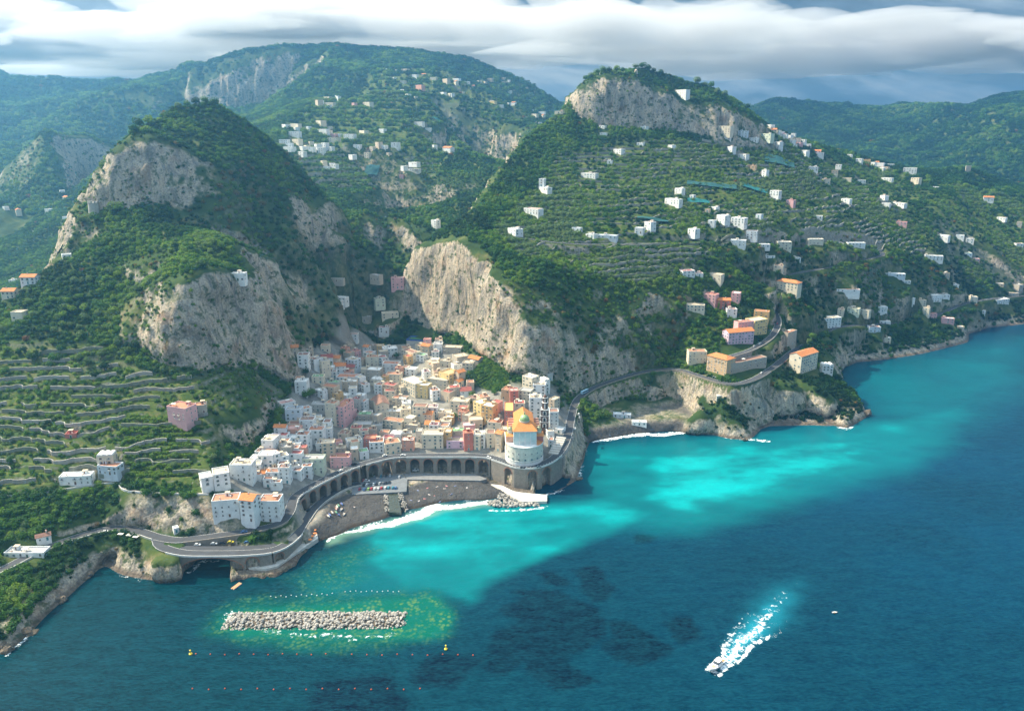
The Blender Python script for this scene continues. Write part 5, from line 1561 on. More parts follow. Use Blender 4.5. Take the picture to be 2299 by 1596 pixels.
def ribbon(name, line, w0, w1, dz, mat, parent=None, kind=None, label=None, thick=0.0):
    a, b = offset_line(line, w0), offset_line(line, w1)
    mb = MB()
    up_ = Vector((0, 0, dz)); dn = Vector((0, 0, dz - thick))
    if thick:
        mb.rings([[p + up_, q + up_, q + dn, p + dn] for p, q in zip(a, b)], True, True, True)
    else:
        n = len(mb.v)
        for p, q in zip(a, b): mb.v += [tuple(p + up_), tuple(q + up_)]
        for i in range(len(a) - 1): mb.f.append((n + 2 * i, n + 2 * i + 1, n + 2 * i + 3, n + 2 * i + 2)); mb.m.append(0)
    o = mb.build(name, mat, parent)
    if kind: tag(o, label, kind=kind)
    return o


def fix_up(o):
    """faces look upwards"""
    me = o.data
    if len(me.polygons) and me.polygons[0].normal.z < 0: me.flip_normals()
    return o


road_specs = [('coast_road', ROAD_MAIN, 3.9, 'dark coast road along the cliff at the lower left'), ('coast_road', ROAD_UPPER, 3.9, 'dark coast road crossing the viaduct and rounding the church headland'),
              ('coast_road', ROAD_LOWER, 3.7, 'dark side road dropping to the beach from a hairpin'), ('coast_road', ROAD_HILL, 3.5, 'dark hill road winding above the right headland'), ('coast_road', ROAD_COAST, 3.5, 'dark coast road running on to the right')]
for nm, ln, hw, lb in road_specs:
    r_ = fix_up(ribbon(nm, ln, -hw, hw, 0.05, M_ASPH, None, 'structure', lb))
    for s in (-1, 1):
        fix_up(ribbon('edge_line', ln, s * (hw - 0.32) - 0.08, s * (hw - 0.32) + 0.08, 0.056, M_LINE, r_))
fix_up(ribbon('stone_path', PATH_LEFT, -1.3, 1.3, 0.05, M_PATH, None, 'structure', 'narrow stone path along the brow of the left cliff'))


def near_i(line, u, v, z):
    p = Vector(at_z(u, v, z))
    return min(range(len(line)), key=lambda i: (line[i].x - p.x) ** 2 + (line[i].y - p.y) ** 2)


def wall_strip(name, label, cat, line, off, h, th, mat, drop=0.4, kind=None):
    a, b = offset_line(line, off), offset_line(line, off + th)
    mb = MB()
    mb.rings([[p + Vector((0, 0, h)), q + Vector((0, 0, h)), q - Vector((0, 0, drop)), p - Vector((0, 0, drop))] for p, q in zip(a, b)], True, True, True)
    return tag(mb.build(name, mat), label, cat)


# low white walls along the sea side of the roads
wall_strip('parapet_wall', 'pale low wall on the sea side of the lower left coast road', 'wall', ROAD_MAIN, 3.95, 0.9, 0.45, M_CONC, 0.5)
i0 = near_i(ROAD_UPPER, 1296, 898, 25.5); i1 = near_i(ROAD_UPPER, 1530, 831, 39.8)
wall_strip('parapet_wall', 'pale low wall edging the road that climbs right of the church', 'wall', ROAD_UPPER[i0:i1 + 1], 3.95, 0.8, 0.3, M_MAS, 0.5)
wall_strip('parapet_wall', 'pale low wall edging the road below the tan palace on the headland', 'wall', ROAD_UPPER[i1:], 3.95, 0.8, 0.3, M_MAS, 0.5)
for lb, ln in (('rough stone wall holding up the lower left coast road', ROAD_MAIN), ('rough stone wall holding up the road right of the church', ROAD_UPPER[i0:i1 + 1]), ('rough stone wall holding up the road on the right headland', ROAD_UPPER[i1:])):
    wall_strip('retaining_wall', lb, 'wall', ln, 3.7, -0.1, 0.55, M_MAS, 5.0)
ih = near_i(ROAD_HILL, 1722, 662, 84)
wall_strip('retaining_wall', 'tall curved retaining wall under the bend by the pink hotel', 'wall', ROAD_HILL[:ih], 3.55, 0.9, 0.6, masonry('retaining_stone', (0.42, 0.37, 0.31), (0.34, 0.30, 0.26), (0.24, 0.22, 0.2)), 13.0)
il = near_i(ROAD_LOWER, 620, 1232, 11)
wall_strip('parapet_wall', 'white low wall on the beach side of the ramp', 'wall', ROAD_LOWER[near_i(ROAD_LOWER, 682, 1172, 8):], 3.75, 0.8, 0.3, M_CONC, 1.2)
fix_up(ribbon('lay_by', LAYBY, -8.9, -3.75, 0.05, M_ASPH, None, 'structure', 'dark asphalt strip with parked cars beside the hairpin ramp'))
wall_strip('retaining_wall', 'stone wall holding the upper road above the hairpin ramp', 'wall', ROAD_UPPER[near_i(ROAD_UPPER, 420, 1211, 14.7):near_i(ROAD_UPPER, 645, 1155, 16.8)], 3.95, 0.7, 0.5, M_MAS, 5.5)
wall_strip('parapet_wall', 'white low wall along the cliff path above the lower left road', 'wall', PATH_LEFT, 1.35, 0.8, 0.35, M_PAR, 2.0)


def bay(wall, ring, back, A, B, zA, zB, zb, T, ratio=0.72, crown=1.5, niche=False, rise=None):
    """one bay of an arcade between A and B (x, y): piers, arch, barrel; faces the sea on the right of A->B"""
    A, B = Vector((A[0], A[1], 0)), Vector((B[0], B[1], 0))
    d = (B - A); L = d.length; d.normalize(); inn = Vector((-d.y, d.x, 0))
    zt = lambda s: zA + (zB - zA) * s / L
    r = L * ratio / 2; c = L / 2
    rs = r if rise is None else rise
    spring = min(zA, zB) - crown - rs
    if spring < zb + 0.6: rs = max(1.2, min(zA, zB) - crown - zb - 0.6); spring = min(zA, zB) - crown - rs
    P = lambda s, z, y=0.0: A + d * s + inn * y + Vector((0, 0, z))
    n = 12
    arc = [(c - r * math.cos(math.pi * i / n), spring + rs * math.sin(math.pi * i / n)) for i in range(n + 1)]
    wall.poly([P(0, zb), P(c - r, zb), P(c - r, spring), P(c - r, zt(c - r)), P(0, zt(0))])
    wall.poly([P(c + r, zb), P(L, zb), P(L, zt(L)), P(c + r, zt(c + r)), P(c + r, spring)])
    for (s0, z0), (s1, z1) in zip(arc[:-1], arc[1:]): wall.poly([P(s0, z0), P(s1, z1), P(s1, zt(s1)), P(s0, zt(s0))])
    soff = [(c - r, zb)] + arc + [(c + r, zb)]
    for (s0, z0), (s1, z1) in zip(soff[:-1], soff[1:]): wall.poly([P(s1, z1), P(s0, z0), P(s0, z0, T), P(s1, z1, T)])
    if niche:
        back.poly([P(s, z, T - 0.02) for s, z in soff])
    else:
        wall.poly([P(c - r, zb, T), P(0, zb, T), P(0, zt(0), T), P(c - r, zt(c - r), T), P(c - r, spring, T)])
        wall.poly([P(L, zb, T), P(c + r, zb, T), P(c + r, spring, T), P(c + r, zt(c + r), T), P(L, zt(L), T)])
        for (s0, z0), (s1, z1) in zip(arc[:-1], arc[1:]): wall.poly([P(s1, z1, T), P(s0, z0, T), P(s0, zt(s0), T), P(s1, zt(s1), T)])
    k = (r + 0.65) / r
    o_ = [(c + (s - c) * k, spring + (z - spring) * (rs + 0.65) / rs) for s, z in arc]
    for i in range(n):
        ring.poly([P(*arc[i], -0.10), P(*arc[i + 1], -0.10), P(*o_[i + 1], -0.10), P(*o_[i], -0.10)])
        ring.poly([P(*o_[i], -0.10), P(*o_[i + 1], -0.10), P(*o_[i + 1], 0.0), P(*o_[i], 0.0)])
        ring.poly([P(*arc[i + 1], -0.10), P(*arc[i], -0.10), P(*arc[i], 0.0), P(*arc[i + 1], 0.0)])


def arcade(name, label, cat, line, cuts, zb, T, parapet, posts, ratio=0.72, niche=(), crown=1.5, solid=(), backmat=None, rise=None):
    """line: edge of the road deck (Vectors); cuts: indices of the pier centres"""
    root = thing(name, label, cat, (line[cuts[0]].x, line[cuts[0]].y, 0))
    inv = Vector((-line[cuts[0]].x, -line[cuts[0]].y, 0))
    for k, (i, j) in enumerate(zip(cuts[:-1], cuts[1:])):
        A, B = line[i], line[j]
        w_, r_, b_ = MB(), MB(), MB()
        zbb = zb[k] if isinstance(zb, (list, tuple)) else zb
        if k in solid:
            d = (B - A); d.z = 0; d.normalize(); inn = Vector((-d.y, d.x, 0)) * T
            a0, b0 = Vector((A.x, A.y, 0)), Vector((B.x, B.y, 0))
            w_.rings([[a0 + Vector((0, 0, zbb)), a0 + Vector((0, 0, A.z - 0.02)), a0 + inn + Vector((0, 0, A.z - 0.02)), a0 + inn + Vector((0, 0, zbb))], [b0 + Vector((0, 0, zbb)), b0 + Vector((0, 0, B.z - 0.02)), b0 + inn + Vector((0, 0, B.z - 0.02)), b0 + inn + Vector((0, 0, zbb))]], True, True, True)
        else:
            bay(w_, r_, b_, A, B, A.z - 0.02, B.z - 0.02, zbb, T, ratio, crown, k in niche or niche == 'all', rise[k] if rise else None)
        for mbx in (w_, r_, b_): mbx.v = [tuple(Vector(p) + inv) for p in mbx.v]
        wo = w_.build('arch_bay' if r_.v else 'wall_bay', M_MAS, root)
        if r_.v: r_.build('brick_ring', M_RING, wo)
        if b_.v: b_.build('rock_back', backmat or M_MAS, wo)
    ln = [p + inv for p in line[cuts[0]:cuts[-1] + 1]]
    a, b = offset_line(ln, -0.30), offset_line(ln, 0.12)
    mb = MB(); mb.rings([[p + Vector((0, 0, parapet)), q + Vector((0, 0, parapet)), q - Vector((0, 0, 0.55)), p - Vector((0, 0, 0.55))] for p, q in zip(a, b)], True, True, True)
    mb.build('parapet', M_PAR, root)
    if posts:
        pm = MB(); pm.lathe([(0.22, 0), (0.24, 0.75), (0.16, 0.95), (0.05, 1.0)], 8)
        pme = pm.mesh('post', [M_PAR], True)
        acc = 0.0
        for p, q in zip(ln[:-1], ln[1:]):
            L = (q - p).length
            while acc < L:
                c_ = p.lerp(q, acc / L); link('post', pme, None, root, c_ + Vector((0, 0, parapet)))
                acc += posts
            acc -= L
    return root


UPPER_EDGE = offset_line(ROAD_UPPER, 4.15)
def cuts_by_u(line, us):
    tab = [to_uv(*p)[0] for p in line]
    return [min(range(len(tab)), key=lambda i: abs(tab[i] - u)) for u in us]


fine = resample(UPPER_EDGE, 0.8)
seg = [i for i in range(len(fine)) if 645 < to_uv(*fine[i])[0] < 1330 and fine[i].z < 23]
fine = fine[seg[0]:seg[-1] + 1]
cv = cuts_by_u(fine, [668, 690, 712, 736, 760, 784, 808])
arcade('viaduct', 'left sloping stretch of the stone road viaduct with brick-ringed arches', 'viaduct', fine, cv, [5.5, 5.2, 4.8, 4.2, 4.0, 3.8], 7.6, 0.75, 2.9, 0.66)
cv = cuts_by_u(fine, [822, 853, 884, 915, 946, 977, 1008, 1039, 1070, 1100])
arcade('viaduct', 'straight stone road viaduct with tall arches behind the beach', 'viaduct', fine, cv, 2.5, 7.6, 0.75, 0, 0.70)
cv = cuts_by_u(fine, [1103, 1127, 1154, 1180, 1211, 1242, 1262])
arcade('viaduct', 'curved stone sea wall with blind arches below the church', 'viaduct', fine, cv, [0.5, 0.5, 0.5, -1, -1, -1], 4.5, 0.75, 2.9, 0.62, (1, 3, 4), 2.2, (0, 2, 5))
LOW_EDGE = resample(offset_line(ROAD_LOWER, 4.15), 0.8)
cv = cuts_by_u(LOW_EDGE[12:], [372, 400, 549, 581, 610]); cv = [c + 12 for c in cv]
arcade('bridge', 'stone road bridge with one wide low arch over the sea inlet', 'bridge', LOW_EDGE, cv, [-1, -1, 2.6, 1.0], 7.5, 0.75, 0, 0.92, (), 1.2, (0, 3), None, [None, 7.4, None, None])
cv = cuts_by_u(LOW_EDGE, [612, 640, 680])
arcade('bridge', 'stone ramp wall with a half arch above the bathing quay', 'bridge', LOW_EDGE, cv, 2.0, 6.0, 0.75, 0, 0.72, (0,), 1.3, (1,))


def slab(name, label, cat, uv, z, zb, mat, kind=None):
    p = [at_z(u, v, z)[:2] for u, v in uv]
    area = sum(p[i][0] * p[(i + 1) % len(p)][1] - p[(i + 1) % len(p)][0] * p[i][1] for i in range(len(p)))
    if area < 0: p = p[::-1]
    mb = MB(); mb.prism(p, zb, z)
    return tag(mb.build(name, mat), label, cat, None, kind)


def Zb(ox, oy, sc): return lambda pl: [((ox + x / sc) * 0.5987, (oy + y / sc) * 0.5987) for x, y in pl]


zE, zC, zD, z7, zB_, zA_ = Zb(700, 1560, 3.8), Zb(1200, 1500, 3.8), Zb(1700, 1480, 3.8), Zb(500, 1780, 3.065), Zb(1600, 1180, 3.8), Zb(1000, 1180, 3.8)
q2, q5, q6, q3, q4, q1 = Zb(1280, 0, 1.793), Zb(2560, 890, 1.793), Zb(0, 1780, 1.796), Zb(2560, 0, 1.793), Zb(0, 890, 1.793), Zb(0, 0, 1.793)
slab('quay', 'pale concrete bathing quay at the water below the ramp', 'quay', z7([(1215, 1005), (1245, 1062), (1520, 1082), (1650, 1050), (2125, 725), (2100, 640), (1980, 660), (1950, 730), (1620, 985), (1400, 1000)]), 3.0, -3, M_CONC)
slab('parking_deck', 'paved car park deck jutting onto the beach', 'car park', zC([(455, 1345), (1232, 1302), (1245, 1128), (1170, 1060), (830, 1075), (470, 1160)]), 4.75, 0.5, plain('deck_paving', (0.16, 0.17, 0.18), 0.9, 0.15, 0.3))
slab('mole', 'white concrete mole at the right end of the beach', 'mole', zD([(535, 1272), (690, 1290), (860, 1372), (1000, 1395), (1335, 1425), (1335, 1512), (985, 1515), (830, 1445), (650, 1335)]), 2.2, -4, plain('white_concrete', (0.70, 0.66, 0.58), 0.9, 0.12, 0.3))
slab('promenade', 'grey paved promenade between the beach and the arches', 'promenade', zC([(1245, 1128), (2290, 1145), (2380, 1120), (2200, 1050), (1180, 1045)]), 4.3, 1.0, plain('promenade_paving', (0.20, 0.20, 0.20), 0.9, 0.15, 0.3))
slab('canal_water', 'shallow green-brown stream crossing the beach', None, zC([(975, 1312), (1110, 1308), (1130, 1450), (1160, 1596), (985, 1596), (975, 1450)]), 3.45, 1.0, plain('stream', (0.045, 0.05, 0.03), 0.15, 0.2, 0.3, 0.5), 'structure')

for z_, lb, pl in ((24.0, 'yellow sandy garden terrace low on the right headland', [(205, 1092), (415, 1076), (432, 1100), (330, 1112), (212, 1108)]), (31.0, 'pale garden terrace below the tan palace', [(225, 1040), (425, 1022), (430, 1052), (230, 1066)]), (33.5, 'upper garden terrace with white walls on the right headland', [(270, 1008), (440, 985), (540, 990), (530, 1010), (420, 1030), (275, 1034)])):
    slab('garden_terrace', lb, 'terrace', q5(pl), z_, z_ - 9, plain('terrace_gravel', (0.52, 0.40, 0.20), 0.95, 0.2, 0.3) if z_ < 30 else M_CONC)
# stairway between the church and the bend of the road
st = thing('stairway', 'broad grey stone stairway climbing right of the church', 'stairs', (0, 0, 0))
sa, sb = Vector(at_z(*zD([(1420, 850)])[0], 20.0)), Vector(at_z(*zD([(1540, 600)])[0], 24.0))
st.location = (sa.x, sa.y, 20.0)
dr = (sb - sa); dr.z = 0; Ls = dr.length; dr.normalize(); st.rotation_euler = (0, 0, math.atan2(dr.y, dr.x) - math.pi / 2)
for k in range(16):
    mb = MB(); mb.box(-4.2, 4.2, Ls * k / 16, Ls * (k + 1) / 16, -6, 0.25 * (k + 1)); mb.build('step', M_CONC if k % 2 else M_PATH, st)
# ================================================================== the church on the headland
M_TILE_O = tile_mat('church_tiles', (0.66, 0.25, 0.07))
M_MAJ = plain('majolica_dome', (0.30, 0.44, 0.20), 0.35, 0.35, 1.2, 0.5)
M_MAJ2 = plain('majolica_small', (0.42, 0.40, 0.22), 0.35, 0.3, 1.2, 0.5)
M_PLAS = plain('church_plaster', (0.62, 0.60, 0.52), 0.9, 0.18, 0.25)
M_PGRN = plain('pale_blue_plaster', (0.60, 0.68, 0.66), 0.9, 0.1, 0.25)
M_WHI = plain('whitewash', (0.76, 0.75, 0.72), 0.9, 0.12, 0.3)
M_TOWER = plain('dark_brick', (0.17, 0.095, 0.065), 0.9, 0.25, 0.8)
CH = Vector(at_z(1178, 1046, 19.6))
church = thing('church', 'big church with orange tiled roofs and a green dome above the curved sea wall', 'church', (CH.x, CH.y + 15.5, 19.0), R(2))
# curved lower building, 16 m radius towards the sea
def arcpts(r, a0, a1, n, sy=1.0): return [(r * math.cos(a), r * sy * math.sin(a)) for a in [a0 + (a1 - a0) * i / n for i in range(n + 1)]]


r0 = 15.2
low = arcpts(r0, math.pi, 2 * math.pi, 18, 0.98) + [(r0, 18), (-r0, 18)]
mb = MB(); mb.prism(low, -4, 15.5); mb.build('lower_storeys', M_PLAS, church)
mb = MB(); mb.prism([(x * 1.03, y * 1.03) for x, y in low], 15.52, 16.1); mb.build('cornice', M_WHI, church)
mb = MB(); mb.prism([(x * 1.02, y * 1.02) for x, y in low], 3.4, 3.9); mb.build('string_course', M_WHI, church)
mb = MB(); mb.prism([(x * 1.015, y * 1.015) for x, y in low], -4, 2.6); mb.build('plinth', M_WHI, church)
for lev, (zb, nm) in enumerate(((4.6, 'teal'), (9.4, 'plain'))):
    for k in range(9):
        a = math.pi + (k + 0.5) * math.pi / 9
        link('window', WIN[nm], None, church, (r0 * math.cos(a) * 1.003, r0 * 0.98 * math.sin(a) * 1.003, zb), a + math.pi / 2)
# east block above it
mb = MB(); mb.prism([(-9.2, -9), (9.2, -9), (9.2, 6), (-9.2, 6)], 16.1, 27.0); ub = mb.build('choir_wall', M_PGRN, church)
for k in range(5):
    mb = MB(); x = -8.8 + k * 4.4; mb.box(x - 0.4, x + 0.4, -9.22, -9.0, 16.2, 26.6); mb.build('pilaster', M_WHI, ub)
mb = MB(); mb.box(-9.6, 9.6, -9.4, 6.2, 27.0, 27.6); mb.build('cornice', M_WHI, church)


def roof_poly(name, faces, mat=None, parent=church):
    mb = MB()
    for f in faces: mb.poly(f)
    return mb.build(name, mat or M_TILE_O, parent)


roof_poly('choir_roof', [[(-9.9, -9.7, 27.62), (9.9, -9.7, 27.62), (5.2, -1.5, 31.8), (-5.2, -1.5, 31.8)], [(9.9, -9.7, 27.62), (9.9, 7, 27.62), (5.2, 5, 31.8), (5.2, -1.5, 31.8)], [(-9.9, 7, 27.62), (-9.9, -9.7, 27.62), (-5.2, -1.5, 31.8), (-5.2, 5, 31.8)],
          [(-5.2, -1.5, 31.8), (5.2, -1.5, 31.8), (5.2, 5, 31.8), (-5.2, 5, 31.8)]])
mb = MB(); mb.prism([(-7.5, 6), (7.5, 6), (7.5, 30), (-7.5, 30)], 10, 28.5); mb.build('nave_wall', M_WHI, church)
roof_poly('nave_roof', [[(-8.2, 4, 28.2), (0, 4, 33.6), (0, 31, 33.6), (-8.2, 31, 28.2)], [(0, 4, 33.6), (8.2, 4, 28.2), (8.2, 31, 28.2), (0, 31, 33.6)], [(-8.2, 31, 28.2), (0, 31, 33.6), (8.2, 31, 28.2)], [(8.2, 4, 28.2), (0, 4, 33.6), (-8.2, 4, 28.2)]])
for s in (-1, 1):
    mb = MB(); mb.box(min(s * 7.5, s * 13), max(s * 7.5, s * 13), 7, 28, 8, 21.5); aw = mb.build('aisle_wall', M_WHI, church)
    roof_poly('aisle_roof', [[(s * 7.4, 6.6, 25), (s * 13.5, 6.6, 21.55), (s * 13.5, 28.4, 21.55), (s * 7.4, 28.4, 25)][::s], [(s * 13.5, 6.6, 21.55), (s * 7.4, 6.6, 25), (s * 7.4, 6.6, 21.55)][::s]])
    for k in range(4):
        mb = MB(); y = 9 + k * 5.2; mb.box(min(s * 7.6, s * 12.8), max(s * 7.6, s * 12.8), y - 0.5, y + 0.5, 21.6, 25.6); mb.build('buttress', MW['M'], aw)
    # side chapel with a small dome on a drum
    cx = s * 11.6
    mb = MB(); mb.box(cx - 3.4, cx + 3.4, -3.5, 6.5, 10, 21.0); cw = mb.build('chapel_wall', MW['M'] if s < 0 else MW['R'], church)
    roof_poly('chapel_roof', [[(cx - 3.9, -4, 21.02), (cx + 3.9, -4, 21.02), (cx, 1.5, 23.2)], [(cx + 3.9, -4, 21.02), (cx + 3.9, 7, 21.02), (cx, 1.5, 23.2)], [(cx + 3.9, 7, 21.02), (cx - 3.9, 7, 21.02), (cx, 1.5, 23.2)], [(cx - 3.9, 7, 21.02), (cx - 3.9, -4, 21.02), (cx, 1.5, 23.2)]])
    mb = MB(); mb.lathe([(2.1, 21.5), (2.1, 24.6), (2.3, 24.65), (2.3, 24.9)], 14, cx, 1.5); mb.build('drum', M_PLAS, cw)
    mb = MB(); mb.lathe([(2.1, 24.92), (1.95, 25.8), (1.5, 26.7), (0.7, 27.35), (0.3, 27.5), (0.28, 28.4), (0.05, 28.9)], 14, cx, 1.5); mb.build('small_dome', M_MAJ2, cw, shade=True)
roof_poly('apse_roof', [[(r0 * math.cos(a), r0 * 0.98 * math.sin(a), 16.15), (r0 * math.cos(b_), r0 * 0.98 * math.sin(b_), 16.15), (8.6, -4 + 8 * (b_ - 1.72 * math.pi), 19.6), (8.6, -4 + 8 * (a - 1.72 * math.pi), 19.6)] for a, b_ in [(1.72 * math.pi + 0.28 * math.pi * i / 5, 1.72 * math.pi + 0.28 * math.pi * (i + 1) / 5) for i in range(5)]])
mb = MB(); mb.lathe([(4.1, 30.2), (4.1, 32.6), (4.35, 32.65), (4.35, 33.0)], 20, 0, 2.2); mb.build('drum', M_PLAS, church)
mb = MB(); mb.lathe([(4.05, 33.02), (3.9, 34.3), (3.35, 35.6), (2.4, 36.7), (1.2, 37.4), (0.6, 37.6)], 20, 0, 2.2); dm = mb.build('dome', M_MAJ, church, shade=True)
mb = MB(); mb.lathe([(0.55, 37.5), (0.55, 38.9), (0.75, 39.0), (0.5, 39.5), (0.1, 39.9), (0.06, 41.2)], 10, 0, 2.2); mb.build('lantern', M_MAJ2, dm)

# bell tower
TZ = 58.0
tp = Vector(at_z(1224, 884, TZ))
tg = min(ground(tp.x, tp.y), 26.0)
tower = thing('bell_tower', 'tall dark brown brick bell tower with white arched niches beside the church', 'tower', (tp.x, tp.y, tg), R(-8))
hT = TZ - tg
def tbox(name, r, z0, z1, mat, parent=tower):
    mb = MB(); mb.box(-r, r, -r, r, z0, z1); return mb.build(name, mat, parent)


zlev = [0.0, hT * 0.30, hT * 0.46, hT * 0.62]
for k in range(3):
    st = tbox('stage', 3.3 - 0.08 * k, zlev[k] if k else -4, zlev[k + 1] - 0.5, M_TOWER)
    tbox('cornice', 3.65 - 0.08 * k, zlev[k + 1] - 0.5, zlev[k + 1], M_WHI, st)
    for tz_ in (0.0, math.pi / 2, -math.pi / 2):
        w_ = MB(); c_, s_ = math.cos(tz_), math.sin(tz_)
        def rot(p): return (p[0] * c_ - p[1] * s_, p[0] * s_ + p[1] * c_, p[2])
        zb_ = (zlev[k] if k else zlev[1] * 0.45) + 0.8; zt_ = zlev[k + 1] - 1.2; rr = 3.3 - 0.08 * k
        hb = max(1.2, zt_ - zb_ - 1.3)
        for (hw_2, mi, off) in ((1.75, 1, 0.07), (1.0, 0, 0.12)):
            w_.mi = mi
            pr = [(-hw_2, zb_), (hw_2, zb_)] + [(hw_2 * math.cos(math.pi * i / 8), zb_ + hb + hw_2 * 0.75 * math.sin(math.pi * i / 8)) for i in range(9)]
            w_.poly([rot((x, -rr - off, z)) for x, z in pr])
            for (xa, za), (xb, zb2) in zip(pr, pr[1:] + pr[:1]): w_.poly([rot((xa, -rr - off, za)), rot((xa, -rr, za)), rot((xb, -rr, zb2)), rot((xb, -rr - off, zb2))])
        w_.build('belfry_niche', [M_GLASS, M_WHI], st)
def octo(r, z): return [(r * math.cos(R(22.5) + i * math.pi / 4), r * math.sin(R(22.5) + i * math.pi / 4), z) for i in range(8)]
for k, (r, a, b_) in enumerate(((2.7, 0.62, 0.78), (2.0, 0.79, 0.90))):
    mb = MB(); mb.rings([octo(r, hT * a), octo(r, hT * b_)], True, True, True); st = mb.build('octagonal_stage', M_TOWER, tower)
    mb = MB(); mb.rings([octo(r + 0.35, hT * b_), octo(r + 0.35, hT * b_ + 0.35)], True, True, True); mb.build('cornice', M_WHI, st)
    for i in range(8):
        an = i * math.pi / 4 + math.pi / 4; rr = r * math.cos(math.pi / 8) + 0.04
        mb = MB(); c_, s_ = math.cos(an), math.sin(an)
        P = lambda x, z: (c_ * rr - s_ * x, s_ * rr + c_ * x, z)
        za, zb2 = hT * a + 0.7, hT * b_ - 1.0; q = 0.42 * r / 2.7 + 0.1
        mb.poly([P(-q, za), P(q, za)] + [P(q * math.cos(math.pi * j / 6), zb2 + q * math.sin(math.pi * j / 6)) for j in range(7)])
        mb.build('belfry_opening', M_WHI if i % 2 else M_GLASS, st)
mb = MB(); mb.lathe([(1.7, hT * 0.905 + 0.3), (1.5, hT * 0.94), (0.8, hT * 0.965), (0.3, hT * 0.975), (0.25, hT * 0.99), (0.05, hT)], 12); mb.build('cap', M_TOWER, tower, shade=True)
# ================================================================== terrace walls of the left hill: one dry-stone wall per bench
M_DRY = masonry('dry_stone', (0.44, 0.41, 0.36), (0.34, 0.31, 0.27), (0.22, 0.20, 0.18), 0.8)
wr = random.Random(31)
nwall = 0
wall_runs = []
xs_ = np.arange(-470, -60, 2.2)
yc = np.arange(440, 680, 0.8)
GXX, GYY = np.meshgrid(xs_, yc)
bil = BASE0[np.clip(np.searchsorted(GY, GYY), 0, len(GY) - 1), np.clip(np.searchsorted(GX, GXX), 0, len(GX) - 1)]
tte, ttw = sample(TERR, GXX, GYY), sample(TOWN, GXX, GYY)
for lev in range(4, 27):
    zc = (lev + 0.86) * 4.6
    run = []
    for i in range(len(xs_)):
        b1 = bil[:, i]
        k = np.nonzero((b1[:-1] < zc) & (b1[1:] >= zc) & (tte[:-1, i] > 0.55) & ~ttw[:-1, i])[0]
        x = float(xs_[i]); y = float(yc[k[0]]) if len(k) else None
        if y is not None and (not run or abs(y - run[-1][1]) < 6.5): run.append((x, y, float(ground(x, y + 3.0))))
        else:
            if len(run) > 6: wall_runs.append((lev, run))
            run = [(x, y, float(ground(x, y + 3.0)))] if y is not None else []
    if len(run) > 6: wall_runs.append((lev, run))
wall_runs.sort(key=lambda q: (q[0], q[1][0][0]))
pieces = []
for lev, run in wall_runs:
    # broken here and there where the bushes have taken over
    a = wr.randint(0, 3)
    while a < len(run) - 5:
        b_ = min(len(run), a + wr.randint(7, 30))
        if b_ - a > 4 and wr.random() < 0.86 and to_uv(*run[a])[1] > 770: pieces.append((lev, run[a:b_]))
        a = b_ + wr.randint(1, 5)
levs = sorted({l for l, _ in pieces}); seen = {}
M_DRYS = [M_DRY, masonry('dry_stone_mossy', (0.30, 0.31, 0.24), (0.25, 0.24, 0.19), (0.15, 0.16, 0.11), 0.8), masonry('dry_stone_pale', (0.52, 0.49, 0.43), (0.42, 0.38, 0.33), (0.26, 0.24, 0.21), 0.8)]
for lev, piece in pieces:
    h_ = wr.uniform(0.9, 2.0)
    zt_ = blur(np.array([[p[2] for p in piece]] * 3), 3)[1]
    line_ = [Vector((p[0], p[1] - 0.5 + wr.uniform(-.3, .3), z + wr.uniform(-.25, .2))) for p, z in zip(piece, zt_)]
    mbw = MB(); A_, B_ = offset_line(line_, 0.0), offset_line(line_, 0.7)
    mbw.rings([[p + Vector((0, 0, 0.2)), q + Vector((0, 0, 0.2)), q - Vector((0, 0, h_ + 1.2)), p - Vector((0, 0, h_ + 1.2))] for p, q in zip(A_, B_)], True, True, True)
    n_ = seen.get(lev, 0); seen[lev] = n_ + 1; bi = levs.index(lev)
    lo = ORD[bi] if 0 < bi < 15 else ('lowest' if bi == 0 else 'topmost')
    if bi >= 15: lo = 'high ' + ORD[bi - 14]
    tag(mbw.build('terrace_wall', wr.choice(M_DRYS)), 'dry-stone wall, %s bench up, %s piece from left on the terraced left hill' % (lo, ORD[n_] if n_ else 'first'), 'wall', 'dry-stone terrace walls of the left hill', 'thing')
    nwall += 1
print('terrace walls', nwall)

# the same on the sunny slope to the right
rs_x = np.arange(-10, 620, 4.0); rs_y = np.arange(790, 1330, 1.5)
RX, RY = np.meshgrid(rs_x, rs_y)
b1_ = BASE1[np.clip(np.searchsorted(GY, RY), 0, len(GY) - 1), np.clip(np.searchsorted(GX, RX), 0, len(GX) - 1)]
te1 = sample(TERR, RX, RY); rp = []
for lev in range(20, 56):
    zc = (lev + 0.86) * 5.0; run = []
    for i in range(len(rs_x)):
        k = np.nonzero((b1_[:-1, i] < zc) & (b1_[1:, i] >= zc) & (te1[:-1, i] > 0.5))[0]
        y = float(rs_y[k[0]]) if len(k) else None; x = float(rs_x[i])
        if y is not None and (not run or abs(y - run[-1][1]) < 14) and len(run) < 22: run.append((x, y, float(ground(x, y + 3.5))))
        else:
            if len(run) > 5: rp.append(run)
            run = [(x, y, float(ground(x, y + 3.5)))] if y is not None else []
    if len(run) > 5: rp.append(run)
wr.shuffle(rp)
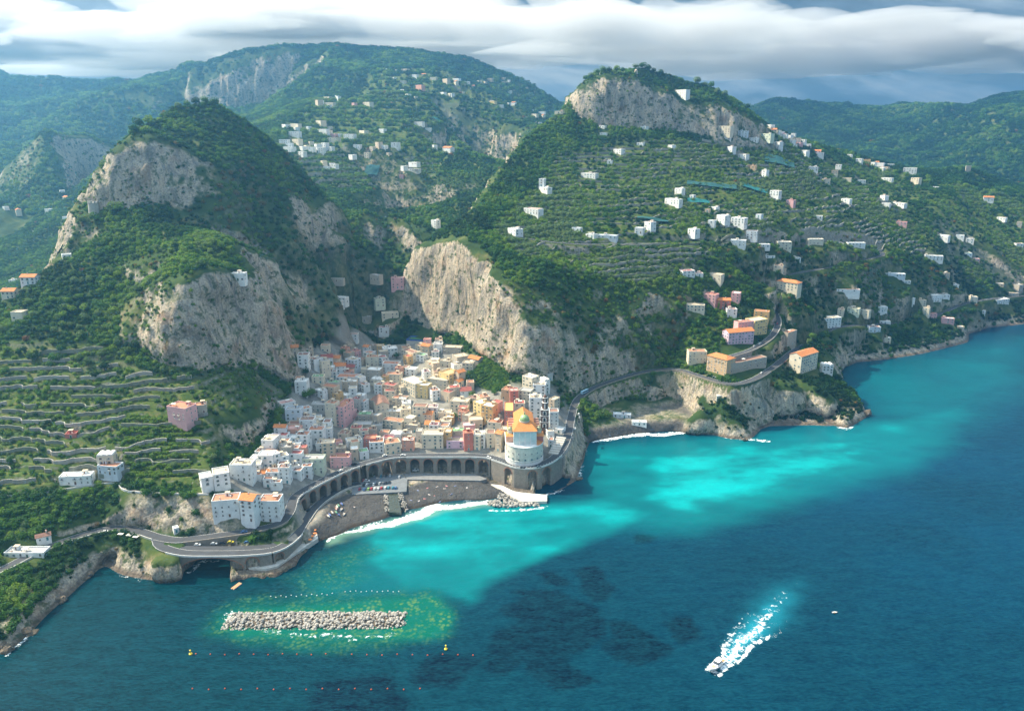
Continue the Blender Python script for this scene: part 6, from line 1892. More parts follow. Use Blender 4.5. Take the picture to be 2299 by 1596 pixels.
for run in rp[:120]:
    if any(math.hypot(run[len(run) // 2][0] - kx_, run[len(run) // 2][1] - ky_) < kr for kx_, ky_, kr in KEEPOUT): continue
    h_ = wr.uniform(1.4, 2.4)
    line_ = [Vector((p[0], p[1], p[2] + wr.uniform(-.2, .2))) for p in run]
    mbw = MB(); A_, B_ = offset_line(line_, 0.0), offset_line(line_, 0.8)
    mbw.rings([[p + Vector((0, 0, 0.3)), q + Vector((0, 0, 0.3)), q - Vector((0, 0, h_ + 1)), p - Vector((0, 0, h_ + 1))] for p, q in zip(A_, B_)], True, True, True)
    um, vm = to_uv(*line_[len(line_) // 2])
    tag(mbw.build('terrace_wall', wr.choice(M_DRYS)), 'low stone terrace wall on the %s %s of the right slope' % ('upper' if vm < 420 else ('middle' if vm < 490 else 'lower'), 'left' if um < 1400 else ('centre' if um < 1700 else 'right')), 'wall', 'stone terrace walls of the right slope', 'thing')

# ================================================================== breakwater and rock piles
M_BOULDER = plain('pale_boulder', (0.36, 0.33, 0.29), 0.95, 0.45, 0.35, 0.2, 0.5)
M_WETR = plain('dark_wet_rock', (0.15, 0.115, 0.08), 0.8, 0.35, 0.4, 0.3, 0.5)
bmr = bmesh.new()
ROCKS = []
for k in range(7):
    bmr.clear()
    bmesh.ops.create_icosphere(bmr, subdivisions=1, radius=1.0)
    q = random.Random(300 + k)
    sq = (q.uniform(0.85, 1.25), q.uniform(0.75, 1.0), q.uniform(0.6, 0.85))
    for v in bmr.verts:
        f = q.uniform(0.78, 1.2); v.co = Vector((v.co.x * sq[0] * f, v.co.y * sq[1] * f, v.co.z * sq[2] * f))
    me = bpy.data.meshes.new('rock'); bmr.to_mesh(me); me.materials.append(M_BOULDER); ROCKS.append(me)
rr_ = random.Random(77)


def rock_at(parent, x, y, z, r, me=None):
    o = link('rock', me or rr_.choice(ROCKS), None, parent, (x, y, z))
    o.rotation_euler = (rr_.uniform(-.6, .6), rr_.uniform(-.6, .6), rr_.uniform(0, 6.28)); o.scale = (r, r, r)
    return o


bwA, bwB = Vector(at_z(512, 1393, 0)), Vector(at_z(906, 1391, 0))
bw = thing('breakwater', 'long breakwater of pale boulders lying off the beach', 'breakwater', (bwA.x, bwA.y, 0), math.atan2(bwB.y - bwA.y, bwB.x - bwA.x))
LB = (bwB - bwA).length
mb = MB()
prof = []
for i in range(31):
    x = LB * i / 30; e = min(1, min(x, LB - x) / 5 + 0.1)
    prof.append([(x, y * e, (2.3 * (1 - (y / 8.0) ** 2) - 0.5) * e - 0.2) for y in (-8, -5.5, -3, 0, 3, 5.5, 8)])
mb.rings(prof, False); mb.build('rubble_core', M_WETR, bw)
n = 0
sm_ = MB()
for _ in range(700):
    x, y = rr_.uniform(-2, LB + 2), rr_.uniform(-8.6, 7.2)
    e = min(1, min(x + 2.5, LB + 2.5 - x) / 6); zt_ = 2.5 * (1 - (y / 8.8) ** 2) * max(e, 0.05) - 0.5
    src_ = rr_.choice(ROCKS); r_ = rr_.uniform(0.55, 1.0); b0_ = len(sm_.v); an_ = rr_.uniform(0, 6.28); ca_, sa_ = math.cos(an_), math.sin(an_)
    for vv_ in src_.vertices: c_ = vv_.co * r_; sm_.v.append((x + c_.x * ca_ - c_.y * sa_, y + c_.x * sa_ + c_.y * ca_, zt_ + c_.z))
    for pp_ in src_.polygons: sm_.f.append(tuple(b0_ + i for i in pp_.vertices)); sm_.m.append(0)
sm_.build('small_rubble', M_BOULDER, bw)['kind'] = 'stuff'
while n < 300:
    x, y = rr_.uniform(-1, LB + 1), rr_.uniform(-8.2, 6.6)
    e = min(1, min(x + 2, LB + 2 - x) / 6)
    zt_ = 2.6 * (1 - (y / 8.6) ** 2) * e - 0.35
    rock_at(bw, x, y, zt_ + 0.1, rr_.uniform(0.85, 1.5)); n += 1


def pile(name, label, uv, z, n, r0, r1, hgt=1.2):
    P = [at_z(u, v, z)[:2] for u, v in uv]
    xs = [p[0] for p in P]; yv = [p[1] for p in P]
    cx, cy = sum(xs) / len(xs), sum(yv) / len(yv)
    root = thing(name, label, 'rocks', (cx, cy, z))
    k = 0; tries = 0
    while k < n and tries < 6000:
        tries += 1
        x, y = rr_.uniform(min(xs), max(xs)), rr_.uniform(min(yv), max(yv))
        if not bool(in_poly(np.array([x]), np.array([y]), P)[0]): continue
        rock_at(root, x - cx, y - cy, rr_.uniform(-0.2, hgt), rr_.uniform(r0, r1)); k += 1
    return root


pile('rock_pile', 'heap of brown boulders in front of the white mole', zD([(500, 1596), (490, 1545), (640, 1490), (900, 1500), (1050, 1490), (1250, 1540), (1240, 1590), (1000, 1600), (700, 1610)]), 0.0, 150, 0.9, 1.8, 1.5)
pile('rock_pile', 'heap of grey boulders at the root of the white mole', zD([(630, 1440), (690, 1400), (780, 1400), (800, 1450), (760, 1500), (640, 1490)]), 1.6, 26, 0.8, 1.5, 1.3)
pile('rock_groyne', 'line of whitish stones on the left bank of the beach stream', zC([(905, 1322), (965, 1320), (978, 1440), (990, 1590), (925, 1596), (915, 1450)]), 3.0, 60, 0.5, 0.95, 0.9)
pile('rock_groyne', 'line of whitish stones on the right bank of the beach stream', zC([(1112, 1318), (1172, 1316), (1200, 1430), (1275, 1585), (1190, 1596), (1140, 1480)]), 3.0, 70, 0.5, 0.95, 0.9)
for k, (lb, u, v, r) in enumerate((('reddish sea stack in white surf left of the road bridge', 336, 1288, 4.2), ('dark rock awash at the foot of the right headland', 1672, 988, 3.2), ('pair of rocks breaking the surf off the headland tip', 1902, 958, 3.6),
                                  ('low dark rock in the foam at the headland foot', 1645, 984, 2.6), ('brown rock standing in the sea below the church road', 1300, 1075, 3.2), ('jagged rock at the very tip of the headland', 1932, 932, 8.0), ('long rock finger reaching into the surf off the headland', 1893, 948, 6.5), ('grey rock spur right of the headland lawn', 1915, 915, 8.0), ('brown rock ledge at the cliff foot near the left edge', 62, 1418, 5.0), ('brown rock ledge below the garage on the left coast', 128, 1350, 4.5), ('low brown rock at the mouth of the sea cave', 196, 1293, 4.0), ('wet rock at the very left edge above the surf', 18, 1458, 5.0))):
    p = at_z(u, v, 0)
    t_ = thing('sea_rock', lb, 'rock', (p[0], p[1], 0))
    for j in range(5 if r < 6 else 9):
        o = rock_at(t_, rr_.uniform(-.9, .9) * r, rr_.uniform(-.4, .4) * r, rr_.uniform(-0.3, 0.35) * r, r * rr_.uniform(0.45, 0.85))
        o.data = o.data.copy(); o.data.materials.clear(); o.data.materials.append(M_WETR)

# ================================================================== cars
M_TYRE = plain('tyre', (0.02, 0.02, 0.02), 0.9, 0.1, 3)
M_CGL = plain('car_glass', (0.03, 0.04, 0.05), 0.1, 0.1, 1, 0.6)
CARCOL = {'white': (0.75, 0.75, 0.74), 'silver': (0.45, 0.47, 0.49), 'black': (0.02, 0.02, 0.025), 'red': (0.42, 0.03, 0.03), 'blue': (0.05, 0.13, 0.30), 'yellow': (0.60, 0.48, 0.05), 'green': (0.25, 0.42, 0.08), 'grey': (0.16, 0.17, 0.18), 'teal': (0.05, 0.25, 0.33)}
CM = {}
for k, c in CARCOL.items():
    m = plain('car_paint_' + k, c, 0.3, 0.03, 0.5, 0.5); CM[k] = m


def car_meshes():
    body = MB()
    prof = [(-2.1, 0.35), (-2.12, 0.75), (-1.95, 0.92), (-1.25, 0.98), (1.05, 0.98), (1.95, 0.82), (2.12, 0.6), (2.1, 0.35)]
    body.rings([[(x, y * (1 if abs(x) < 1.8 else 0.94), z) for x, z in prof] for y in (-0.86, 0.86)], True, True, True)
    cab = MB()
    lo = [(-1.75, 0.97), (1.0, 0.97), (0.35, 1.42), (-1.35, 1.45)]
    cab.rings([[(x, y * (0.80 if z < 1.2 else 0.66), z) for x, z in lo] for y in (-1, 1)], True, True, True)
    roof = MB(); roof.box(-1.32, 0.32, -0.66, 0.66, 1.44, 1.49)
    wh = MB(); wh.rings([[(0.32 * math.cos(2 * math.pi * i / 10), y, 0.32 * math.sin(2 * math.pi * i / 10)) for i in range(10)] for y in (-0.1, 0.1)], True, True, True)
    return body, cab, roof, wh


bd, cb_, rf_, wh_ = car_meshes()
ME_CAB, ME_WH = cb_.mesh('cabin_glass', [M_CGL]), wh_.mesh('wheel', [M_TYRE])
ME_BODY = {k: bd.mesh('body', [m]) for k, m in CM.items()}; ME_RF = {k: rf_.mesh('roof', [m]) for k, m in CM.items()}
COLN = dict(white='white', silver='silver', black='black', red='red', blue='dark blue', yellow='yellow', green='lime green', grey='dark grey', teal='teal')


def car(u, v, z, yaw, col, label, group, van=False):
    p = at_z(u, v, z)
    root = thing('van' if van else 'parked_car', label, 'van' if van else 'car', p, yaw, group)
    link('body', ME_BODY[col], None, root); link('cabin_glass', ME_CAB, None, root); link('roof', ME_RF[col], None, root)
    for x in (-1.3, 1.32):
        for y in (-0.82, 0.82): link('wheel', ME_WH, None, root, (x, y, 0.32))
    if van: root.scale = (1.2, 1.08, 1.45)
    return root


def heading(line, u, v, z):
    i = near_i(line, u, v, z); a, b_ = line[max(0, i - 1)], line[min(len(line) - 1, i + 1)]
    return math.atan2(b_.y - a.y, b_.x - a.x), line[i].z


row1 = zip([(565, 1275), (632, 1280), (690, 1275), (733, 1270), (780, 1270), (828, 1272), (875, 1262), (930, 1257), (975, 1255), (1038, 1255), (1080, 1258)], ['red', 'blue', 'green', 'red', 'white', 'white', 'red', 'white', 'teal', 'teal', 'blue'])
row2 = zip([(625, 1217), (670, 1212), (718, 1207), (763, 1205), (806, 1202), (850, 1194), (897, 1192), (940, 1187), (985, 1180)], ['black', 'white', 'grey', 'white', 'black', 'silver', 'grey', 'black', 'black'])
for nm, row in (('front row of the beach car park', row1), ('second row of the beach car park', row2)):
    for k, ((x, y), c) in enumerate(row):
        (u, v), = zC([(x, y)])
        car(u, v, 4.77, R(90 + wr.uniform(-6, 6)), c, '%s car, %s from left in the %s' % (COLN[c], ORD[k] if k else 'first', nm), 'cars in the beach car park')
for (x, y), c, lb, vn in (((668, 1165), 'white', 'white van parked across the middle of the beach car park', True), ((872, 1088), 'teal', 'pale blue car below the second viaduct arch', False), ((945, 1082), 'black', 'black car below the second viaduct arch', False),
                          ((1000, 1082), 'silver', 'silver car below the third viaduct arch', False), ((1130, 1100), 'white', 'white car beside the kiosk on the car park', False), ((620, 1150), 'red', 'red car beside the white van in the car park', False), ((1365, 1010), 'white', 'white van parked under the fifth arch', True)):
    (u, v), = zC([(x, y)]); car(u, v, 4.77, R(90) if not vn else R(8), c, lb, 'cars in the beach car park', vn)
for bl, pts2, line in ((zC, [(925, 797, 'white', 'white car on the viaduct road left of the zebra crossing'), (1185, 792, 'white', 'white car on the viaduct road just by the zebra crossing'), (298, 1012, 'white', 'white car driving on the sloping left viaduct'), (485, 917, 'black', 'black car driving on the sloping left viaduct')], ROAD_UPPER),
                       (zD, [(505, 900, 'white', 'white car on the road left of the church'), (990, 1047, 'black', 'black car passing right under the church'), (1215, 1032, 'grey', 'dark car rounding the bend below the church'), (1555, 905, 'grey', 'grey car climbing the bend right of the church'), (1705, 622, 'grey', 'grey car farther up the bend right of the church'), (1735, 489, 'white', 'white car high on the bend right of the church'),
                            (1785, 282, 'white', 'white car parked at the outer edge above the bend'), (1800, 330, 'silver', 'silver car parked at the outer edge above the bend'), (1790, 392, 'black', 'black car parked at the outer edge above the bend')], ROAD_UPPER),
                       (zE, [(1620, 1387, 'white', 'white car at the top of the ramp beside the arches'), (1735, 1342, 'black', 'black car on the ramp beside the arches'), (1560, 1497, 'grey', 'grey car parked low on the beach ramp'), (1560, 1552, 'white', 'white car parked low on the beach ramp')], ROAD_LOWER),
                       (z7, [(738, 810, 'white', 'white car parked on the hairpin road, leftmost of five'), (928, 799, 'silver', 'silver car parked on the hairpin road'), (1030, 787, 'black', 'black car parked on the hairpin road'), (1120, 780, 'yellow', 'yellow car parked on the hairpin road'), (1310, 782, 'blue', 'dark blue car parked on the hairpin road, rightmost of five')], ROAD_LOWER),
                       (z7, [(1275, 662, 'blue', 'dark blue car below the big white corner house')], ROAD_UPPER),
                       (q6, [(712, 387, 'white', 'white car on the coast road near the white awnings'), (360, 482, 'black', 'black car on the coast road past the white garage')], ROAD_MAIN),
                       (q5, [(585, 572, 'silver', 'silver car parked outside the yellow hotel, farthest of the row'), (588, 602, 'white', 'white car parked outside the yellow hotel'), (590, 632, 'blue', 'blue car parked outside the yellow hotel'), (588, 662, 'grey', 'grey car parked outside the yellow hotel'), (520, 717, 'white', 'white car parked below the pink hotel'), (482, 735, 'silver', 'silver car parked below the pink hotel'), (600, 385, 'white', 'white car on the hill road above the hotels'), (598, 410, 'white', 'second white car on the hill road above the hotels'), (636, 582, 'red', 'red car on the bend by the yellow hotel')], ROAD_HILL),
                       (q5, [(210, 942, 'white', 'white car in front of the tan palace'), (530, 914, 'white', 'white car right of the tan palace'), (690, 842, 'red', 'red car near the tall apartment block')], ROAD_UPPER)):
    for x, y, c, lb in pts2:
        (u, v), = bl([(x, y)])
        i = min(range(len(line)), key=lambda j: (to_uv(*line[j])[0] - u) ** 2 + (to_uv(*line[j])[1] - v) ** 2)
        a, b_ = line[max(0, i - 1)], line[min(len(line) - 1, i + 1)]
        car(u, v, line[i].z + 0.06, math.atan2(b_.y - a.y, b_.x - a.x), c, lb, 'cars on the roads')
# the coach on the climbing road
(u, v), = zB_([(2235, 1125)])
i = min(range(len(ROAD_UPPER)), key=lambda j: (to_uv(*ROAD_UPPER[j])[0] - u) ** 2 + (to_uv(*ROAD_UPPER[j])[1] - v) ** 2)
a, b_ = ROAD_UPPER[i - 1], ROAD_UPPER[i + 1]
bus = thing('bus', 'pale blue coach on the road climbing away from the church', 'bus', ROAD_UPPER[i] + Vector((0, 0, 0.06)), math.atan2(b_.y - a.y, b_.x - a.x))
mb = MB(); mb.box(-5.5, 5.5, -1.2, 1.2, 0.4, 1.5); mb.box(-5.5, 5.5, -1.2, 1.2, 2.6, 3.1); mb.box(-5.5, -5.2, -1.2, 1.2, 1.5, 2.6); mb.build('body', plain('coach_paint', (0.35, 0.55, 0.68), 0.35, 0.05, 0.5, 0.5), bus)
mb = MB(); mb.box(-5.19, 5.45, -1.17, 1.17, 1.5, 2.6); mb.build('windows', M_CGL, bus)
for x in (-3.4, 3.6):
    for y in (-1.12, 1.12): link('wheel', ME_WH, None, bus, (x, y, 0.42)).scale = (1.35, 1.4, 1.35)

# ================================================================== motor boat
M_GEL = plain('white_gelcoat', (0.80, 0.79, 0.76), 0.25, 0.05, 0.6, 0.5)
M_TEAK = plain('teak_deck', (0.50, 0.29, 0.14), 0.6, 0.2, 2.0)
byaw = math.atan2(-wd.y, -wd.x)
boat = thing('motor_boat', 'white cabin cruiser speeding to the lower left with a foaming wake', 'boat', (BOAT.x, BOAT.y, 0.15), byaw)
boat.rotation_euler = (0, R(-3), byaw); boat.scale = (1.15, 1.2, 1.15)
mb = MB()
st_ = []
for i in range(9):
    s = i / 8; x = -6 + 12.5 * s
    wb = 1.95 * (1 - max(0, (s - 0.45) / 0.55) ** 2.2) + 0.02; sh = 1.25 + 0.75 * s ** 2; ke = -0.55 + 0.55 * max(0, s - 0.6) / 0.4
    st_.append([(x, -wb, sh), (x + 0.0, -wb * 0.88, 0.25 + 0.3 * s), (x, 0, ke), (x, wb * 0.88, 0.25 + 0.3 * s), (x, wb, sh)])
mb.rings(st_, False); mb.poly([st_[0][k] for k in (4, 3, 2, 1, 0)])
hull = mb.build('hull', M_GEL, boat, shade=True)
mb = MB(); n0 = [(p[0], p[1] * 0.97, p[2] - 0.02) for p in [r[0] for r in st_]]; n1 = [(p[0], p[1] * 0.97, p[2] - 0.02) for p in [r[4] for r in st_]]
mb.rings([[a, b2] for a, b2 in zip(n0, n1)], False); mb.build('deck', M_GEL, boat)
mb = MB(); mb.prism([(2.0, -0.9), (3.9, -0.55), (3.9, 0.55), (2.0, 0.9)], 1.5, 1.72); mb.build('sun_pad', plain('tan_cushion', (0.55, 0.36, 0.22), 0.8, 0.1, 1), boat)
mb = MB(); mb.box(-5.6, -2.9, -1.5, 1.5, 1.0, 1.32); mb.build('cockpit_floor', M_TEAK, boat)
mb = MB(); mb.rings([[(-2.9, -1.5, 1.2), (1.9, -1.35, 1.45), (1.9, 1.35, 1.45), (-2.9, 1.5, 1.2)], [(-2.9, -1.45, 2.0), (1.5, -1.3, 2.0), (1.5, 1.3, 2.0), (-2.9, 1.45, 2.0)]], True, True, True); cab_ = mb.build('cabin', M_GEL, boat)
mb = MB(); mb.rings([[(-2.6, -1.42, 2.0), (1.45, -1.25, 2.0), (1.45, 1.25, 2.0), (-2.6, 1.42, 2.0)], [(-2.3, -1.2, 2.75), (0.35, -1.1, 2.75), (0.35, 1.1, 2.75), (-2.3, 1.2, 2.75)]], True, False, True); mb.build('windscreen', M_CGL, cab_)
mb = MB(); mb.box(-3.0, 0.45, -1.3, 1.3, 2.76, 2.9); mb.build('hard_top', M_GEL, boat)
mb = MB()
for s in (-1, 1):
    for k in range(5): mb.tube((1.5 + k * 1.0, s * (1.7 - 0.09 * k * k), 1.5 + 0.06 * k), (1.5 + k * 1.0, s * (1.7 - 0.09 * k * k), 2.1 + 0.06 * k), 0.03, 5)
    for k in range(4): mb.tube((1.5 + k, s * (1.7 - 0.09 * k * k), 2.1 + 0.06 * k), (2.5 + k, s * (1.7 - 0.09 * (k + 1) ** 2), 2.16 + 0.06 * k), 0.03, 5)
mb.build('bow_rail', M_IRON, boat)
p = at_z(1874, 1375, 0)
gull = thing('skiff', 'tiny white open boat far out right of the wake', 'boat', (p[0], p[1], 0), R(10))
mb = MB(); mb.rings([[(x, -w_, 0.5), (x, 0, -0.2), (x, w_, 0.5)] for x, w_ in ((-1.6, 0.6), (-0.5, 0.75), (0.6, 0.6), (1.7, 0.04))], False); mb.build('hull', M_GEL, gull)
mb = MB(); mb.box(-0.4, 0.0, -0.6, 0.6, 0.25, 0.33); mb.build('thwart', M_TEAK, gull)

# ================================================================== floats, buoys, platform
pf = Vector(at_z(531, 1316, 0))
plat = thing('swimming_platform', 'orange wooden swimming platform floating off the quay', 'platform', (pf.x, pf.y, 0.1), R(66))
for k in range(12):
    mb = MB(); mb.box(-3.6 + k * 0.6, -3.05 + k * 0.6, -1.25, 1.25, 0.35, 0.48); mb.build('plank', plain('orange_plank', (0.58, 0.28, 0.14), 0.8, 0.15, 1.0) if k == 0 else bpy.data.materials['orange_plank'], plat)
for y in (-0.9, 0.9):
    mb = MB(); mb.box(-3.6, 3.6, y - 0.3, y + 0.3, -0.2, 0.35); mb.build('float', M_GEL, plat)
M_BO, M_BY, M_BWH = plain('buoy_orange', (0.65, 0.10, 0.03), 0.4, 0.05, 1), plain('buoy_yellow', (0.75, 0.55, 0.04), 0.4, 0.05, 1), plain('buoy_white', (0.8, 0.8, 0.78), 0.4, 0.05, 1)
def ball(r, mat):
    mb = MB(); mb.lathe([(0.02, -r), (r * 0.7, -r * 0.7), (r, 0), (r * 0.7, r * 0.7), (0.02, r)], 8); return mb.mesh('buoy', [mat], True)


ME_BO, ME_BWH = ball(0.42, M_BO), ball(0.36, M_BWH)
for grp, lab, me, lst in (('orange marker buoys nearest the breakwater', 'orange ball buoy in the line just outside the breakwater', ME_BO, [(790 + 34 * k, 1468 + (k % 3)) for k in range(9)]),
                          ('orange marker buoys of the outer line', 'orange ball buoy in the outer line toward the lower edge', ME_BO, [(432 + 36.5 * k, 1545 + (k % 2) * 2) for k in range(15)]),
                          ('orange marker buoys of the left line', 'orange ball buoy in the line left of the yellow marker', ME_BO, [(440 + 32.4 * k, 1467 + (k % 3)) for k in range(10)]),
                          ('white float line', 'small white float in the bathing line above the breakwater', ME_BWH, [(608 + 11.5 * k, 1338 - 0.55 * k + (k % 2) * 3) for k in range(13)] + [(775 + 12 * k, 1328 - (k % 3)) for k in range(11)])):
    for (u, v) in lst:
        tag(link('buoy', me, None, None, at_z(u, v, 0.1)), lab, 'buoy', grp)
for u, v, lb in ((428, 1468, 'yellow pillar buoy at the left end of the buoy line'), (1001, 1457, 'yellow pillar buoy right of the breakwater')):
    t_ = thing('marker_buoy', lb, 'buoy', at_z(u, v, 0))
    mb = MB(); mb.lathe([(0.05, -0.4), (0.9, -0.1), (0.9, 0.5), (0.35, 0.8)], 12); mb.build('float', M_BY, t_)
    mb = MB(); mb.lathe([(0.3, 0.8), (0.25, 2.2), (0.45, 2.3), (0.45, 2.7), (0.05, 2.9)], 10); mb.build('column', M_BY, t_)

# ================================================================== beach life
bcol = [('white', (0.75, 0.75, 0.73)), ('green', (0.15, 0.45, 0.35)), ('blue', (0.10, 0.25, 0.60)), ('pink', (0.7, 0.45, 0.45)), ('red', (0.55, 0.08, 0.06))]
BM = [plain('hull_' + n_, c, 0.4, 0.05, 0.8) for n_, c in bcol]
for k, (x, y, a, c) in enumerate(((2205, 1272, 8, 2), (2160, 1302, 5, 1), (2140, 1325, 5, 0), (2130, 1352, 0, 3), (2205, 1340, -35, 0), (2125, 1398, 10, 1), (2155, 1418, 20, 2), (2070, 1422, 12, 0), (2242, 1392, -30, 0), (2035, 1465, 15, 2), (2015, 1490, 18, 0))):
    (u, v), = zE([(x, y)])
    p = at_z(u, v, 3.0); g_ = max(ground(p[0], p[1]), 0.4)
    t_ = thing('beached_boat', '%s rowing boat drawn up on the sand, %s of the row from the back' % (bcol[c][0], ORD[k] if k else 'first'), 'boat', (p[0], p[1], g_ + 0.25), R(a - 60), 'boats drawn up at the left end of the beach')
    mb = MB(); mb.rings([[(x_, -w_, 0.55 + 0.08 * abs(x_)), (x_, -w_ * 0.7, 0.0), (x_, w_ * 0.7, 0.0), (x_, w_, 0.55 + 0.08 * abs(x_))] for x_, w_ in ((-2.2, 0.65), (-1.0, 0.85), (0.6, 0.8), (1.7, 0.45), (2.4, 0.05))], False); mb.build('hull', BM[c], t_)
    mb = MB(); mb.box(-1.4, -1.05, -0.75, 0.75, 0.40, 0.46); mb.box(0.3, 0.65, -0.72, 0.72, 0.40, 0.46); mb.build('thwart', M_TEAK, t_)


def person_mesh(name, lying, suit):
    """one continuous body grown on a skeleton"""
    J = {'pel': (0, 0, 0.95), 'spi': (0, 0, 1.2), 'che': (0, 0.01, 1.40), 'nec': (0, 0, 1.53), 'hed': (0, -0.02, 1.68), 'top': (0, -0.01, 1.78)}
    rad = {'pel': 0.15, 'spi': 0.13, 'che': 0.155, 'nec': 0.06, 'hed': 0.10, 'top': 0.07}
    E = [('pel', 'spi'), ('spi', 'che'), ('che', 'nec'), ('nec', 'hed'), ('hed', 'top')]
    for s, S_ in ((-1, 'l'), (1, 'r')):
        J.update({S_ + 'sh': (s * 0.19, 0, 1.44), S_ + 'el': (s * 0.28, 0.02, 1.16), S_ + 'wr': (s * 0.27, -0.10, 0.93), S_ + 'hip': (s * 0.10, 0, 0.90), S_ + 'kn': (s * 0.12, -0.03 * (1 + s), 0.49), S_ + 'an': (s * 0.13, 0.02, 0.09), S_ + 'to': (s * 0.15, -0.16, 0.04)})
        rad.update({S_ + 'sh': 0.065, S_ + 'el': 0.048, S_ + 'wr': 0.035, S_ + 'hip': 0.10, S_ + 'kn': 0.068, S_ + 'an': 0.045, S_ + 'to': 0.035})
        E += [('che', S_ + 'sh'), (S_ + 'sh', S_ + 'el'), (S_ + 'el', S_ + 'wr'), ('pel', S_ + 'hip'), (S_ + 'hip', S_ + 'kn'), (S_ + 'kn', S_ + 'an'), (S_ + 'an', S_ + 'to')]
    names = list(J)
    me = bpy.data.meshes.new(name); me.from_pydata([J[k] for k in names], [(names.index(a), names.index(b2)) for a, b2 in E], [])
    o = bpy.data.objects.new(name, me); COL.objects.link(o)
    o.modifiers.new('skin', 'SKIN')
    for i, k in enumerate(names): me.skin_vertices[0].data[i].radius = (rad[k], rad[k])
    me.skin_vertices[0].data[0].use_root = True
    o.modifiers.new('sub', 'SUBSURF').levels = 1
    dg = bpy.context.evaluated_depsgraph_get()
    out = bpy.data.meshes.new_from_object(o.evaluated_get(dg)); out.name = name
    bpy.data.objects.remove(o)
    out.materials.clear(); out.materials.append(bpy.data.materials['skin']); out.materials.append(suit)
    for p_ in out.polygons:
        z = p_.center.z
        p_.material_index = 1 if 0.80 < z < 1.02 else 0
    if lying: out.transform(Matrix.Translation((0, 0, 0.15)) @ Matrix.Rotation(R(-90), 4, 'X'))
    return out


plain('skin', (0.55, 0.33, 0.23), 0.7, 0.05, 2)
SUIT = [plain('swimwear_' + n_, c, 0.8, 0.05, 2) for n_, c in (('red', (0.5, 0.04, 0.05)), ('blue', (0.05, 0.12, 0.4)), ('black', (0.03, 0.03, 0.03)))]
PM_ = [(person_mesh('person', True, SUIT[0]), 'red'), (person_mesh('person', True, SUIT[1]), 'blue'), (person_mesh('person', False, SUIT[2]), 'black'), (person_mesh('person', False, SUIT[1]), 'blue')]
mbh = MB(); mbh.lathe([(0.02, 1.60), (0.115, 1.66), (0.12, 1.74), (0.07, 1.81), (0.02, 1.82)], 8)
HAIR = mbh.mesh('hair', [plain('dark_hair', (0.05, 0.03, 0.02), 0.8, 0.1, 2)], True)
HAIRL = HAIR.copy(); HAIRL.transform(Matrix.Translation((0, 0, 0.15)) @ Matrix.Rotation(R(-90), 4, 'X'))
TOW = []
for n_, c in (('red', (0.6, 0.06, 0.06)), ('white', (0.75, 0.75, 0.75)), ('pink', (0.7, 0.3, 0.35)), ('blue', (0.1, 0.25, 0.55))):
    mb = MB(); mb.box(-0.5, 0.5, -0.2, 1.9, 0.0, 0.03); TOW.append((n_, mb.mesh('towel', [plain('towel_' + n_, c, 0.95, 0.1, 3)])))
pr_ = random.Random(9)
for k, (x, y) in enumerate(((1270, 1192), (1680, 1238), (1815, 1236), (1915, 1234), (2028, 1228), (2095, 1250), (1522, 1268), (1400, 1300), (1655, 1300), (1548, 1342), (1630, 1358), (1880, 1335), (1840, 1340), (1415, 1412), (1475, 1392), (1310, 1410), (2170, 1268), (495, 1535), (1235, 1510), (1700, 1420), (1990, 1330), (1760, 1270))):
    (u, v), = zC([(x, y)])
    p = at_z(u, v, 2.6); g_ = max(ground(p[0], p[1]), 0.6)
    lying = k % 4 != 0
    j = (k % 2) if lying else 2 + (k // 4) % 2
    yaw = pr_.uniform(0, 6.28)
    if lying:
        tn, tme = TOW[k % 4]
        tag(link('towel', tme, None, None, (p[0], p[1], g_ + 0.02), yaw), '%s beach towel spread under a sunbather on the dark sand' % tn, 'towel', 'towels on the beach')
    t_ = tag(link('person', PM_[j][0], None, None, (p[0], p[1], g_ + (0.05 if lying else 0.0)), yaw), ('person in %s swimwear lying on a towel on the beach' if lying else 'person in %s swimwear standing on the beach') % PM_[j][1], 'person', 'people on the beach')
    link('hair', HAIRL if lying else HAIR, None, t_)
# closed parasols and loungers of the bathing terrace, orange canvas
M_ORC = plain('orange_canvas', (0.62, 0.22, 0.07), 0.9, 0.1, 1)
mb = MB(); mb.lathe([(0.03, 0.0), (0.03, 2.6)], 6); ME_POLE = mb.mesh('pole', [M_IRON])
mb = MB(); mb.lathe([(1.45, 1.95), (1.40, 2.02), (0.1, 2.5), (0.02, 2.6)], 10); ME_CAN = mb.mesh('canopy', [M_ORC])
for k, (x, y) in enumerate(((1995, 580), (2005, 615), (1985, 660), (2020, 690), (2040, 640), (2050, 600), (2085, 660), (2090, 700), (2060, 730), (2035, 770), (2005, 720), (2075, 560))):
    (u, v), = z7([(x, y)])
    p = at_z(u, v, 3.0)
    t_ = thing('parasol', 'orange beach parasol on the bathing terrace at the left end of the beach', 'parasol', (p[0], p[1], 3.0), 0, 'orange parasols on the bathing terrace')
    link('pole', ME_POLE, None, t_); link('canopy', ME_CAN, None, t_)
for k, (x, y) in enumerate(((815, 402), (872, 410), (915, 420))):
    (u, v), = q6([(x, y)])
    p = hit(u, v, 2.4)
    if p:
        t_ = thing('sun_awning', 'white canvas awning beside the coast road, %s of three' % ('leftmost', 'middle', 'rightmost')[k], 'awning', p, R(-10), 'white awnings by the road')
        link('awning_frame', AWN, None, t_)

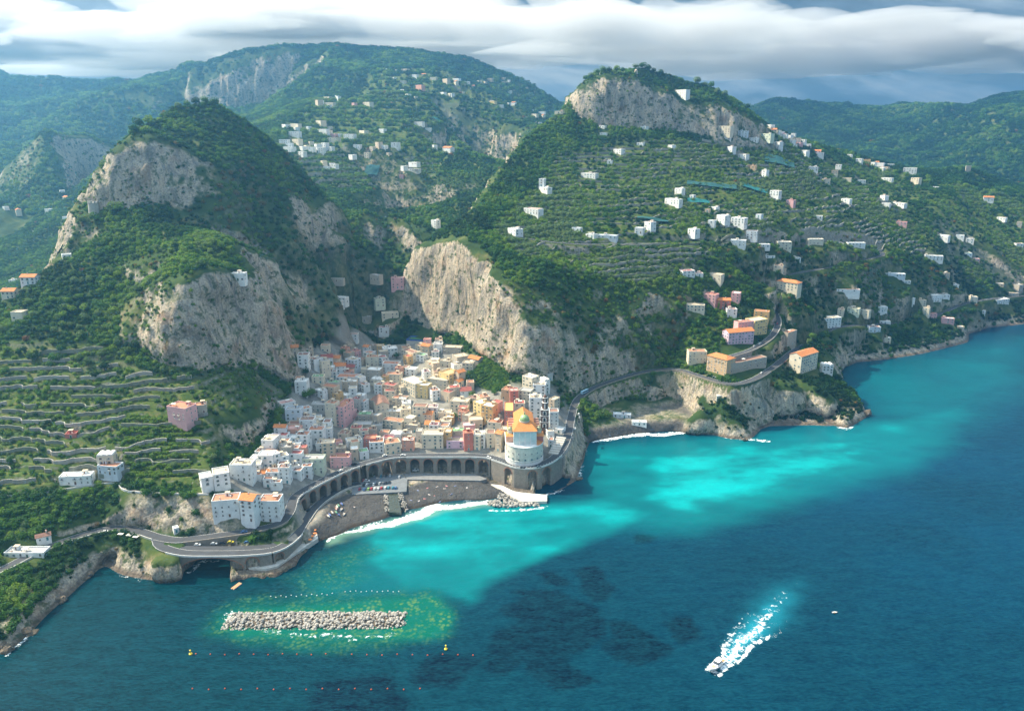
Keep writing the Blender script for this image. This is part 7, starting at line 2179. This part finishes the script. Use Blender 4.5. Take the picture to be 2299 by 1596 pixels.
# ================================================================== nets over the citrus groves, playing field, ruined tower
M_NET = plain('teal_net', (0.012, 0.14, 0.14), 0.8, 0.2, 0.3)
M_NETD = plain('dark_net', (0.02, 0.09, 0.09), 0.9, 0.2, 0.3)
for k, (bl, x0, y0, x1, y1, m_, lb) in enumerate(((q4, 385, 5, 500, 95, M_NET, 'bright teal net over a grove behind the left spur'), (q2, 160, 1140, 250, 1165, M_NETD, 'dark teal net over a grove below the hamlet'), (q2, 605, 812, 690, 835, M_NET, 'small teal net on the middle slope'),
                                                (q3, 550, 1080, 750, 1118, M_NETD, 'dark teal net below the great cliff, on the right'), (q3, 400, 1272, 570, 1300, M_NET, 'teal net strip above the white villas'), (q3, 30, 1352, 180, 1372, M_NET, 'narrow teal net left of the white villas'), (q3, 30, 1245, 360, 1275, M_NETD, 'long dark net on the right slope'), (q2, 1990, 1480, 2200, 1500, M_NETD, 'dark net on the slope beside the white towered villa'))):
    (u0, v0), (u1, v1) = bl([(x0, y0), (x1, y1)])
    c = hit((u0 + u1) / 2, (v0 + v1) / 2)
    if not c: continue
    w_ = (u1 - u0) * c[1] / FPX; d_ = max(9.0, min(22.0, (v1 - v0) * c[1] / FPX * 2.4))
    N1, N2 = 14, 8
    xs = np.linspace(c[0] - w_ / 2, c[0] + w_ / 2, N1); yv = np.linspace(c[1] - d_ / 2, c[1] + d_ / 2, N2)
    X_, Y_ = np.meshgrid(xs, yv)
    X_ = X_ + (Y_ - c[1]) * 0.25; jag = fbm(X_ / 6, Y_ / 6, octaves=2, seed=200 + k) * 2.0
    zz_ = ground(X_.ravel(), Y_.ravel()).reshape(X_.shape)
    zz_ = blur(zz_, 3) + 3.4 + fbm(X_ / 5, Y_ / 5, octaves=2, seed=220 + k) * 0.4
    o = link('crop_net', mesh_np('crop_net', np.stack([X_, Y_ + jag, zz_], -1).reshape(-1, 3), grid_quads(N1, N2)), m_)
    tag(o, lb, 'net'); KEEPOUT.append((c[0], c[1], min(w_, d_) * 0.4))
fp = zA_([(2020, 345), (2090, 300), (2300, 330), (2300, 420)])
cpt = hit(*zA_([(2180, 360)])[0])
if cpt:
    pitch = thing('playing_field', 'small green playing field with blue sides above the town', 'field', (cpt[0], cpt[1], cpt[2] + 0.8), R(-12))
    mb = MB(); mb.box(-13, 13, -8, 8, -6, 0.0); mb.build('base', M_CONC, pitch)
    mb = MB(); mb.box(-12.4, 12.4, -7.4, 7.4, 0.004, 0.03); mb.build('turf', plain('turf', (0.05, 0.14, 0.06), 0.95, 0.15, 0.6), pitch)
    M_BLU = plain('blue_fence', (0.03, 0.10, 0.42), 0.7, 0.1, 0.6)
    for (a0, a1, b0, b1) in ((-13, 13, 7.6, 7.9), (-13, 13, -7.9, -7.6), (-13, -12.7, -7.6, 7.6), (12.7, 13, -7.6, 7.6)):
        mb = MB(); mb.box(a0, a1, b0, b1, 0.004, 1.5); mb.build('fence_panel', M_BLU, pitch)
    KEEPOUT.append((cpt[0], cpt[1], 17))
tz = hit(212, 478, 0)
if tz:
    rt = thing('ruined_tower', 'pale ruined round watchtower on the shoulder of the left hill', 'tower', (tz[0], tz[1], tz[2] - 3))
    mb = MB(); mb.lathe([(5.2, 0), (4.6, 12), (4.7, 12.2), (4.7, 13)], 18); mb.build('drum', plain('pale_stone', (0.46, 0.43, 0.38), 0.95, 0.2, 0.5), rt)
    for k in range(9):
        an = k * 2 * math.pi / 9
        mb = MB(); mb.box(-0.8, 0.8, -0.4, 0.4, 13.0, 14.2 + 0.5 * (k % 2)); o = mb.build('merlon', bpy.data.materials['pale_stone'], rt, (4.2 * math.cos(an), 4.2 * math.sin(an), 0), an + math.pi / 2)
    KEEPOUT.append((tz[0], tz[1], 8))
# belvedere terrace on the great cliff
bp = hit(*q2([(1870, 500)])[0], 0)
if bp:
    bt = thing('belvedere', 'stone belvedere with a small domed pavilion on the brow of the great cliff', 'terrace', (bp[0], bp[1] + 6, bp[2]))
    mb = MB(); mb.box(-30, 26, -2, 4, -6, 2.0); mb.build('terrace_wall', M_CONC, bt)
    for k in range(14):
        mb = MB(); mb.box(-29 + k * 4.1, -28.3 + k * 4.1, -2, -1.3, 2.0, 4.2); mb.build('bust_pillar', M_CONC, bt)
    mb = MB(); mb.box(24, 28.6, -1, 3.6, -5, 4.6); mb.lathe([(2.2, 4.6), (2.0, 6), (1.0, 7), (0.2, 7.3)], 12, 26.3, 1.3); mb.build('pavilion', MW['B'], bt)

# ================================================================== single trees that stand out
def tree_kind(name, rx, rz, cz, th, n, seed, lobes=6, leaf=0.34):
    mb = MB(); crown_into(mb, rx, rz, cz, n, seed, leaf=leaf, lobes=lobes)
    crown = mb.mesh('crown', [M_LEAF_OB])
    tb = MB()
    seg = [(0.30, -0.8), (0.24, th * 0.5), (0.17, th)]
    tb.lathe(seg, 7)
    q = random.Random(seed)
    for k in range(4):
        a = k * 1.57 + q.uniform(-.4, .4)
        tb.tube((0, 0, th * 0.7), (math.cos(a) * rx * 0.55, math.sin(a) * rx * 0.55, cz + q.uniform(-0.2, 0.3) * rz), 0.09, 5)
    return (name, tb.mesh('trunk', [M_BARK]), crown)


TK = {'round': [tree_kind('broadleaf_tree', 3.1, 2.5, 3.4, 3.0, 210, 400 + k) for k in range(4)], 'pine': [tree_kind('umbrella_pine', 5.0, 1.7, 8.4, 7.6, 300, 420 + k, 7, 0.26) for k in range(2)], 'cyp': [tree_kind('cypress', 1.25, 5.2, 5.0, 1.2, 220, 430 + k, 4, 0.55) for k in range(2)]}
tr_ = random.Random(55)


def tree(kind, x, y, z, s, label, group):
    nm, tme, cme = tr_.choice(TK[kind])
    t_ = thing(nm, label, 'tree', (x, y, z - 0.2), tr_.uniform(0, 6.28), group)
    t_.scale = (s, s, s * tr_.uniform(0.9, 1.1))
    link('trunk', tme, None, t_); link('crown', cme, None, t_)
    return t_


for bl, lst, kind, s, lab, grp in ((q2, [(900, 1400), (842, 1450)], 'pine', 1.1, 'broad umbrella pine at the edge of the sunlit cliff top', 'umbrella pines on the cliff top'),
                                   (q2, [(1365, 1195), (1285, 1245), (1425, 1240), (1330, 1240), (1210, 1255)], 'pine', 1.15, 'dark umbrella pine around the small white tower villa', 'umbrella pines round the tower villa'),
                                   (q2, [(1170, 1310), (1190, 1300), (1240, 1320), (1070, 1400), (1040, 1330), (1550, 1200), (1580, 1220)], 'cyp', 1.15, 'slender dark cypress near the tower villa', 'cypresses on the slope'),
                                   (q2, [(1640, 500), (1680, 490), (1720, 480), (1760, 470), (1800, 462), (1850, 450), (1890, 445), (1980, 460), (2020, 470), (2060, 475), (2100, 485), (2150, 500)], 'round', 1.7, 'dark pine in the wood crowning the great cliff', 'pines crowning the great cliff'),
                                   (q3, [(100, 560), (150, 590), (190, 600), (430, 730), (230, 640), (280, 660)], 'round', 1.7, 'dark pine on the sloping brow of the great cliff', 'pines on the sloping brow'),
                                   (q5, [(95, 470)], 'pine', 1.2, 'bright umbrella pine beside the cream villa on the headland', None), (q5, [(240, 490), (285, 500)], 'cyp', 1.2, 'dark cypress beside the red villa on the headland', 'cypresses by the red villa'),
                                   (q5, [(1345, 520), (870, 690), (1690, 620), (950, 1080), (1040, 960), (900, 1060)], 'round', 1.3, 'rounded tree on the headland slope above the sea', 'trees on the headland slope'),
                                   (q1, [(640, 1500), (760, 1440), (800, 1440), (560, 1520), (740, 1110), (700, 1130), (900, 900), (940, 860), (1000, 850), (1200, 730), (1260, 710), (1320, 700), (1380, 700), (1450, 720)], 'round', 1.6, 'dark broad tree on the wooded crown of the left hill', 'trees crowning the left hill'),
                                   (zA_, [(875, 790), (1150, 820), (620, 1190), (560, 1200), (660, 1150), (1850, 625), (1250, 1440), (560, 870), (1080, 580)], 'round', 1.15, 'leafy tree among the houses of the upper left town', 'trees between the houses'),
                                   (zB_, [(610, 780), (640, 1185), (960, 1140), (480, 1500), (390, 1480), (620, 1310), (1900, 1150), (1930, 1250), (1910, 1350)], 'round', 1.1, 'leafy tree among the sunlit houses of the right town', 'trees between the houses'),
                                   (z7, [(160, 290), (270, 300), (620, 290), (370, 300)], 'round', 1.0, 'bushy tree at the brow of the grey cliff left of the white corner house', 'trees along the cliff brow')):
    for (x, y) in lst:
        (u, v), = bl([(x, y)])
        p = None
        for dv in range(0, 44, 4):
            p = hit(u, v + dv, 0)
            if p is not None and p[1] < 1420: break
            p = None
        if p is None: continue
        tree(kind, p[0], p[1], p[2], s * tr_.uniform(0.85, 1.15), lab, grp)
cnt = 0
for _ in range(4000):
    if cnt >= 130: break
    u, v = tr_.uniform(5, 600), tr_.uniform(520, 1060)
    if v < 690 - u * 0.42: continue
    p = hit(u, v)
    if p is None or p[1] > 735 or p[1] < 470: continue
    xa, ya = np.array([p[0]]), np.array([p[1]])
    if sample(SLOPE, xa, ya)[0] > 1.15 or sample(TOWN, xa, ya)[0]: continue
    if v > 820 and tr_.random() < 0.72: continue
    if any(math.hypot(p[0] - a, p[1] - b2) < r_ for a, b2, r_ in KEEPOUT): continue
    zone = 'on the scrubby crest of the left spur' if v < 700 else ('on the upper terraces of the left hill' if v < 860 else 'on the lower terraces around the pink villa')
    tree('round', p[0], p[1], p[2], tr_.uniform(0.75, 1.3) * (1.0 if v < 860 else 0.7), 'rounded green tree %s' % zone, 'trees ' + zone)
    cnt += 1
def plant_rows(polyuv, gap, along, rlo, rhi, tint, P_, S_, T_, ang=0.0):
    P = polyuv
    xs = [p[0] for p in P]; yv = [p[1] for p in P]
    cx, cy = sum(xs) / len(xs), sum(yv) / len(yv)
    L = 120
    for i in np.arange(-L, L, gap):
        for j in np.arange(-L, L, along):
            x = cx + j * math.cos(ang) - i * math.sin(ang); y = cy + j * math.sin(ang) + i * math.cos(ang)
            P_.append((x + rng.uniform(-.5, .5), y + rng.uniform(-.4, .4)))
    A = np.array(P_)
    k = in_poly(A[:, 0], A[:, 1], P)
    A = A[k]
    z = ground(A[:, 0], A[:, 1])
    return np.concatenate([A, (z + 0.6)[:, None]], 1), rng.uniform(rlo, rhi, len(A)), np.clip(rng.normal(tint, 0.06, len(A)), 0, 0.68)


plant_hills()
g1 = plant_rows(poly_w([(285, 1000, 44), (400, 985, 50), (440, 1010, 44), (430, 1082, 36), (288, 1080, 36)]), 3.4, 1.7, 1.1, 1.8, 0.60, [], [], [])
g2 = plant_rows(GARDEN, 3.2, 1.8, 1.0, 1.7, 0.60, [], [], [], 0.5)
for (g, nm, lb) in ((g1, 'lemon_grove', 'bright green pergola rows of lemons below the left terraces'), (g2, 'lemon_grove', 'sunlit green garden rows between the town and the cliff')):
    scatter_mass(nm, lb, g[0], g[1], g[2], PROTO, 3)
# ================================================================== the air: one even volume round everything below the clouds
mb = MB(); mb.box(-3900, 3900, -400, 5600, -45, 553)
hm = bpy.data.materials.new('haze'); hm.use_nodes = True
t = hm.node_tree; t.nodes.clear()
pv = wn(t, 'ShaderNodeVolumePrincipled')
pv.inputs['Color'].default_value = (0.22, 0.58, 1.0, 1)
pv.inputs['Density'].default_value = 0.00017
pv.inputs['Anisotropy'].default_value = 0.7
out = wn(t, 'ShaderNodeOutputMaterial'); lk(t, pv.outputs[0], out.inputs['Volume'])
tag(mb.build('haze', hm), 'pale blue sunlit haze filling the valleys', kind='stuff')

# ================================================================== low clouds resting above the mountain tops
cm = bpy.data.materials.new('cloud'); cm.use_nodes = True
t = cm.node_tree; t.nodes.clear()
pv = wn(t, 'ShaderNodeVolumePrincipled')
pv.inputs['Color'].default_value = (0.97, 0.98, 1.0, 1)
pv.inputs['Density'].default_value = 0.0060
pv.inputs['Anisotropy'].default_value = 0.25
out = wn(t, 'ShaderNodeOutputMaterial'); lk(t, pv.outputs[0], out.inputs['Volume'])
cr_ = random.Random(12)


def cloud(cx, cy, cz, rx, ry, rz, label):
    nu, nv = 96, 40
    a = np.linspace(0, 2 * math.pi, nu, endpoint=False); b2 = np.linspace(-math.pi / 2 * 0.985, math.pi / 2 * 0.985, nv)
    A_, B_ = np.meshgrid(a, b2)
    dx, dy, dz = np.cos(A_) * np.cos(B_), np.sin(A_) * np.cos(B_), np.sin(B_)
    sd = cr_.randint(0, 900)
    k = 1 + 0.85 * fbm(dx * 2.3 + sd, dy * 2.3, dz * 1.6, octaves=3, gain=0.5, seed=sd)
    x, y = cx + dx * rx * k, cy + dy * ry * k
    z = np.maximum(cz + dz * rz * k, 562.0 + 6 * np.abs(fbm(x / 90, y / 90, octaves=2, seed=3)))
    v = np.stack([x, y, z], -1).reshape(-1, 3)
    f = [[j * nu + i, j * nu + (i + 1) % nu, (j + 1) * nu + (i + 1) % nu, (j + 1) * nu + i] for j in range(nv - 1) for i in range(nu)]
    me = mesh_np('cloud', v, f)
    bm_ = bmesh.new(); bm_.from_mesh(me); bm_.verts.ensure_lookup_table()
    bmesh.ops.holes_fill(bm_, edges=[e for e in bm_.edges if e.is_boundary], sides=0); bmesh.ops.recalc_face_normals(bm_, faces=bm_.faces); bm_.to_mesh(me); bm_.free()
    tag(link('cloud', me, cm), label, kind='stuff')


for (cx, cy, cz, rx, ry, rz, lb) in ((-1900, 3700, 640, 800, 600, 120, 'bright cloud bank over the left ridges'), (-1000, 3200, 640, 620, 420, 110, 'white cloud left of the cloud-capped mountain'), (-2500, 3200, 650, 700, 500, 120, 'cloud above the far left valley'),
                                     (-560, 2720, 610, 420, 220, 62, 'cloud hanging on the mountain summit'), (60, 2860, 615, 480, 240, 66, 'grey cloud along the summit ridge'), (-1500, 4700, 680, 1300, 600, 150, 'distant cloud low behind the left ridges'),
                                     (-820, 2620, 605, 330, 180, 52, 'thin cloud over the mountain shoulder'), (600, 3300, 640, 600, 400, 100, 'grey cloud above the gap between the mountains'), (1500, 4600, 700, 1200, 600, 150, 'grey cloud low over the right mountains'), (2900, 4400, 700, 900, 500, 140, 'cloud at the far right'),
                                     (-300, 4000, 690, 900, 500, 140, 'broad cloud behind the summit')):
    cloud(cx, cy, cz, rx, ry, rz, lb)
# ================================================================== tell look-alikes apart by their place in the picture
same = {}
for o in COL.objects:
    if o.parent is None and o.get('label') and o.get('category'): same.setdefault(o['label'], []).append(o)


def from_side(i, n):
    if i < 15: return 'leftmost' if i == 0 else ORD[i] + ' from left'
    j = n - 1 - i
    return 'rightmost' if j == 0 else ORD[min(j, 14)] + ' from right'


for lab, L in same.items():
    if len(L) < 2: continue
    q = [(to_uv(*o.location), o) for o in L]
    if len(L) <= 30:
        q.sort(key=lambda k: k[0][0])
        for i, (_, o) in enumerate(q): o['label'] = '%s, %s' % (lab, from_side(i, len(q)))
    else:
        q.sort(key=lambda k: k[0][1])
        nb = math.ceil(len(q) / 20)
        bands = {1: [''], 2: ['upper half'], 3: ['upper third']}
        names = ['upper', 'lower'] if nb == 2 else ['upper', 'middle', 'lower'] if nb == 3 else ['top', 'second', 'third', 'lowest']
        per = math.ceil(len(q) / nb)
        for b_i in range(nb):
            sub_ = sorted(q[b_i * per:(b_i + 1) * per], key=lambda k: k[0][0])
            for i, (_, o) in enumerate(sub_): o['label'] = '%s, %s in %s row' % (lab, from_side(i, len(sub_)), names[b_i])
    for _, o in q:
        w_ = o['label'].split()
        if len(w_) > 16: o['label'] = ' '.join(lab.split()[:16 - (len(w_) - len(lab.split()))] + w_[len(lab.split()):])
